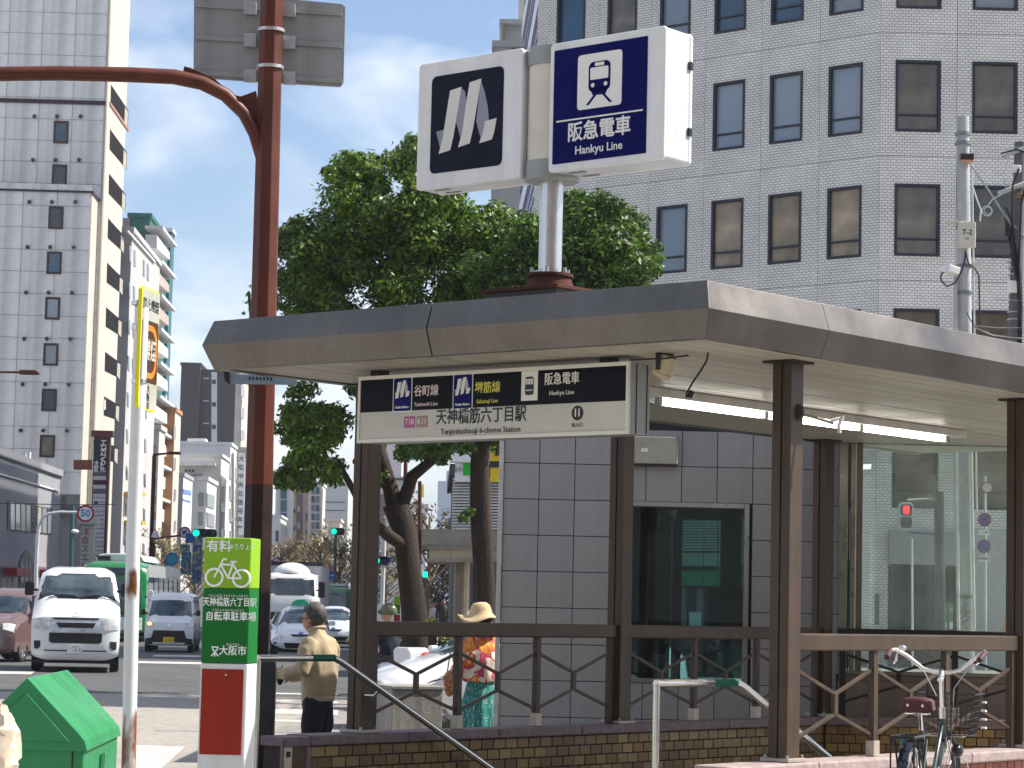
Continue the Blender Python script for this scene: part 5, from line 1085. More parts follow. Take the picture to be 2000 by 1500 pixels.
def leaves(centres, radii, per, size, name, mat, parent, origin, flat=.75, hollow=.55):
    cs = np.array([tuple(c) for c in centres], float)-np.array(tuple(origin)); rs = np.array(radii, float)
    cnt = np.maximum(12, (per*rs**2).astype(int)); idx = np.repeat(np.arange(len(cs)), cnt); n = len(idx)
    d = rng.normal(size=(n, 3)); d /= np.linalg.norm(d, axis=1)[:, None]; rad = hollow+(1-hollow)*rng.random(n)**.5
    p = cs[idx]+d*(rs[idx]*rad)[:, None]*np.array([1, 1, flat])*(1+.18*rng.normal(size=n))[:, None]
    nn = d+rng.normal(size=(n, 3))*.55+np.array([0, 0, .35]); nn /= np.linalg.norm(nn, axis=1)[:, None]
    a = np.cross(nn, rng.normal(size=(n, 3))); a /= np.linalg.norm(a, axis=1)[:, None]; b = np.cross(nn, a)
    L_ = size*(.7+.6*rng.random(n)); W_2 = L_*.42
    v = np.empty((n, 4, 3)); v[:, 0] = p-a*L_[:, None]*.5; v[:, 1] = p+b*W_2[:, None]*.5-nn*L_[:, None]*.06; v[:, 2] = p+a*L_[:, None]*.5; v[:, 3] = p-b*W_2[:, None]*.5-nn*L_[:, None]*.06
    me = bpy.data.meshes.new(name); me.vertices.add(n*4); me.vertices.foreach_set('co', v.reshape(-1)); me.loops.add(n*4); me.loops.foreach_set('vertex_index', np.arange(n*4)); me.polygons.add(n); me.polygons.foreach_set('loop_start', np.arange(n)*4); me.polygons.foreach_set('loop_total', np.full(n, 4)); me.materials.append(mat); me.update(); me.validate()
    return link(name, me, parent)
camph = leafmat('camphor_leaf', (.012, .045, .008), (.16, .255, .022), .42); camph2 = leafmat('camphor_leaf_dark', (.010, .038, .009), (.105, .19, .02), .38)
bark = M('bark', (.032, .022, .017), .9, var=.35, scale=3, bump=.8, streak=.35, fine=.25)
def blob(px, py, r, Y, dy=0): return (at(px, py, Y+dy), r*Y/FPX)
def fill(cl, k, seed, dyr):
    rs = random.Random(seed); out = []
    for px_, py_, r_ in cl:
        for i in range(k):
            a = rs.random()*6.283; q = r_*.62*rs.random()**.5; out.append((px_+q*math.cos(a), py_+q*math.sin(a), r_*rs.uniform(.28, .54), rs.uniform(-dyr, dyr)))
    return out
def big_tree(label, base, Y, cl, limbs, mat, seed, k=18, per=2400, size=.115):
    o = at(base[0], base[1], Y); o.z = 0; t = thing('camphor_tree', label, 'tree', o, 0, 'camphor trees behind the station')
    pts = [blob(a, b_, r, Y, dy) for a, b_, r, dy in fill(cl, k, seed, 1.9)]
    leaves([p for p, _ in pts], [r for _, r in pts], per, size, 'crown', mat, t, o)
    for nm, L_ in limbs:
        b = MB(); q = [at(x, y, Y+dy)-o for x, y, r, dy in L_]; rr = [r*Y/FPX for x, y, r, dy in L_]
        if nm == 'trunk': q[0].z = -.05
        b.tube(q, rr, 12)
        for i in range(len(b.v)):
            x, y, z = b.v[i]; w = .035*math.sin(z*5+x*9)*math.cos(y*7+z*2.3); b.v[i] = (x+w, y+w*.7, z)
        b.obj(nm, bark, t, smooth=60)
    return t
big_tree('forked camphor tree with a broad leafy crown behind the station sign', (812, 1260), 42.,
    [(600, 500, 75), (575, 560, 60), (590, 455, 42), (625, 560, 75), (690, 420, 95), (715, 350, 70), (690, 320, 42), (800, 400, 110), (800, 320, 58), (815, 285, 30), (760, 500, 110), (880, 460, 100), (850, 370, 70), (660, 520, 80), (960, 470, 95), (900, 560, 80), (780, 590, 70), (640, 620, 70), (580, 640, 60), (600, 790, 60), (570, 840, 45), (610, 860, 60), (590, 920, 50), (555, 935, 32), (640, 920, 40), (650, 830, 50), (735, 930, 30), (650, 340, 24), (555, 470, 40), (760, 700, 60), (700, 740, 50), (820, 760, 60), (562, 700, 36)],
    [('trunk', [(818, 1290, 34, 0), (812, 1215, 28, 0), (800, 1120, 23, 0), (790, 1040, 22, 0), (772, 985, 24, 0)]),
     ('limb', [(775, 1000, 17, 0), (757, 930, 15, 0), (738, 870, 13, .2), (700, 760, 10, .4), (660, 640, 6, .6)]), ('limb', [(785, 985, 13, 0), (808, 930, 12, -.2), (850, 895, 10, -.4), (900, 840, 8, -.4), (930, 700, 6, 0)]),
     ('limb', [(768, 960, 9, 0), (735, 935, 8, .3), (690, 900, 6, .6)]), ('limb', [(797, 1070, 12, 0), (765, 1050, 11, -.3), (735, 1025, 10, -.6), (705, 985, 8, -.8), (660, 900, 5, -1)]), ('limb', [(745, 880, 9, .2), (770, 740, 7, .3), (790, 520, 4, 0)])], camph, 5)
big_tree('camphor tree with a straight thick trunk beside the louvred building', (948, 1240), 40.,
    [(1150, 470, 95), (1180, 420, 60), (1225, 450, 62), (1255, 500, 42), (1275, 520, 28), (1230, 540, 60), (1120, 400, 45), (1090, 520, 80), (1030, 470, 80), (1010, 560, 70), (1150, 550, 80), (960, 540, 70), (1180, 600, 60), (960, 640, 80), (1060, 640, 80), (880, 700, 70), (990, 760, 70), (900, 850, 50), (830, 865, 44), (960, 850, 40), (1000, 850, 30), (790, 880, 26), (860, 885, 30), (905, 1010, 11), (918, 1000, 9)],
    [('trunk', [(952, 1290, 27, 0), (950, 1200, 23, 0), (944, 1100, 21, 0), (938, 1000, 20, 0), (936, 905, 19, 0), (945, 800, 16, 0), (970, 690, 12, 0)]), ('limb', [(945, 830, 11, 0), (1010, 730, 9, .4), (1100, 600, 6, .6), (1170, 480, 3, .6)]), ('limb', [(936, 880, 10, 0), (965, 850, 9, -.3), (1000, 800, 7, -.5)])], camph2, 9)
tw3 = thing('sapling', 'thin leafy branch top showing left of the red pole above the canopy', 'tree', at(480, 640, 30), 0); o3_ = at(480, 640, 30)
pts = [blob(486, 575, 7, 30), blob(482, 590, 6, 30), blob(489, 605, 6, 30), blob(476, 612, 4, 30), blob(490, 560, 5, 30), blob(488, 625, 7, 30)]
leaves([p for p, _ in pts], [r*1.1 for _, r in pts], 9000, .05, 'crown', camph2, tw3, o3_, hollow=.1)
b = MB(); b.tube([at(500, 760, 30)-o3_, at(492, 640, 30)-o3_, at(486, 570, 30)-o3_], .02, 6); b.obj('stem', bark, tw3)
# hedge and shrubs
hedge = leafmat('hedge_leaf', (.02, .04, .008), (.10, .12, .02), .2); shrubm = leafmat('shrub_leaf', (.06, .12, .012), (.22, .30, .04), .3)
def shrub(label, px0, px1, py, r, Y, mat, n, name='hedge', seed=1, size=.11, per=1500):
    rs = random.Random(seed); o = at((px0+px1)/2, py, Y); o.z = 0; t = thing(name, label, 'hedge' if name == 'hedge' else 'shrub', o)
    pts = [blob(rs.uniform(px0, px1), py+rs.uniform(-r*.3, r*.3), r*rs.uniform(.6, 1), Y, rs.uniform(-.5, .5)) for i in range(n)]
    leaves([p for p, _ in pts], [q for _, q in pts], per, size, 'foliage', mat, t, o, hollow=.3)
    b = MB()
    for i in range(6): x = px0+(px1-px0)*(i+.5)/6; a = at(x, py, Y)-o; b.tube([V(a.x, a.y, 0), a], .02, 5)
    b.obj('stems', bark, t, kind='stuff'); return t
shrub('long low clipped hedge behind the scooter and white car', 700, 905, 1253, 18, 44, hedge, 60, per=14000, size=.09)
shrub('bright young shrub against the dark left post', 706, 722, 1200, 15, 30, shrubm, 7, 'shrub', 3, .09, 4000)
shrub('small yellow green weed behind the railing at the foot of the trunk', 838, 852, 1212, 8, 40, shrubm, 4, 'shrub', 4, .07, 4000)
# bare street trees with a few coloured leaves far along the road
autumn = leafmat('autumn_leaf', (.12, .10, .05), (.42, .34, .18), .2); twig = M('twig', (.13, .10, .08), .9, var=.3)
def street_tree(px, Y, h, label, leafy=1., mat=autumn):
    rs = random.Random(int(px*7)); o = at(px, 1180, Y); o.z = 0; t = thing('street_tree', label, 'tree', o, 0, 'thin street trees along the avenue'); b = MB(); tips = []
    b.tube([(0, 0, -.1), (.05, 0, h*.5), (0, .1, h)], [.13, .09, .03], 6); b.obj('trunk', twig, t); b = MB()
    for i in range(34):
        z = h*rs.uniform(.25, .97); a = rs.random()*6.28; l = h*.26*(1.25-z/h)*rs.uniform(.3, 1.9)+.3; e = V(math.cos(a)*l, math.sin(a)*l, z+l*.8); b.tube([(0, 0, z), V(0, 0, z).lerp(e, .5)+V(0, 0, .1), e], [.045, .028, .012], 4, False); tips += [e, V(0, 0, z).lerp(e, .6)]
        e2 = e+V(rs.uniform(-.7, .7), rs.uniform(-.7, .7), rs.uniform(0, .7)); b.tube([V(0, 0, z).lerp(e, .6), e2], [.02, .01], 4, False); tips.append(e2)
    b.obj('branches', twig, t); leaves(tips, [.3]*len(tips), 150*leafy, .2, 'crown', mat, t, (0, 0, 0), hollow=.1)
for i, (px_, Y, h, lf) in enumerate(((545, 150, 4.6, 1.3), (572, 190, 5.2, 1), (596, 165, 4.8, .7), (622, 150, 5.0, .6), (643, 175, 6, .6), (660, 140, 4.6, .9), (725, 150, 4.2, 1.2), (752, 170, 4.6, 1), (318, 150, 4.8, .5), (342, 170, 5.0, .5), (378, 165, 4.8, .35))):
    street_tree(px_, Y, h, ('bare twiggy street tree with sparse tan leaves, %s' % ('just right of the red pole', 'above the white truck', 'behind the truck mirror', 'over the silver car', 'tallest, beside the far green signal', 'against the dark left post', 'between the post and the forked trunk', 'left of the forked trunk', 'by the red lamp post', 'under the no turn sign', 'behind the teal hoarding')[i]), lf)
street_tree(834, 95, 4.9, 'reddish leafy street tree left of the beige shelter', 1.0, leafmat('rust_leaf', (.05, .04, .02), (.16, .10, .03), .2)); street_tree(862, 120, 4.1, 'olive green street tree above the distant crowd', 2, leafmat('olive_leaf', (.04, .06, .015), (.16, .15, .04), .2))
# ---------------------------------------------------------------- beige shelter
sh = Bd('street_shelter', 'beige flat roofed shelter with round columns behind the trees', 836, 1000, 1066, 55, 5, M('shelter_void', (.2, .18, .15), .6), roof=M('shelter_edge', (.3, .28, .25), .4, metal=.5), z0=at(900, 1096, 55).z, pyr=1080, wall='canopy_core')
beige = M('shelter_beige', (.42, .34, .24), .45, var=.05, metal=.2)
for i in range(5): sh.rect('fascia_panel', 838+i*43, 1072, 838+i*43+42, 1091, beige, d1=.06)
sh.rect('roof_edge', 834, 1065, 1010, 1072, M('shelter_edge', (.3, .28, .25), .4, metal=.5), d1=.12); sh.rect('lower_edge', 834, 1091, 1010, 1098, M('shelter_edge', (.3, .28, .25), .4), d1=.1)
for x, rr, mt in ((900, .1, M('column_taupe', (.2, .165, .125), .35, metal=.4)), (910, .085, M('column_cream', (.5, .42, .3), .3, metal=.3)), (893, .09, M('column_taupe', (.2, .165, .125), .35))):
    a = at(x, 1160, 55.5); b = MB(); q = sh.inv @ V(a.x, a.y, 0); b.tube([(q.x, q.y, q.z), (q.x, q.y, 0)], rr, 14); b.obj('column', mt, sh.e, smooth=40)
sh.rect('poster', 926, 1110, 940, 1200, M('poster_dark', (.05, .06, .1), .3), d0=-2, d1=-1.9); sh.rect('poster', 933, 1118, 944, 1124, M('poster_lemon', (.5, .5, .25), .4), d0=-1.8, d1=-1.7)
# ---------------------------------------------------------------- vehicles
def carpaint(name, col, rough=.22): return M(name, col, rough, var=.04, scale=1.5, coat=.7, spec=.5)
cwhite = carpaint('car_white', (.66, .67, .68)); cpink = carpaint('car_pink', (.13, .078, .075)); csilver = carpaint('car_silver', (.45, .48, .52)); cgreen = carpaint('car_green', (.008, .16, .045))
wsg = M('windscreen', (.035, .055, .065), .05, var=.9, scale=1.6, spec=1.0); wsd = M('side_glass', (.012, .02, .024), .05, var=.5, spec=.9)
headl = M('headlamp', (.55, .56, .56), .12, var=.35, scale=9, spec=.8); wl_rim = M('wheel_rim', (.42, .43, .45), .3, metal=.8)
class Car:
    def __init__(s, name, label, cat, loc, rot, cont, hw, paint, base=.25, e=.10, group='vehicles on the avenue', q0=.62):
        s.t = thing(name, label, cat, loc, rot, group); s.c = [Vector((0, y, z)) for y, z in cont]; s.hw = hw; s.e = e; s.q0 = q0; s.paint = paint; s.base = base
        n = len(s.c); s.N = []
        for i in range(n):
            d = (s.c[min(i+1, n-1)]-s.c[max(i-1, 0)]); s.N.append(Vector((0, -d.z, d.y)).normalized())
        ts = [-1, -.96, -.88, -.76, -.62, -.3, 0, .3, .62, .76, .88, .96, 1]; vs = []; fs = []; m = len(ts)
        for i in range(n):
            for t in ts: vs.append(s.pt(i, t))
        for i in range(n-1):
            for j in range(m-1): fs.append((i*m+j, i*m+j+1, (i+1)*m+j+1, (i+1)*m+j))
        K = 6
        for sd_ in (0, m-1):
            o = len(vs); sg_ = -1 if sd_ == 0 else 1
            for i in range(n):
                p = Vector(vs[i*m+sd_])
                for k in range(1, K+1):
                    z = p.z+(base-p.z)*k/K; vs.append((sg_*s.W(z), p.y, z))
            for i in range(n-1):
                for k in range(K):
                    a = i*m+sd_ if k == 0 else o+i*K+k-1; b_ = (i+1)*m+sd_ if k == 0 else o+(i+1)*K+k-1; c_ = o+(i+1)*K+k; d_ = o+i*K+k
                    fs.append((a, b_, c_, d_) if sg_ > 0 else (d_, c_, b_, a))
        b = MB(); b.add(vs, fs); s.body = b.obj('body', paint, s.t, smooth=38)
        b = MB(); b.box(-s.W(base)+.06, s.W(base)-.06, .15, s.c[-1].y-.15, base-.06, base+.02); b.obj('underside', rubber, s.t)
    def W(s, z):
        h = s.hw
        if z <= h[0][0]: return h[0][1]
        for a, b in zip(h, h[1:]):
            if z <= b[0]: return a[1]+(b[1]-a[1])*(z-a[0])/(b[0]-a[0])
        return h[-1][1]
    def q(s, t): return max(0, (abs(t)-s.q0)/(1-s.q0))**2
    def pt(s, i, t):
        p = s.c[i]-s.N[i]*s.e*s.q(t); return (s.W(p.z)*t, p.y, p.z)
    def fy(s, z):
        for a, b in zip(s.c, s.c[1:]):
            if b.z <= a.z and b.z < z: break
            if a.z <= z <= b.z and b.z > a.z: return a.y+(b.y-a.y)*(z-a.z)/(b.z-a.z)
        return s.c[0].y
    def cn(s, z):
        for i, (a, b) in enumerate(zip(s.c, s.c[1:])):
            if b.z <= a.z and b.z < z: break
            if a.z <= z <= b.z and b.z > a.z:
                f = (z-a.z)/(b.z-a.z); return a.lerp(b, f), s.N[i].lerp(s.N[i+1], f).normalized()
        return s.c[0].copy(), s.N[0]
    def fp(s, name, poly, mat, off=.012, thick=.04, parent=None):      # patch on the front, (x, z)
        P = []
        for (x0, z0), (x1, z1) in zip(poly, poly[1:]+poly[:1]):
            for k in range(4): P.append((x0+(x1-x0)*k/4, z0+(z1-z0)*k/4))
        cx = sum(p[0] for p in P)/len(P); cz = sum(p[1] for p in P)/len(P)
        def g(x, z, o):
            p, nn = s.cn(z); k = o-s.e*s.q(x/s.W(z)); p = p+nn*k; return (x, p.y, p.z)
        vs = []; n = len(P)
        RG = (1, .92, .84, .75, .65, .5, .25); m = len(RG)
        for f in RG: vs += [g(cx+(x-cx)*f, cz+(z-cz)*f, off) for x, z in P]
        vs.append(g(cx, cz, off)); vs += [g(x, z, off-thick) for x, z in P]
        fs = [(k*n+i, k*n+(i+1) % n, (k+1)*n+(i+1) % n, (k+1)*n+i) for k in range(m-1) for i in range(n)]+[((m-1)*n+i, (m-1)*n+(i+1) % n, m*n) for i in range(n)]+[(m*n+1+i, m*n+1+(i+1) % n, (i+1) % n, i) for i in range(n)]
        b = MB(); b.add(vs, fs); return b.obj(name, mat, parent or s.t, smooth=40)
    def sp(s, name, poly, mat, side=1, off=.008, thick=.03, parent=None):     # patch on a side, (y, z)
        P = []
        for (x0, z0), (x1, z1) in zip(poly, poly[1:]+poly[:1]):
            for k in range(3): P.append((x0+(x1-x0)*k/3, z0+(z1-z0)*k/3))
        n = len(P); cy = sum(p[0] for p in P)/n; cz = sum(p[1] for p in P)/n
        vs = [(side*(s.W(z)+off), y, z) for y, z in P]+[(side*(s.W(cz)+off), cy, cz)]+[(side*(s.W(z)+off-thick), y, z) for y, z in P]
        fs = [(i, (i+1) % n, n) for i in range(n)]+[(n+1+i, n+1+(i+1) % n, (i+1) % n, i) for i in range(n)]
        b = MB(); b.add(vs, fs); return b.obj(name, mat, parent or s.t, smooth=40)
    def wheels(s, ys, r, rimc=None, w=.19, spokes=7):
        for y in ys:
            for sd_ in (-1, 1):
                x = sd_*(s.W(r)-w*.5+.015); F = frame((x, y, r), (0, 1, 0), (0, 0, 1))
                if sd_ < 0: F = frame((x, y, r), (0, -1, 0), (0, 0, 1))
                b = MB(); b.lathe([(r*.62, w/2-.02), (r*.7, w/2), (r*.93, w/2), (r, w/2-.03), (r, -w/2), (r*.6, -w/2)], 28, F); o = b.obj('wheel', rubber, s.t, smooth=40)
                b = MB(); b.lathe([(r*.66, w/2-.015), (r*.62, w/2-.005), (r*.60, w/2-.05), (.01, w/2-.06)], 28, F)
                for k in range(spokes):
                    a = 2*math.pi*k/spokes; b.bar((.03*math.cos(a), .03*math.sin(a), w/2-.03), (r*.62*math.cos(a), r*.62*math.sin(a), w/2-.018), r*.17, .02, m=F, up=(0, 0, 1))
                b.lathe([(0, w/2-.01), (r*.14, w/2-.015), (r*.16, w/2-.05)], 12, F); b.obj('rim', rimc or wl_rim, o, smooth=40)
                b = MB(); b.lathe([(r*1.13, w/2-.004), (r*.99, w/2-.006)], 30, F, math.pi); b.obj('arch', black, s.t)
    def plate(s, z, txt, bgc, fg, w=.33, h=.165):
        F = frame((0, s.fy(z)-.03, z), (1, 0, 0), (0, 0, 1)); b = MB(); b.prism(rrect(w, h, .015), -.02, .0, F); o = b.obj('number_plate', bgc, s.t); text(txt, .1, fg, o, F @ tr(.03, -.02, .001)); text('大阪 300', .035, fg, o, F @ tr(0, .055, .001))
    def mirror(s, y, z, sd_, mat, w=.2, h=.26, out=.16):
        x = sd_*(s.W(z)+out); b = MB(); b.prism(rrect(w, h, .05), -.05, .05, frame((x, y, z), (1, 0, 0), (0, 0, 1))); o = b.obj('mirror', mat, s.t, bevel=.015); b = MB(); b.bar((sd_*(s.W(z)-.02), y, z-.03), (x, y, z-.03), .05, .05); b.obj('mirror_arm', black, o)
ZV = ZR
plw = M('plate_white2', (.72, .73, .72), .4, var=0); plf = M('plate_green_letters', (.02, .09, .05), .5, var=0); ply = M('plate_yellow', (.75, .48, .02), .4, var=0)
# large white van
def big_van():
    Y = 53.; o = at(151, 1200, Y)
    c = Car('van', 'large white high roof van facing the camera behind the rusty white pole', 'van', (o.x-.02, Y, ZV), R_(9.),
        [(.10, .26), (.03, .32), (0, .45), (.0, .62), (.02, .80), (.03, .98), (.06, 1.18), (.16, 1.26), (.34, 1.42), (.46, 1.55), (.50, 1.60), (.62, 1.76), (.84, 2.02), (.94, 2.13), (1.05, 2.20), (1.3, 2.25), (1.9, 2.28), (4.5, 2.26), (4.78, 2.1), (4.85, 1.2), (4.84, .3)],
        [(0, .88), (.4, .93), (.9, .945), (1.3, .93), (1.6, .90), (2.05, .80), (2.3, .74)], cwhite, e=.13)
    b = c.fp('windscreen', [(-.80, 1.61), (.80, 1.61), (.705, 2.09), (-.705, 2.09)], wsg); c.fp('screen_surround', [(-.83, 1.575), (.83, 1.575), (.73, 2.12), (-.73, 2.12)], black, off=.006)
    bl = MB()
    for x0, x1 in ((-.62, -.02), (.08, .70)): bl.tube([(x0, c.fy(1.60)-.03, 1.595), ((x0+x1)/2, c.fy(1.65)-.03, 1.66), (x1, c.fy(1.63)-.03, 1.63)], .012, 5)
    bl.obj('wiper', black, c.t)
    for s in (-1, 1):
        c.fp('headlight', [(s*.90, 1.17), (s*.55, 1.13), (s*.55, .96), (s*.62, .90), (s*.91, .93)], headl, off=.016); c.fp('fog_lamp', [(s*.88, .67), (s*.74, .67), (s*.74, .54), (s*.80, .48), (s*.87, .50)], black, off=.01)
        c.mirror(.55, 1.78, s, black, .2, .3, .17)
    chb = M('grille_chrome', (.6, .68, .8), .12, metal=.35, var=.3, scale=5)
    c.fp('grille', [(-.54, 1.14), (-.3, 1.10), (.3, 1.10), (.54, 1.14), (.50, .86), (-.50, .86)], chb, off=.018); c.fp('grille_slot', [(-.42, 1.055), (.42, 1.055), (.36, .95), (-.36, .95)], black, off=.026); c.fp('grille_slot', [(-.5, 1.155), (.5, 1.155), (.46, 1.125), (-.46, 1.125)], black, off=.024)
    c.fp('air_intake', [(-.56, .84), (.56, .84), (.56, .66), (.5, .62), (-.5, .62), (-.56, .66)], black, off=.012); c.fp('bumper_line', [(-.66, .475), (.66, .475), (.66, .45), (-.66, .45)], black, off=.008); c.plate(.49, '・6 52', plw, plf)
    b = MB(); F = frame((0, c.fy(1.21)-.02, 1.215), (1, 0, 0), (0, 0, 1)); b.torus(.06, .008, 20, 6, F @ Matrix.Diagonal((1.15, .75, 1, 1))); b.torus(.03, .006, 16, 6, F @ Matrix.Diagonal((.7, 1.4, 1, 1))); b.obj('badge', chrome, c.t)
    for y0, y1 in ((.95, 1.75), (1.85, 3.1), (3.2, 4.5)): c.sp('side_window', [(y0+(.28 if y0 < 1 else .03), 2.02), (y1, 2.02), (y1, 1.45), (y0-(.1 if y0 < 1 else 0), 1.45)], wsd, 1); c.sp('side_window', [(y0+(.28 if y0 < 1 else .03), 2.02), (y1, 2.02), (y1, 1.45), (y0-(.1 if y0 < 1 else 0), 1.45)], wsd, -1)
    c.wheels((.98, 3.55), .34); return c
big_van()
def small_van():
    Y = 75.; o = at(331, 1200, Y)
    c = Car('van', 'small white van with a yellow number plate and black lower bumper', 'van', (o.x, Y, ZV), R_(3.5),
        [(.06, .2), (.0, .28), (0, .62), (.02, .78), (.05, .90), (.22, 1.0), (.36, 1.06), (.42, 1.10), (.72, 1.58), (.84, 1.70), (1.1, 1.80), (3.1, 1.82), (3.35, 1.7), (3.39, .3)], [(0, .72), (.5, .74), (1.05, .735), (1.6, .66), (1.85, .6)], cwhite, e=.10)
    c.fp('windscreen', [(-.66, 1.10), (.66, 1.10), (.59, 1.58), (-.59, 1.58)], wsg); c.fp('grille', [(-.46, .66), (.46, .66), (.54, .40), (.48, .36), (-.48, .36), (-.54, .40)], black); c.fp('bumper', [(-.72, .40), (-.5, .44), (.5, .44), (.72, .40), (.71, .21), (-.71, .21)], M('bumper_black', (.02, .02, .022), .5), off=.008); c.fp('skid_plate', [(-.5, .3), (.5, .3), (.46, .22), (-.46, .22)], cwhite, off=.02)
    for s in (-1, 1):
        c.fp('headlight', [(s*.71, .94), (s*.48, .90), (s*.50, .78), (s*.72, .76)], headl, off=.015); c.mirror(.55, 1.2, s, black, .13, .18, .12)
        for y0, y1 in ((.75, 1.35), (1.45, 2.3), (2.4, 3.15)): c.sp('side_window', [(y0+.06, 1.58), (y1, 1.58), (y1, 1.12), (y0-.04, 1.12)], wsd, s)
        c.sp('sill_band', [(.3, .42), (3.3, .42), (3.3, .22), (.3, .22)], M('bumper_black', (.02, .02, .022), .5), s)
    b = MB(); b.sphere((-.6, c.fy(.85)-.02, .86), (.06, .03, .05), 10, 8); b.obj('indicator', M('amber_glow', (1, .45, .08), .3, var=0, emit=2.2), c.t)
    c.plate(.38, '54-28', ply, dark_print); c.wheels((.55, 2.9), .27); c.fp('badge', [(-.05, .83), (.05, .83), (.04, .77), (-.04, .77)], chrome, off=.02)
small_van()
def minivan():
    Y = 60.; o = at(-34, 1220, Y)
    c = Car('minivan', 'dusty pink tall minivan cut off by the left edge of the picture', 'car', (o.x+.02, Y, ZV), R_(-13),
        [(.1, .2), (.0, .3), (0, .6), (.03, .78), (.14, .93), (.45, 1.06), (.78, 1.14), (.86, 1.18), (1.3, 1.60), (1.5, 1.73), (1.9, 1.80), (3.1, 1.80), (3.36, 1.6), (3.42, .9), (3.4, .28)], [(0, .74), (.5, .80), (1.1, .79), (1.6, .71), (1.85, .62)], cpink, e=.12)
    c.fp('windscreen', [(-.70, 1.19), (.70, 1.19), (.62, 1.60), (-.62, 1.60)], wsg)
    for s in (-1, 1):
        c.fp('headlight', [(s*.74, .96), (s*.45, .92), (s*.5, .78), (s*.76, .74)], headl, off=.015); c.mirror(1.0, 1.2, s, cpink, .2, .16, .1)
        for y0, y1 in ((1.02, 1.3), (1.38, 2.1), (2.18, 3.0)): c.sp('side_window', [(y0+(.26 if y0 < 1.1 else .03), 1.63), (y1, 1.63), (y1, 1.16), (y0, 1.16)], wsd, s)
        c.sp('door_line', [(2.135, 1.7), (2.15, 1.7), (2.15, .35), (2.135, .35)], dark_print, s, off=.004); c.sp('door_line', [(1.30, 1.1), (1.315, 1.1), (1.315, .35), (1.30, .35)], dark_print, s, off=.004); c.sp('sliding_rail', [(2.2, 1.0), (3.3, 1.0), (3.3, .97), (2.2, .97)], dark_print, s, off=.004)
        c.sp('door_handle', [(1.9, 1.02), (2.08, 1.02), (2.08, .98), (1.9, .98)], chrome, s, off=.02)
    c.wheels((.62, 3.0), .29)
minivan()
def bus():
    Y = 91.; o = at(218, 1150, Y)
    c = Car('city_bus', 'green and white city bus behind the large white van', 'bus', (o.x, Y, ZV), R_(.3),
        [(.05, .3), (0, .45), (0, 1.0), (.05, 1.6), (.18, 2.5), (.3, 2.78), (.5, 2.92), (1.2, 2.98), (10, 2.98), (10.3, 2.8), (10.4, .4)], [(0, 1.22), (1, 1.25), (2.2, 1.24), (3, 1.16)], cgreen, e=.2)
    c.fp('windscreen', [(-1.1, 1.0), (1.1, 1.0), (1.02, 2.35), (-1.02, 2.35)], wsg); c.fp('destination_sign', [(-.8, 2.72), (.8, 2.72), (.8, 2.45), (-.8, 2.45)], M('sign_screen', (.02, .03, .05), .2)); c.fp('lower_band', [(-1.15, .9), (1.15, .9), (1.15, .42), (-1.15, .42)], cwhite)
    for s in (-1, 1):
        c.sp('upper_band', [(.9, 2.86), (10.2, 2.86), (10.2, 2.42), (.9, 2.42)], M('bus_silver', (.5, .52, .52), .3, metal=.6), s); c.sp('window_band', [(.9, 2.40), (10.2, 2.40), (10.2, 1.15), (.9, 1.15)], wsd, s)
        for y in (2.2, 3.6, 5, 6.4, 7.8, 9.2): c.sp('pillar', [(y, 2.4), (y+.09, 2.4), (y+.09, 1.15), (y, 1.15)], black, s, off=.02)
        c.sp('lower_side', [(.9, 1.1), (10.2, 1.1), (10.2, .4), (.9, .4)], M('bus_silver', (.5, .52, .52), .3), s)
    b = MB(); b.prism([(-.95, 0), (.95, 0), (.8, .24), (.5, .3), (-.5, .3), (-.8, .24)], 0, 4.2, frame((0, 6.0, 2.98), (1, 0, 0), (0, 0, 1))); b.obj('air_conditioner', cwhite, c.t, bevel=.04)
    sl = MB(); sl.prism([(-.03, 0), (.03, 0), (.0, .16), (-.06, .16)], 0, .02, frame((0, 1.77, 3.02), (1, 0, 0), (0, 0, 1))); slm = sl.mesh('vent_slot', black)
    for i in range(14): link('vent_slot', slm, c.t, m=tr(-.8+i*.07+(.65 if i > 6 else 0), 0, 0))
    c.mirror(.0, 1.7, 1, white_paint, .22, .42, .2); c.mirror(.0, 1.9, -1, black, .2, .4, .2); c.wheels((2.2, 8), .48)
    for s in (-1, 1): c.fp('headlight', [(s*1.1, .85), (s*.75, .85), (s*.75, .62), (s*1.1, .62)], headl, off=.02)
bus()
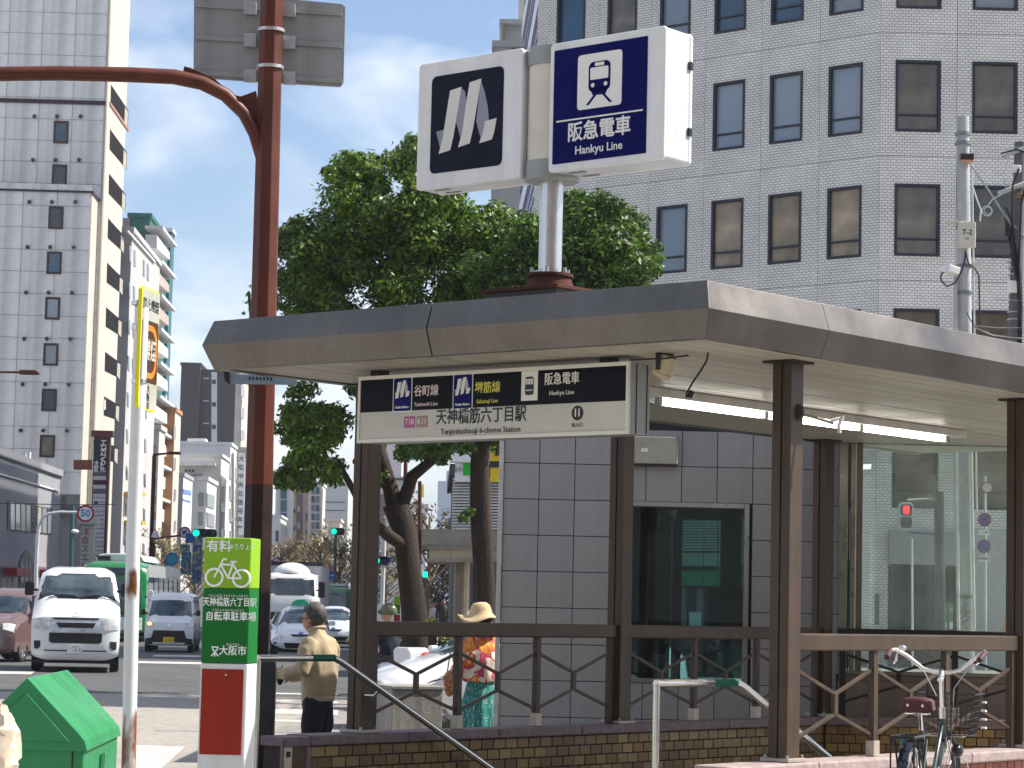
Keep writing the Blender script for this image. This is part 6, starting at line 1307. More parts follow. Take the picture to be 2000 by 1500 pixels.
def hatch(name, label, o, rot, paint, cat='car', taxi=False, lights=True):
    c = Car(name, label, cat, o, rot, [(.14, .18), (.04, .25), (.0, .40), (.03, .55), (.12, .68), (.45, .80), (.85, .92), (1.02, .97), (1.5, 1.22), (1.95, 1.42), (2.3, 1.49), (2.8, 1.48), (3.5, 1.36), (4.25, 1.12), (4.4, 1.0), (4.46, .6), (4.4, .25)], [(0, .80), (.5, .87), (.95, .86), (1.2, .74), (1.5, .58)], paint, base=.2, e=.28, q0=.45)
    c.fp('windscreen', [(-.68, .99), (.68, .99), (.54, 1.39), (-.54, 1.39)], wsg)
    for s in (-1, 1):
        c.fp('headlight', [(s*.82, .76), (s*.56, .66), (s*.50, .58), (s*.72, .56), (s*.84, .66)], headl, off=.02); c.fp('fog_lamp', [(s*.80, .46), (s*.70, .44), (s*.72, .30), (s*.78, .32)], black, off=.012)
        c.sp('side_window', [(1.25, 1.0), (2.0, 1.36), (2.55, 1.40), (2.5, .99)], wsd, s, off=.012); c.sp('side_window', [(2.6, .99), (2.64, 1.39), (3.2, 1.33), (3.75, 1.12), (3.5, 1.0)], wsd, s, off=.012)
        c.mirror(1.25, 1.0, s, paint, .2, .14, .1); c.sp('door_line', [(2.56, .95), (2.575, .95), (2.575, .3), (2.56, .3)], dark_print, s, off=.004); c.sp('door_line', [(1.3, .9), (1.315, .9), (1.315, .3), (1.3, .3)], dark_print, s, off=.004); c.sp('door_handle', [(2.3, .86), (2.48, .86), (2.48, .82), (2.3, .82)], paint, s, off=.03)
    c.fp('upper_grille', [(-.3, .66), (.3, .66), (.24, .60), (-.24, .60)], black, off=.015); c.fp('lower_grille', [(-.5, .42), (.5, .42), (.44, .27), (-.44, .27)], black, off=.012); c.fp('lip', [(-.75, .23), (.75, .23), (.72, .18), (-.72, .18)], black, off=.01)
    c.plate(.5, '・・12', plw, plf); c.wheels((.92, 3.62), .315); c.fp('badge', [(-.07, .72), (.07, .72), (.05, .66), (-.05, .66)], M('badge_blue', (.1, .2, .4), .2, metal=.8), off=.02)
    if taxi:
        b = MB(); b.prism([(-.3, 0), (.3, 0), (.2, .14), (.08, .19), (-.08, .19), (-.2, .14)], -.07, .07, frame((0, 2.35, 1.50), (1, 0, 0), (0, 0, 1))); b.obj('taxi_lamp', M('taxi_lamp_green', (.02, .35, .2), .3), c.t, bevel=.02)
    return c
Y = 72.; o = at(588, 1240, Y); hatch('taxi', 'white taxi with a green roof lamp stopped behind the man', (o.x, Y, ZV), R_(6), cwhite, 'taxi', True)
Y = 88.; o = at(652, 1200, Y); hatch('car', 'silver white car half hidden by the dark left post', (o.x, Y, ZV), R_(3), csilver)
Y = 33.2; o = at(712, 1350, Y); cc = hatch('car', 'white car seen from its side behind the railing and concrete block', (o.x-.05, Y-.75, ZV), R_(-74), cwhite)
def truck():
    Y = 96.; o = at(565, 1150, Y)
    c = Car('truck', 'white truck with a roof deflector behind the white taxi', 'truck', (o.x, Y, ZV), R_(1),
        [(.05, .4), (0, .5), (0, 1.2), (.04, 1.75), (.10, 1.85), (.28, 2.55), (.4, 2.68), (.6, 2.74), (1.7, 2.78), (1.9, 2.7), (1.95, .6)], [(0, 1.1), (1.5, 1.12), (2.6, 1.02), (2.8, 1.0)], cwhite, base=.45, e=.14)
    c.fp('windscreen', [(-.99, 1.86), (.99, 1.86), (.93, 2.52), (-.93, 2.52)], wsg); c.fp('grille', [(-.7, 1.2), (.7, 1.2), (.7, .9), (-.7, .9)], black); c.fp('bumper', [(-1.05, .8), (1.05, .8), (1.05, .45), (-1.05, .45)], black)
    b = MB(); b.sphere((0, 1.3, 2.72), (.74, .9, .44), 20, 12, None, 0, .5); b.obj('roof_deflector', cwhite, c.t, smooth=60)
    b = MB(); b.box(-1.1, 1.1, 2.1, 8.2, .8, 3.05); b.obj('cargo_box', M('cargo_grey', (.5, .5, .52), .5), c.t); b = MB(); b.box(-1.0, 1.1, 2.05, 2.1, 3.05, 3.2); b.obj('front_bar', dark_print, c.t)
    for s in (-1, 1): c.mirror(-.1, 2.1, s, black, .26, .62, .2); c.fp('headlight', [(s*.98, .95), (s*.72, .95), (s*.72, .75), (s*.98, .75)], headl)
    F = frame((.72, c.fy(1.6)-.02, 1.62), (1, 0, 0), (0, 0, 1)); text('026', .26, dark_print, c.t, F); c.wheels((1.0, 6.5), .42)
truck()
def minibus():
    Y = 112.; o = at(645, 1150, Y)
    c = Car('minibus', 'green and white minibus far behind the silver car', 'bus', (o.x, Y, ZV), 0, [(.05, .3), (0, .5), (.0, 1.2), (.1, 1.35), (.5, 2.1), (.7, 2.3), (1.0, 2.38), (5, 2.38), (5.1, .5)], [(0, .98), (1.2, 1.0), (2.4, .86)], cgreen, e=.12)
    c.fp('windscreen', [(-.86, 1.4), (.86, 1.4), (.78, 2.05), (-.78, 2.05)], wsg); b = MB(); b.prism(rrect(1.5, 4, .2), 0, .12, tr(0, 2.9, 2.36)); b.obj('white_roof', cwhite, c.t, bevel=.03); c.fp('bumper', [(-.9, .9), (.9, .9), (.9, .5), (-.9, .5)], M('bus_navy', (.02, .03, .08), .3)); c.wheels((.9, 4), .36)
minibus()
# scooter
def scooter():
    Y = 38.; o = at(752, 1290, Y); t = thing('scooter', 'white scooter ridden behind the far railing', 'scooter', (o.x, Y, ZV), R_(128), 'vehicles on the avenue')
    b = MB(); b.sphere((-.35, 0, .62), (.5, .2, .17), 18, 12); b.obj('rear_body', cwhite, t, smooth=60); b = MB(); b.sphere((-.25, 0, .77), (.42, .17, .07), 16, 8); b.obj('seat', black, t, smooth=60)
    b = MB(); b.prism([(.28, .25), (.55, .28), (.48, .95), (.38, 1.0)], -.16, .16, frame((0, 0, 0), (1, 0, 0), (0, 0, 1))); b.obj('leg_shield', cwhite, t, bevel=.04); b = MB(); b.box(-.1, .4, -.14, .14, .24, .3); b.obj('footboard', black, t)
    for x in (-.62, .62):
        b = MB(); F = frame((x, 0, .23), (1, 0, 0), (0, 0, 1)); b.torus(.18, .05, 22, 8, F); w = b.obj('wheel', rubber, t, smooth=60); b = MB(); b.lathe([(.13, .03), (.02, .04), (.02, -.04), (.13, -.03)], 16, F); b.obj('rim', wl_rim, w)
    b = MB(); b.tube([(.5, 0, .35), (.42, 0, 1.0)], .03, 8); b.tube([(.36, -.32, 1.04), (.43, 0, 1.0), (.36, .32, 1.04)], .018, 8); b.obj('handlebar', black, t); b = MB(); b.sphere((.47, 0, .95), (.1, .14, .1), 14, 10); b.obj('headlamp', cwhite, t, smooth=60)
    b = MB(); b.prism(rrect(.42, .24, .08), -.19, .19, tr(-.68, 0, .85) @ rx(R_(90))); b.obj('rear_box', cwhite, t, bevel=.03)
    b = MB(); b.sphere((-.92, -.12, .86), (.03, .1, .05), 10, 6); b.obj('tail_lamp', M('reflector_red', (.7, .012, .01), .2), t); return o
scooter()
# ---------------------------------------------------------------- people
def fuse(mb, voxel, it, name, mat, parent, wr=None, seed=0):
    o = mb.obj('tmp', None); r = o.modifiers.new('r', 'REMESH'); r.mode = 'VOXEL'; r.voxel_size = voxel
    sm = o.modifiers.new('s', 'SMOOTH'); sm.factor = .5; sm.iterations = it
    me = bpy.data.meshes.new_from_object(o.evaluated_get(bpy.context.evaluated_depsgraph_get())); bpy.data.objects.remove(o)
    if wr:
        from mathutils import noise
        am, fx, fz = wr
        for v, n in [(v, v.normal.copy()) for v in me.vertices]:
            c = v.co; v.co = c+n*am*(noise.noise(Vector((c.x*fx+seed, c.y*fx, c.z*fz+c.x*fx*.6)))+.5*noise.noise(Vector((c.x*fx*2.2, c.y*fx*2.2+seed, c.z*fz*2.5))))
    me.name = name; me.materials.clear(); me.materials.append(mat); me.polygons.foreach_set('use_smooth', [True]*len(me.polygons)); me.update(); return link(name, me, parent)
def loft(b, E, n=22, m=None):
    vs = []; fs = []
    for cx, cy, z, rx_, ry_ in E:
        for j in range(n): a = 2*math.pi*j/n; vs.append((cx+rx_*math.cos(a), cy+ry_*math.sin(a), z))
    for i in range(len(E)-1):
        for j in range(n): fs.append((i*n+j, i*n+(j+1) % n, (i+1)*n+(j+1) % n, (i+1)*n+j))
    fs += [tuple(range(n-1, -1, -1)), tuple((len(E)-1)*n+j for j in range(n))]; b.add(vs, fs, m)
skin_m = M('skin', (.42, .24, .16), .5, var=.1, scale=20); hair_b = M('hair_black', (.012, .011, .011), .5, var=.3, scale=40); hair_g = M('hair_grey', (.075, .072, .07), .6, var=.5, scale=30, fine=.3)
def hand(b, w, d, up=(0, 0, 1), s=1.):
    w = Vector(w); d = Vector(d).normalized(); x = d.cross(Vector(up)).normalized(); z = x.cross(d)
    b.tube([w-d*.03, w+d*.02, w+d*.075, w+d*.095], [.024, .033, .036, .026], 10)
    for k, (o_, l) in enumerate(((-.028, .062), (-.009, .072), (.010, .068), (.028, .052))):
        p = w+d*.085+x*o_*s; b.tube([p, p+d*l*.5-z*.006, p+d*l*.8-z*.026, p+d*l*.85-z*.045], [.0095, .0085, .008, .006], 6)
    p = w+d*.02-x*.03; b.tube([p, p-x*.025+d*.03, p-x*.025+d*.058-z*.015], [.012, .010, .007], 6)
def head(b, c, s=1., tilt=0):
    m = tr(*c) @ rx(tilt) @ Matrix.Scale(s, 4)
    b.sphere((0, -.012, .03), (.078, .098, .098), 20, 14, m); loft(b, [(0, .03, -.105, .035, .035), (0, .028, -.085, .052, .055), (0, .02, -.045, .066, .074), (0, .0, .0, .074, .092), (0, -.005, .04, .076, .096)], 18, m)
    b.prism([(-.014, 0), (.014, 0), (.006, .05), (-.006, .05)], .085, .112, m @ tr(0, 0, -.035) @ rx(R_(90)) @ Matrix.Diagonal((1, 1, -1, 1)))
    for sx in (-1, 1): b.sphere((sx*.08, -.012, -.005), (.012, .022, .034), 10, 8, m)
    b.tube([V(*c)+V(0, -.012, -.06)*s, V(*c)+V(0, -.04, -.19)*s], [.052*s, .06*s], 14)
def face(t, c, s=1., tilt=0):
    m = tr(*c) @ rx(tilt) @ Matrix.Scale(s, 4); b = MB()
    for sx in (-1, 1): b.sphere((sx*.03, .086, .004), (.014, .007, .007), 10, 6, m)
    b.obj('eye', M('eye_dark', (.02, .015, .012), .2), t); b = MB(); b.tube([(-.024, .09, -.058), (0, .096, -.06), (.024, .09, -.058)], .005, 6, m=m); b.obj('mouth', M('lips', (.3, .12, .1), .5), t)
def man():
    Y = 21.8; o = at(617, 1500, Y); t = thing('person', 'elderly man in a beige jacket and dark trousers standing by the handrail', 'person', (o.x, Y, ZR), R_(66))
    L = [(-.155, 0, .07, .045, .07)]
    b = MB(); hd = (0, .075, 1.475); head(b, hd, 1., R_(-6)); loft(b, [(0, 0, .80, .15, .105), (0, 0, 1.0, .155, .105), (0, .0, 1.2, .17, .11), (0, .01, 1.32, .10, .07)])
    for s in (-1, 1):
        b.tube([(s*.08, 0, .82), (s*.09, .01, .45), (s*.09, -.01, .08)], [.075, .055, .042], 10); b.tube([(s*.09, -.04, .04), (s*.1, .14, .03)], [.045, .038], 8)
    W_l, W_r = V(-.20, .34, .99), V(.20, .30, .94)
    b.tube([(-.17, 0, 1.28), (-.235, .02, 1.03), W_l], [.05, .042, .03], 10); b.tube([(.17, 0, 1.28), (.235, .01, 1.03), W_r], [.05, .042, .03], 10); hand(b, W_l, (.15, 1, -.1)); hand(b, W_r, (-.2, 1, -.1))
    fuse(b, .009, 3, 'body', skin_m, t)
    b = MB(); loft(b, [(0, -.0, .765, .165, .125), (0, 0, .80, .185, .14), (0, -.01, .92, .195, .15), (0, -.015, 1.08, .195, .145), (0, -.01, 1.2, .195, .135), (0, .0, 1.29, .165, .11), (0, .015, 1.345, .085, .08), (0, .03, 1.39, .072, .072)])
    b.tube([(-.155, -.0, 1.285), (-.215, .0, 1.2), (-.245, .03, 1.03), (-.22, .18, .985), W_l-V(0, .03, 0)], [.075, .078, .068, .058, .047], 12); b.tube([(.155, 0, 1.285), (.215, 0, 1.2), (.25, .02, 1.03), (.225, .17, .96), W_r-V(0, .03, 0)], [.075, .078, .068, .058, .047], 12)
    jm = M('jacket_beige', (.38, .31, .205), .8, var=.08, scale=6); fuse(b, .014, 4, 'jacket', jm, t, (.02, 8, 3.5), 2)
    b = MB(); b.torus(.074, .016, 22, 8, tr(0, .035, 1.385) @ rx(R_(-14))); b.obj('collar', jm, t, smooth=60); b = MB(); b.bar((.19, .06, .92), (.175, .1, .84), .006, .012); b.obj('pocket_slit', M('pocket_dark', (.1, .07, .05), .8), t)
    b = MB(); b.lathe([(.17, 0), (.178, .02), (.176, .04), (.16, .05)], 24, tr(0, 0, .755) @ Matrix.Diagonal((1, .78, 1, 1))); b.obj('hem', jm, t, smooth=50)
    b = MB(); loft(b, [(0, 0, .70, .172, .125), (0, 0, .79, .165, .12)])
    for s in (-1, 1): b.tube([(s*.08, -.0, .78), (s*.085, .0, .6), (s*.09, .01, .42), (s*.09, -.01, .22), (s*.09, -.005, .07)], [.10, .098, .083, .075, .08], 14)
    fuse(b, .014, 4, 'trousers', M('trousers_navy', (.018, .02, .03), .85, var=.2, scale=8), t, (.016, 10, 4), 5)
    for s in (-1, 1): b = MB(); b.sphere((s*.095, .05, .045), (.05, .14, .05), 14, 8); b.obj('shoe', M('shoe_black', (.02, .02, .02), .5), t, smooth=60)
    b = MB(); m = tr(*hd) @ rx(R_(-6)); b.sphere((0, -.02, .035), (.086, .104, .102), 22, 14, m); b.v = [p for p in b.v]
    keep = MB(); fs = []
    mi = m.inverted()
    for f in b.f:
        c = sum((mi @ Vector(b.v[i]) for i in f), Vector())/len(f)
        if c.z > .055 or (c.y < -.0 and c.z > -.055) : fs.append(f)
    keep.v = b.v; keep.f = fs; ho = keep.obj('hair', hair_g, t, smooth=60); sl = ho.modifiers.new('solid', 'SOLIDIFY'); sl.thickness = -.012
    face(t, hd, 1., R_(-6)); b = MB()
    for sx in (-1, 1):
        b.torus(.022, .0028, 18, 5, m @ tr(sx*.031, .096, .0) @ rx(R_(90))); b.tube([m @ V(sx*.055, .094, .005), m @ V(sx*.08, .02, .005), m @ V(sx*.082, -.02, -.005)], .003, 5)
    b.tube([m @ V(-.01, .1, .004), m @ V(.01, .1, .004)], .003, 5); b.obj('glasses', black, t); return t
man()
bag2 = thing('black_pouch', 'small black pouch held in the hand of the man in beige', 'bag', at(547, 1322, 21.9), 0)
b = MB(); b.sphere((0, 0, 0), (.035, .03, .075), 12, 10); b.obj('pouch', black, bag2, smooth=60); b = MB(); b.tube([(0, 0, .07), (.02, 0, .1), (0, .02, .075)], .005, 5); b.obj('strap', black, bag2)
def pattern_mat(name, cols, scale, stretch=1.):
    m = bpy.data.materials.new(name); m.use_nodes = True; nt = m.node_tree; N = nt.nodes; L = nt.links; b = N['Principled BSDF']; b.inputs['Roughness'].default_value = .8
    t = N.new('ShaderNodeTexCoord'); mp_ = N.new('ShaderNodeMapping'); mp_.inputs['Scale'].default_value = (scale, scale, scale*stretch); L.new(t.outputs['Object'], mp_.inputs[0])
    n = N.new('ShaderNodeTexNoise'); n.inputs['Scale'].default_value = 1; n.inputs['Detail'].default_value = 1.5; n.inputs['Distortion'].default_value = 2.2; L.new(mp_.outputs[0], n.inputs['Vector'])
    r = N.new('ShaderNodeValToRGB'); r.color_ramp.interpolation = 'CONSTANT'; e = r.color_ramp.elements; e[0].color = (*cols[0], 1); e[0].position = 0; e[1].color = (*cols[1], 1); e[1].position = .38
    for i, c in enumerate(cols[2:]): q = e.new(.44+.055*i); q.color = (*c, 1)
    L.new(n.outputs['Fac'], r.inputs[0]); L.new(r.outputs[0], b.inputs['Base Color']); return m
def dots_mat():
    m = bpy.data.materials.new('skirt_dotted'); m.use_nodes = True; nt = m.node_tree; N = nt.nodes; L = nt.links; b = N['Principled BSDF']; b.inputs['Roughness'].default_value = .8
    t = N.new('ShaderNodeTexCoord'); v = N.new('ShaderNodeTexVoronoi'); v.inputs['Scale'].default_value = 42; v.inputs['Randomness'].default_value = .35; L.new(t.outputs['Object'], v.inputs['Vector'])
    r = N.new('ShaderNodeValToRGB'); r.color_ramp.elements[0].color = (.55, .62, .58, 1); r.color_ramp.elements[0].position = .2; r.color_ramp.elements[1].color = (.005, .17, .155, 1); r.color_ramp.elements[1].position = .3
    L.new(v.outputs['Distance'], r.inputs[0]); L.new(r.outputs[0], b.inputs['Base Color']); return m
def woman():
    Y = 28.2; o = at(935, 1500, Y); t = thing('person', 'woman in a straw hat, orange patterned blouse and teal dotted skirt by the tile wall', 'person', (o.x, Y, ZR+.02), R_(48))
    b = MB(); hd = (0, .045, 1.43); head(b, hd); loft(b, [(0, 0, .78, .15, .11), (0, 0, 1.0, .13, .10), (0, 0, 1.2, .15, .1), (0, .0, 1.29, .08, .06)])
    Wl, Wr = V(-.25, .22, .84), V(.22, .25, .95)
    for s, W_ in ((-1, Wl), (1, Wr)):
        b.tube([(s*.08, 0, .8), (s*.085, .02, .44), (s*.085, 0, .07)], [.07, .05, .04], 10); b.tube([(s*.085, -.03, .04), (s*.09, .13, .03)], [.04, .035], 8); b.tube([(s*.15, 0, 1.24), (s*.23, -.0, .99), W_], [.045, .036, .026], 10)
    hand(b, Wl, (-.1, 1, -.5)); hand(b, Wr, (-.2, 1, 0)); fuse(b, .01, 3, 'body', skin_m, t)
    bl = pattern_mat('blouse_print', [(.62, .54, .44), (.66, .56, .46), (.42, .04, .10), (.66, .16, .03), (.74, .34, .02), (.7, .24, .08), (.46, .06, .10), (.66, .58, .48)], 3.6, .75)
    b = MB(); loft(b, [(0, 0, .74, .23, .19), (0, 0, .80, .235, .195), (0, -.01, .98, .22, .18), (0, -.01, 1.14, .215, .155), (0, .0, 1.24, .175, .115), (0, .01, 1.30, .09, .08)]); b.tube([(-.14, 0, 1.24), (-.215, 0, 1.12), (-.25, .02, .98), (-.26, .12, .9), Wl], [.075, .085, .09, .07, .05], 12); b.tube([(.14, 0, 1.24), (.215, 0, 1.12), (.25, .02, .98), (.24, .13, .95), Wr], [.075, .085, .09, .07, .05], 12)
    fuse(b, .016, 4, 'blouse', bl, t, (.022, 8, 3.5), 4)
    b = MB(); vs = []; n = 48
    for z, r in ((.76, .165), (.7, .18), (.5, .225), (.25, .27), (.1, .29)):
        for j in range(n): a = 2*math.pi*j/n; k = r*(1+.07*(.8-z)*2*math.sin(a*11+z)); vs.append((k*math.cos(a), k*.82*math.sin(a), z))
    b.add(vs, [(i*n+j, i*n+(j+1) % n, (i+1)*n+(j+1) % n, (i+1)*n+j) for i in range(4) for j in range(n)]); b.obj('skirt', dots_mat(), t, smooth=60)
    b = MB(); b.sphere((0, -.02, 1.455), (.088, .108, .105), 18, 12); b.sphere((0, -.06, 1.37), (.075, .06, .08), 14, 10); b.obj('hair', hair_b, t, smooth=60)
    straw = M('straw', (.55, .42, .25), .85, var=.1, scale=30, fine=.15, bump=.3); HM_ = tr(0, .02, 1.475) @ rx(R_(-7)); b = MB(); vs = []; n = 40
    P_ = [(.02, .165), (.07, .155), (.105, .125), (.122, .07), (.13, .03), (.165, .015), (.22, .012), (.275, .015)]
    for r, z in P_:
        for j in range(n): a = 2*math.pi*j/n; dz = .03*math.sin(a*3+1)*max(0, r-.13)/.1-.035*max(0, r-.13)/.1*(1-math.sin(a)); vs.append((r*math.cos(a)*.94, r*math.sin(a)*1.02, z+dz))
    b.add(vs, [(i*n+j, i*n+(j+1) % n, (i+1)*n+(j+1) % n, (i+1)*n+j) for i in range(7) for j in range(n)]+[tuple(range(n))], HM_); ht = b.obj('hat', straw, t, smooth=60); sl = ht.modifiers.new('s', 'SOLIDIFY'); sl.thickness = .006
    b = MB(); b.lathe([(.1245, .015), (.1265, .05), (.122, .055)], 30, HM_ @ Matrix.Diagonal((.96, 1.04, 1, 1))); b.obj('hat_band', M('straw_dark', (.36, .25, .13), .85), ht); face(t, hd)
    b = MB(); bag_ = V(-.34, .24, .62); b.sphere(bag_, (.05, .13, .16), 14, 10); b.obj('bag_bulge', M('x', (.3, .1, .05)), t) if 0 else None
    return t
woman()
wb_ = thing('shoulder_bag', 'small orange brown patterned bag hanging beside the woman in the straw hat', 'bag', at(878, 1335, 28.0), R_(20)); b = MB(); b.sphere((0, 0, 0), (.07, .05, .15), 16, 12); b.obj('bag_body', pattern_mat('bag_print', [(.25, .06, .02), (.38, .14, .05), (.2, .04, .02), (.45, .25, .12)], 14), wb_, smooth=60); b = MB(); b.tube([(-.03, 0, .13), (0, 0, .34), (.05, 0, .42), (.04, 0, .13)], .008, 6); b.obj('strap', M('strap_brown', (.2, .07, .03), .7), wb_)
def rider():
    Y = 38.; o = at(756, 1290, Y); t = thing('person', 'scooter rider in a dark navy jacket and an olive open face helmet', 'person', (o.x+.02, Y+.1, ZR), R_(62)); z0 = .80
    b = MB(); hd = (0, .05, z0+.66); head(b, hd); loft(b, [(0, 0, z0, .15, .11), (0, 0, z0+.3, .16, .11), (0, .01, z0+.48, .09, .07)])
    for s in (-1, 1):
        b.tube([(s*.09, 0, z0+.02), (s*.11, .38, z0-.08), (s*.11, .42, z0-.5)], [.075, .055, .042], 10); b.tube([(s*.11, .38, .28), (s*.11, .56, .27)], [.042, .036], 8); w = V(s*.28, .46, z0+.25); b.tube([(s*.17, .0, z0+.43), (s*.25, .14, z0+.22), w], [.05, .042, .03], 10); hand(b, w, (0, 1, 0))
    fuse(b, .012, 3, 'body', skin_m, t); b = MB(); loft(b, [(0, 0, z0-.04, .17, .13), (0, -.01, z0+.2, .20, .15), (0, 0, z0+.38, .19, .13), (0, .01, z0+.47, .10, .09), (0, .03, z0+.52, .085, .085)])
    for s in (-1, 1): b.tube([(s*.15, .0, z0+.42), (s*.25, .1, z0+.24), (s*.28, .42, z0+.25)], [.085, .075, .055], 12)
    fuse(b, .018, 4, 'jacket', M('jacket_navy', (.008, .01, .022), .7, var=.2), t, (.012, 9, 5), 1); b = MB(); loft(b, [(0, 0, z0-.06, .17, .13), (0, 0, z0+.05, .165, .125)])
    for s in (-1, 1): b.tube([(s*.09, 0, z0+.02), (s*.11, .38, z0-.08), (s*.11, .42, z0-.45)], [.095, .075, .065], 12)
    fuse(b, .018, 4, 'trousers', M('trousers_black', (.012, .012, .014), .8), t); b = MB(); b.sphere((0, .03, z0+.70), (.125, .15, .135), 20, 12, None, 0, .62); h_ = b.obj('helmet', M('helmet_olive', (.09, .10, .045), .3, coat=.4), t, smooth=60); h_.modifiers.new('s', 'SOLIDIFY').thickness = .02
    b = MB(); b.sphere((0, .06, z0+.69), (.12, .15, .07), 18, 8, None, .25, .6); b.obj('visor', M('visor_dark', (.03, .05, .045), .1), h_, smooth=60); face(t, hd)
rider()
def walker(px, Y, hgt, col, lab, rot):
    rs = random.Random(int(px*13)); o = at(px, 1190, Y); t = thing('person', lab, 'person', (o.x, Y, 0), rot, 'pedestrians far off on the right pavement'); k = hgt/1.65; b = MB(); cm_ = M('cloth_%02d%02d%02d' % tuple(int(c*99) for c in col), col, .8)
    loft(b, [(0, 0, .75*k, .17, .12), (0, 0, 1.1*k, .19, .13), (0, 0, 1.32*k, .18, .11), (0, 0, 1.42*k, .07, .06)], 12); b.tube([(-.2, 0, 1.33*k), (-.27, .03, 1.05*k), (-.24, .12, .82*k)], [.06, .055, .04], 8); b.tube([(.2, 0, 1.33*k), (.27, -.03, 1.05*k), (.24, .04, .8*k)], [.06, .055, .04], 8); b.obj('coat', cm_, t, smooth=60)
    b = MB()
    for s in (-1, 1): b.tube([(s*.09, 0, .8*k), (s*.1, s*.1+.04, .42*k), (s*.1, s*.16, .04)], [.09, .07, .055], 8)
    b.obj('trousers', M('cloth_dark', (.02, .02, .025), .8), t, smooth=60); b = MB(); b.sphere((0, 0, 1.53*k), (.085, .1, .12), 12, 8); b.obj('head', skin_m, t, smooth=60); b = MB(); b.sphere((0, -.015, 1.57*k), (.095, .105, .1), 12, 8); b.obj('hair', hair_b, t, smooth=60)
for a in ((838, 112, 1.7, (.02, .02, .025), 'far pedestrian in black nearest the brown tree trunk', .4), (846, 100, 1.62, (.45, .43, .42), 'far pedestrian in a pale grey coat, leftmost light figure of the crowd', 3), (853, 105, 1.7, (.02, .03, .07), 'far pedestrian in navy walking beside the pale grey coat', 2.8), (860, 118, 1.72, (.02, .02, .02), 'far pedestrian in black in the middle of the crowd', .2), (866, 98, 1.75, (.035, .03, .03), 'tall far pedestrian in dark brown, largest of the crowd', 3.2), (872, 110, 1.66, (.03, .03, .05), 'far pedestrian in dark blue right of the crowd middle', 3.), (878, 120, 1.6, (.12, .05, .05), 'far pedestrian in dull red at the back of the crowd', .1), (885, 102, 1.7, (.42, .5, .58), 'far pedestrian in a pale blue shirt next to the shelter column', 3.1), (928, 62, 1.6, (.02, .02, .03), 'person in dark clothes under the shelter just left of the straw hat', 2.9)): walker(*a)
# ---------------------------------------------------------------- street furniture
polew = M('pole_white', (.55, .58, .6), .4, var=.05); polet = M('pole_teal', (.05, .11, .13), .45, var=.1); poler = M('pole_maroon', (.08, .02, .016), .5, var=.1); sgblue = M('road_sign_blue', (.01, .12, .42), .4, var=.05); sred = M('road_sign_red', (.30, .015, .025), .4, var=.03); glow = M('signal_green', (.0, .7, .4), .3, var=0, emit=.9)
def pole(t, o, pts, Y, r, mat, name='pole', n=10):
    b = MB(); q = [at(x, y, Y)-o for x, y in pts]; b.tube(q, r, n); return b.obj(name, mat, t, smooth=50)
def disc(t, o, px, py, Y, r, ring, face_, txt=None, tm=None, ts=1., slash=None):
    c = at(px, py, Y-.06)-o; F = frame(c, (1, 0, 0), (0, 0, 1)); b = MB(); b.prism(circ(r, 28), -.012, .0, F); d = b.obj('sign_plate', ring, t); b = MB(); b.prism(circ(r*.76, 28), .0, .004, F); b.obj('sign_face', face_, d)
    if txt: text(txt, r*1.15*ts, tm, d, F @ tr(0, 0, .006), bold=.03)
    if slash:
        b = MB()
        for a in slash: b.bar((-r*.72*math.cos(a), -r*.72*math.sin(a), .008), (r*.72*math.cos(a), r*.72*math.sin(a), .008), r*.2, .006, m=F, up=(0, 0, 1))
        b.obj('sign_bar', ring, d)
    return d
def ground(px, Y): o = at(px, 1180, Y); return V(o.x, Y, ZR)
Y = 87.; o = ground(70, Y); t = thing('speed_limit_sign', 'round red ringed 50 sign on a white pole with a curved arm', 'sign', o); pole(t, o, [(66, 1290), (72, 1080), (75, 1030), (82, 1012), (95, 1003), (120, 1000), (160, 1001)], Y, [.06]*3+[.05]*3+[.04], polew); disc(t, o, 167, 1003, Y, .31, sred, M('sign_face_white', (.62, .63, .65), .4, var=0), '50', M('digit_blue', (.05, .2, .42), .4, var=0), 1.0)
Y = 96.; o = ground(139, Y); t = thing('camera_pole', 'dark teal pole carrying a small white camera behind the white van', 'pole', o); pole(t, o, [(134, 1290), (142, 985)], Y, .09, polet); b = MB(); c = at(146, 1038, Y)-o; b.sphere(c, (.16, .2, .09), 12, 8); b.obj('camera', white_paint, t, smooth=60); pole(t, o, [(134, 1052), (150, 1052)], Y, .03, polet, 'arm')
o = at(0, 983, 88); t = thing('overhead_cable', 'thin dark cable strung across the left street in front of the name board', 'cable', o); pole(t, o, [(-30, 982), (50, 984), (140, 986), (225, 985)], 88., .018, dark_print, 'cable', 5); b = MB(); c = at(188, 982, 88)-o; b.cb(c, (.12, .1, .12)); b.obj('clip', dark_print, t)
Y = 120.; o = ground(292, Y); t = thing('street_lamp', 'maroon street lamp post with a flat head reaching right', 'street lamp', o); pole(t, o, [(288, 1280), (301, 892), (303, 886)], Y, .1, poler); pole(t, o, [(301, 888), (322, 886), (352, 884)], Y, [.06, .05, .05], poler, 'arm'); b = MB(); c = at(341, 885, Y)-o; b.cb(c, (.6, .3, .14)); b.obj('lamp_head', poler, t, bevel=.03); b = MB(); c = at(303, 1050, Y)-o; b.lathe([(.22, 0), (.12, .3), (.05, .34)], 12, tr(*c)); b.obj('base_lamp', white_paint, t)
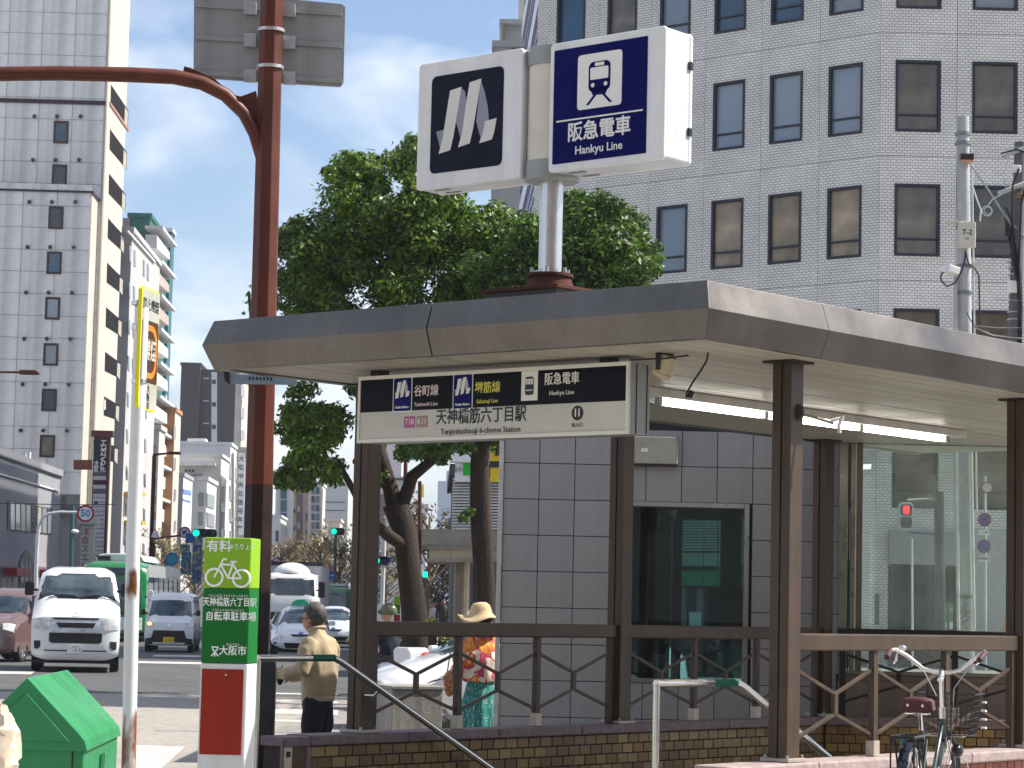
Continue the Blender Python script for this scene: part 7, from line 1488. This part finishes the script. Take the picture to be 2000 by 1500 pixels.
Y = 62.; o = at(-40, 726, Y); t = thing('street_lamp', 'dark red lamp head on a thin arm reaching in from the left edge', 'street lamp', o); pole(t, o, [(-60, 726), (38, 727)], Y, .028, poler, 'arm'); b = MB(); c = at(57, 727, Y)-o; b.prism([(-.28, -.04), (-.22, .05), (.2, .05), (.27, -.03), (.2, -.06), (-.2, -.06)], -.12, .12, frame(c, (1, 0, 0), (0, 0, 1))); b.obj('lamp_head', poler, t, bevel=.02)
def sigheads(t, o, px, py, Y, d, n=3, lit=0, s=.15):
    c = at(px, py, Y-.1)-o; F = frame(c, (1, 0, 0), (0, 0, 1)); b = MB(); b.prism(rrect(n*s*2.4, s*2.5, s, cx=(n-1)*s*1.2), -.12, 0, F); h = b.obj('signal_case', M('signal_black', (.02, .022, .03), .4), t)
    for i in range(n):
        b = MB(); b.sphere((i*s*2.4, 0, .02), (s, s, .05), 16, 8, F); b.obj('lens', glow if i == lit else M('lens_dark', (.03, .03, .045), .2), h, smooth=60)
        b = MB(); b.lathe([(s*1.1, 0), (s*1.12, .16)], 14, F @ tr(i*s*2.4, 0, 0), math.pi); b.obj('visor', M('signal_black', (.02, .022, .03), .4), h)
Y = 128.; o = ground(410, Y); t = thing('traffic_signal', 'green traffic signal on a long arm by the round no turn sign', 'traffic light', o); pole(t, o, [(297, 1280), (300, 1060)], Y, .08, poler); pole(t, o, [(300, 1052), (350, 1046), (412, 1042)], Y, .05, poler, 'arm'); sigheads(t, o, 383, 1041, Y, 0, 3, 0, .18); disc(t, o, 361, 1040, Y, .31, sred, M('sign_face_white', (.62, .63, .65), .4, var=0), '↱', sgblue, .9)
b = MB(); c = at(372, 1051, Y-.1)-o; b.cb(c, (.5, .03, .5)); b.obj('blue_plate', sgblue, t)
Y = 110.; o = ground(365, Y); t = thing('hoarding', 'patchy blue hoarding with posters under the green traffic signal', 'hoarding', o); hb_ = pattern_mat('hoarding_print', [(.03, .09, .2), (.05, .2, .32), (.02, .05, .12), (.10, .26, .3), (.3, .28, .12), (.3, .3, .34), (.05, .2, .32)], 2.4)
for x0, y0, x1, y1 in ((353, 1078, 372, 1122), (374, 1052, 394, 1140), (352, 1064, 370, 1077)): a = at(x0, y1, Y)-o; c = at(x1, y0, Y+.0)-o; b = MB(); b.box(a.x, c.x, a.y-.05, a.y+.3, a.z, c.z); b.obj('panel', hb_, t)
disc(t, o, 336, 1092, Y, .3, sgblue, M('mandatory_teal', (.03, .3, .42), .4)); pole(t, o, [(333, 1280), (336, 1085)], Y, .03, polet)
Y = 140.; o = ground(656, Y); t = thing('traffic_signal', 'green traffic signal on a dark pole against the dark left post', 'traffic light', o); pole(t, o, [(650, 1260), (656, 1036)], Y, .08, polet); sigheads(t, o, 652, 1038, Y, 0, 2, 0, .17)
Y = 135.; o = ground(540, Y); t = thing('no_entry_arm', 'small red ringed sign on an arm just right of the red pole', 'sign', o); pole(t, o, [(500, 1097), (555, 1093)], Y, .04, poler, 'arm'); pole(t, o, [(503, 1250), (505, 1090)], Y, .06, poler); disc(t, o, 540, 1099, Y, .26, sred, M('sign_face_white', (.62, .63, .65), .4, var=0), '↱', sgblue, .9)
Y = 125.
for i, (x, y, w_, h_) in enumerate(((617, 1118, .5, .34), (634, 1125, .42, .34), (648, 1124, .42, .34))):
    o = ground(x, Y); t = thing('direction_sign', ('blue direction plate above the truck mirror', 'blue direction plate left of the pair over the minibus', 'blue direction plate right of the pair over the minibus')[i], 'sign', o); pole(t, o, [(x-3, 1250), (x, y)], Y, .03, polew); c = at(x, y, Y-.05)-o; b = MB(); b.cb(c, (w_, .03, h_)); b.obj('plate', sgblue, t); text('→' if i else '↑', .3, white_flat, t, frame(c+V(0, -.02, 0), (1, 0, 0), (0, 0, 1)))
Y = 90.; o = ground(748, Y); t = thing('traffic_signal', 'green traffic signal on a pale pole between the post and the forked tree', 'traffic light', o); pole(t, o, [(745, 1230), (750, 1055)], Y, .08, polew); sigheads(t, o, 735, 1095, Y, 0, 2, 0, .13); c = at(758, 1093, Y-.1)-o; b = MB(); b.cb(c, (.24, .03, .2)); b.obj('blue_plate', sgblue, t)
Y = 70.; o = ground(822, Y); t = thing('pedestrian_signal', 'pedestrian signal seen from behind with a green glow right of the forked tree', 'traffic light', o); pole(t, o, [(814, 1230), (818, 1090)], Y, .05, polet); c = at(824, 1114, Y)-o; b = MB(); b.cb(c, (.14, .2, .34)); b.obj('case', white_paint, t, bevel=.02); c = at(831, 1122, Y-.1)-o; b = MB(); b.cb(c, (.12, .1, .16)); b.obj('lens', glow, t)
Y = 31.; o = ground(713, Y); t = thing('maroon_pole', 'dark maroon pole with a white plate just right of the dark left post', 'pole', o); pole(t, o, [(704, 1400), (716, 980)], Y, .055, poler); a = at(702, 1060, Y-.06)-o; b = MB(); b.cb(a, (.08, .02, .26)); b.obj('plate', white_paint, t)
Y = 58.; o = ground(775, Y); t = thing('bicycle_parking_sign', 'small distant green and white parking pillar left of the forked trunk', 'sign', o)
for y0, y1, mt, nm in ((1165, 1181, lime, 'lime_band'), (1181, 1199, dgreen, 'green_band'), (1201, 1213, redm, 'red_panel'), (1213, 1260, wp, 'body')): a = at(769, y1, Y)-o; c = at(781, y0, Y)-o; b = MB(); b.box(a.x, c.x, a.y, a.y+.14, a.z, c.z); b.obj(nm, mt, t)
Y = 47.; o = ground(792, Y); t = thing('lamp_post', 'thin dark lamp post rising behind the fork of the tree', 'street lamp', o); pole(t, o, [(788, 1220), (791, 1000), (793, 820)], Y, [.05, .045, .035], poler); pole(t, o, [(818, 1230), (820, 940)], Y+8, .045, poler)
# ---- poles on the right
concp = M('pole_concrete', (.44, .45, .46), .7, var=.12, scale=4, streak=.2); clampm = M('clamp_steel', (.2, .21, .22), .4, metal=.7)
Y = 52.; o = ground(1884, Y); t = thing('utility_pole', 'pale concrete utility pole with a cream T-2 box before the brick building', 'pole', o); pole(t, o, [(1889, 1320), (1884, 640), (1880, 228)], Y, [.165, .15, .135], concp, n=18)
for y in (262, 280, 444, 520, 572, 1165): c0 = at(1880+(y-228)*.0085, y, Y)-o; b = MB(); b.tube([c0-V(0, 0, .035), c0+V(0, 0, .035)], .17, 16); b.obj('clamp', clampm, t)
c = at(1888, 459, Y-.2)-o; b = MB(); b.cb(c, (.37, .14, .56)); bx_ = b.obj('junction_box', M('box_cream', (.58, .55, .47), .5, var=.05), t, bevel=.02); F = frame(c+V(0, -.072, .05), (1, 0, 0), (0, 0, 1)); text('T-2', .15, dark_print, bx_, F, bold=.02); text('601', .06, dark_print, bx_, F @ tr(0, -.14, 0))
c = at(1888, 307, Y-.18)-o; b = MB(); b.cb(c, (.28, .2, .13)); b.obj('dark_box', M('box_maroon', (.03, .008, .01), .4), t, bevel=.01); b = MB(); b.cb(c-V(0, 0, .09), (.26, .18, .04)); b.obj('lamp_strip', M('strip_peach', (.55, .3, .18), .5), t)
c = at(1856, 527, Y-.25)-o; b = MB(); b.cb((0, 0, 0), (.28, .34, .16), tr(*c) @ ry(R_(12)) @ rz(.4)); b.obj('camera', white_paint, t, bevel=.02); c = at(1908, 516, Y-.15)-o; b = MB(); b.cb(c, (.2, .1, .1)); b.obj('bracket', M('box_cream', (.58, .55, .47), .5), t); pole(t, o, [(1850, 436), (1872, 433)], Y-.1, .045, M('box_cream', (.58, .55, .47), .5), 'bracket'); pole(t, o, [(1866, 540), (1866, 640)], Y-.1, .04, concp, 'conduit'); pole(t, o, [(1898, 290), (1908, 1000)], Y-.15, .02, polew, 'conduit'); pole(t, o, [(1897, 870), (1903, 1230)], Y-.22, .03, M('pale_edge2', (.66, .66, .6), .4), 'conduit'); pole(t, o, [(1868, 870), (1872, 1230)], Y-.22, .035, M('pale_edge2', (.66, .66, .6), .4), 'conduit')
for L_ in ([(1886, 490), (1884, 510), (1878, 530), (1866, 552), (1850, 560), (1838, 548), (1838, 536), (1846, 530)], [(1885, 490), (1892, 515), (1905, 525), (1912, 540), (1914, 640), (1916, 760)], [(1900, 365), (1908, 390), (1916, 410), (1914, 432)], [(1888, 610), (1896, 626), (1905, 640)]): pole(t, o, L_, Y-.22, .018 if L_[0][1] < 600 else .012, black if L_[0][1] > 400 else polew, 'cable', 5)
for i, ch_ in enumerate('てんろく'): text(ch_, .26, M('letter_faded', (.1, .11, .1), .6, var=0), t, frame(at(1885, 1176+i*15, Y-.17)-o, (1, 0, 0), (0, 0, 1)))
Y = 49.; o = ground(1992, Y); t = thing('utility_pole', 'dark grey utility pole with insulators and cable bundle cut by the right edge', 'pole', o); pk_ = M('pole_dark_grey', (.13, .125, .12), .7, var=.15); pole(t, o, [(1978, 1320), (1983, 640), (1993, 278)], Y, [.15, .14, .12], pk_, n=16)
pole(t, o, [(1958, 306), (2010, 286)], Y-.15, .04, galv, 'crossarm'); pole(t, o, [(1950, 378), (2010, 355)], Y-.15, .05, M('arm_pale', (.5, .5, .5), .4), 'crossarm'); b = MB()
for k in range(4): c = at(1990+k*5, 382, Y-.2)-o; b.lathe([(.02, -.05), (.06, -.03), (.03, 0), (.06, .03), (.02, .05)], 10, tr(*c))
b.obj('insulators', M('insulator_brown', (.35, .2, .09), .3), t, kind='stuff')
for L_ in ([(1893, 318), (1930, 370), (1962, 420), (2000, 462)],): pole(t, o, L_, Y-.1, .022, galv, 'stay_wire', 6)
for k in range(4): pole(t, o, [(1962+k*4, 425+k*6), (1972+k*3, 470), (1984+k*3, 530), (1990+k*2, 600), (1988+k*2, 700)], Y-.25, .018, black, 'cable', 5)
for L_, rr in (([(1955, 300), (1985, 292), (2010, 300)], .02), ([(1990, 330), (1978, 360), (1976, 420), (1982, 470)], .022), ([(1994, 640), (1990, 520), (1994, 400), (2004, 360)], .03), ([(1972, 300), (1960, 345), (1966, 372)], .012), ([(1905, 640), (1940, 655), (2005, 662)], .012), ([(1965, 405), (1978, 440), (1976, 500), (1985, 545)], .024), ([(1890, 300), (1950, 294), (2010, 284)], .008), ([(1900, 590), (1950, 585), (2010, 588)], .008), ([(1900, 636), (1950, 640), (2010, 640)], .008)): pole(t, o, L_, Y-.28, rr, black if rr > .015 else galv, 'cable', 5)
b = MB(); c = at(1968, 452, Y-.25)-o; b.cb(c, (.12, .16, .2), ); b.obj('closure', black, t, bevel=.02); b = MB(); c = at(1985, 330, Y-.2)-o; b.cb(c, (.18, .14, .14)); b.obj('fuse_box', white_paint, t, bevel=.02)
pole(t, o, [(1930, 400), (1940, 388), (1955, 380)], Y-.2, .014, polew, 'cable', 5); c = at(1928, 412, Y-.2)-o; b = MB(); b.torus(.1, .012, 18, 5, frame(c, (1, 0, .2), (0, 0, 1))); b.torus(.075, .01, 16, 5, frame(c+V(.02, .02, .01), (1, 0, -.2), (0, 0, 1))); b.obj('cable_coil', polew, t, smooth=60)
c = at(1978, 560, Y-.2)-o; b = MB(); b.cb(c, (.22, .12, .24)); b.obj('terminal_box', white_paint, t, bevel=.01)
for y in (512, 524, 536, 610, 624): c = at(1982, y, Y)-o; b = MB(); b.tube([c-V(0, 0, .012), c+V(0, 0, .012)], .155, 14); b.obj('band', galv, t)
# ---- things behind the glass screen
Y = 48.; o = ground(1838, Y); t = thing('pedestrian_signal', 'pedestrian signal showing red behind the glass screen', 'traffic light', o); pole(t, o, [(1838, 1300), (1834, 960)], Y, .10, M('pole_slate', (.05, .06, .065), .5)); pole(t, o, [(1772, 976), (1816, 974), (1845, 977)], Y, .02, polew, 'arm'); pole(t, o, [(1776, 1040), (1845, 1044)], Y, .02, polet, 'arm')
c = at(1770, 1008, Y-.1)-o; F = frame(c, (1, 0, 0), (0, 0, 1)); b = MB(); b.prism(rrect(.28, .54, .07), -.14, 0, F); cs_ = b.obj('signal_case', polew, t, bevel=.012)
for yo, mt in ((.12, M('signal_red', (.85, .03, .05), .3, var=0, emit=1.3)), (-.125, M('lens_olive', (.06, .08, .075), .3))):
    b = MB(); b.prism(rrect(.22, .21, .05), 0, .006, F @ tr(0, yo, 0)); b.obj('lens_surround', M('signal_black', (.02, .022, .03), .4), cs_); b = MB(); b.prism(rrect(.13 if yo > 0 else .17, .17, .03), .006, .012, F @ tr(0, yo, 0)); b.obj('lens', mt, cs_)
Y = 46.; o = ground(1780, Y); t = thing('white_post', 'slim white post standing behind the glass below the red signal', 'post', o); pole(t, o, [(1782, 1300), (1781, 1052)], Y, .022, M('pale_edge2', (.66, .66, .6), .4))
Y = 54.; o = ground(1921, Y); t = thing('no_parking_sign', 'stack of blue and red round no parking signs right of the concrete pole behind glass', 'sign', o); pole(t, o, [(1925, 1310), (1924, 930)], Y, .03, polew); disc(t, o, 1923, 1015, Y, .15, sred, sgblue, slash=(R_(45), R_(135))); disc(t, o, 1922, 1067, Y, .15, sred, sgblue, slash=(R_(135),)); disc(t, o, 1928, 952, Y, .13, sred, M('sign_face_white', (.62, .63, .65), .4, var=0))
for y, s_ in ((1040, 'ここまで'), (1091, '駐車禁止')): c = at(1922, y, Y-.07)-o; b = MB(); b.cb(c, (.26, .01, .12)); pl_ = b.obj('text_plate', white_flat, t); text(s_, .065, dark_print, pl_, frame(c+V(0, -.007, 0), (1, 0, 0), (0, 0, 1)), bold=.02)
Y = 56.; o = ground(1853, Y); t = thing('green_notice', 'small green and white notice board behind the glass left of the concrete pole', 'sign', o)
for y0, y1, mt, nm in ((1176, 1214, M('notice_green', (.02, .3, .05), .4), 'green_panel'), (1215, 1228, white_flat, 'white_panel')): a = at(1843, y1, Y)-o; c = at(1861, y0, Y)-o; b = MB(); b.box(a.x, c.x, a.y, a.y+.05, a.z, c.z); b.obj(nm, mt, t)
pole(t, o, [(1852, 1300), (1852, 1180)], Y, .03, polet); c = at(1852, 1192, Y-.01)-o; F = frame(c, (1, 0, 0), (0, 0, 1)); b = MB(); b.torus(.04, .007, 14, 4, F @ tr(-.05, 0, 0)); b.torus(.04, .007, 14, 4, F @ tr(.05, 0, 0)); b.bar((-.05, 0, 0), (.05, .04, 0), .01, .006, m=F); b.obj('bicycle_symbol', white_flat, t)
Y = 50.; o = ground(1966, Y); o.z = .0; t = thing('traffic_cone', 'orange traffic cone behind the glass at the right end', 'cone', (o.x, Y, at(1966, 1262, Y).z)); b = MB(); b.lathe([(.17, 0), (.17, .03), (.13, .03), (.03, .6), (0, .6)], 16); b.obj('cone', M('cone_orange', (.75, .22, .03), .5), t, smooth=40)
# ---------------------------------------------------------------- air
hz = MB(); hz.box(-2020, 2020, -420, 3020, -5.5, 108); hm_ = bpy.data.materials.new('haze_air'); hm_.use_nodes = True; hn = hm_.node_tree.nodes; hn.clear()
ho_ = hn.new('ShaderNodeOutputMaterial'); hv = hn.new('ShaderNodeVolumePrincipled'); hv.inputs['Color'].default_value = (.80, .87, 1, 1); hv.inputs['Density'].default_value = .00022; hv.inputs['Anisotropy'].default_value = .2
hm_.node_tree.links.new(hv.outputs[0], ho_.inputs['Volume']); hz.obj('haze', hm_, kind='stuff')
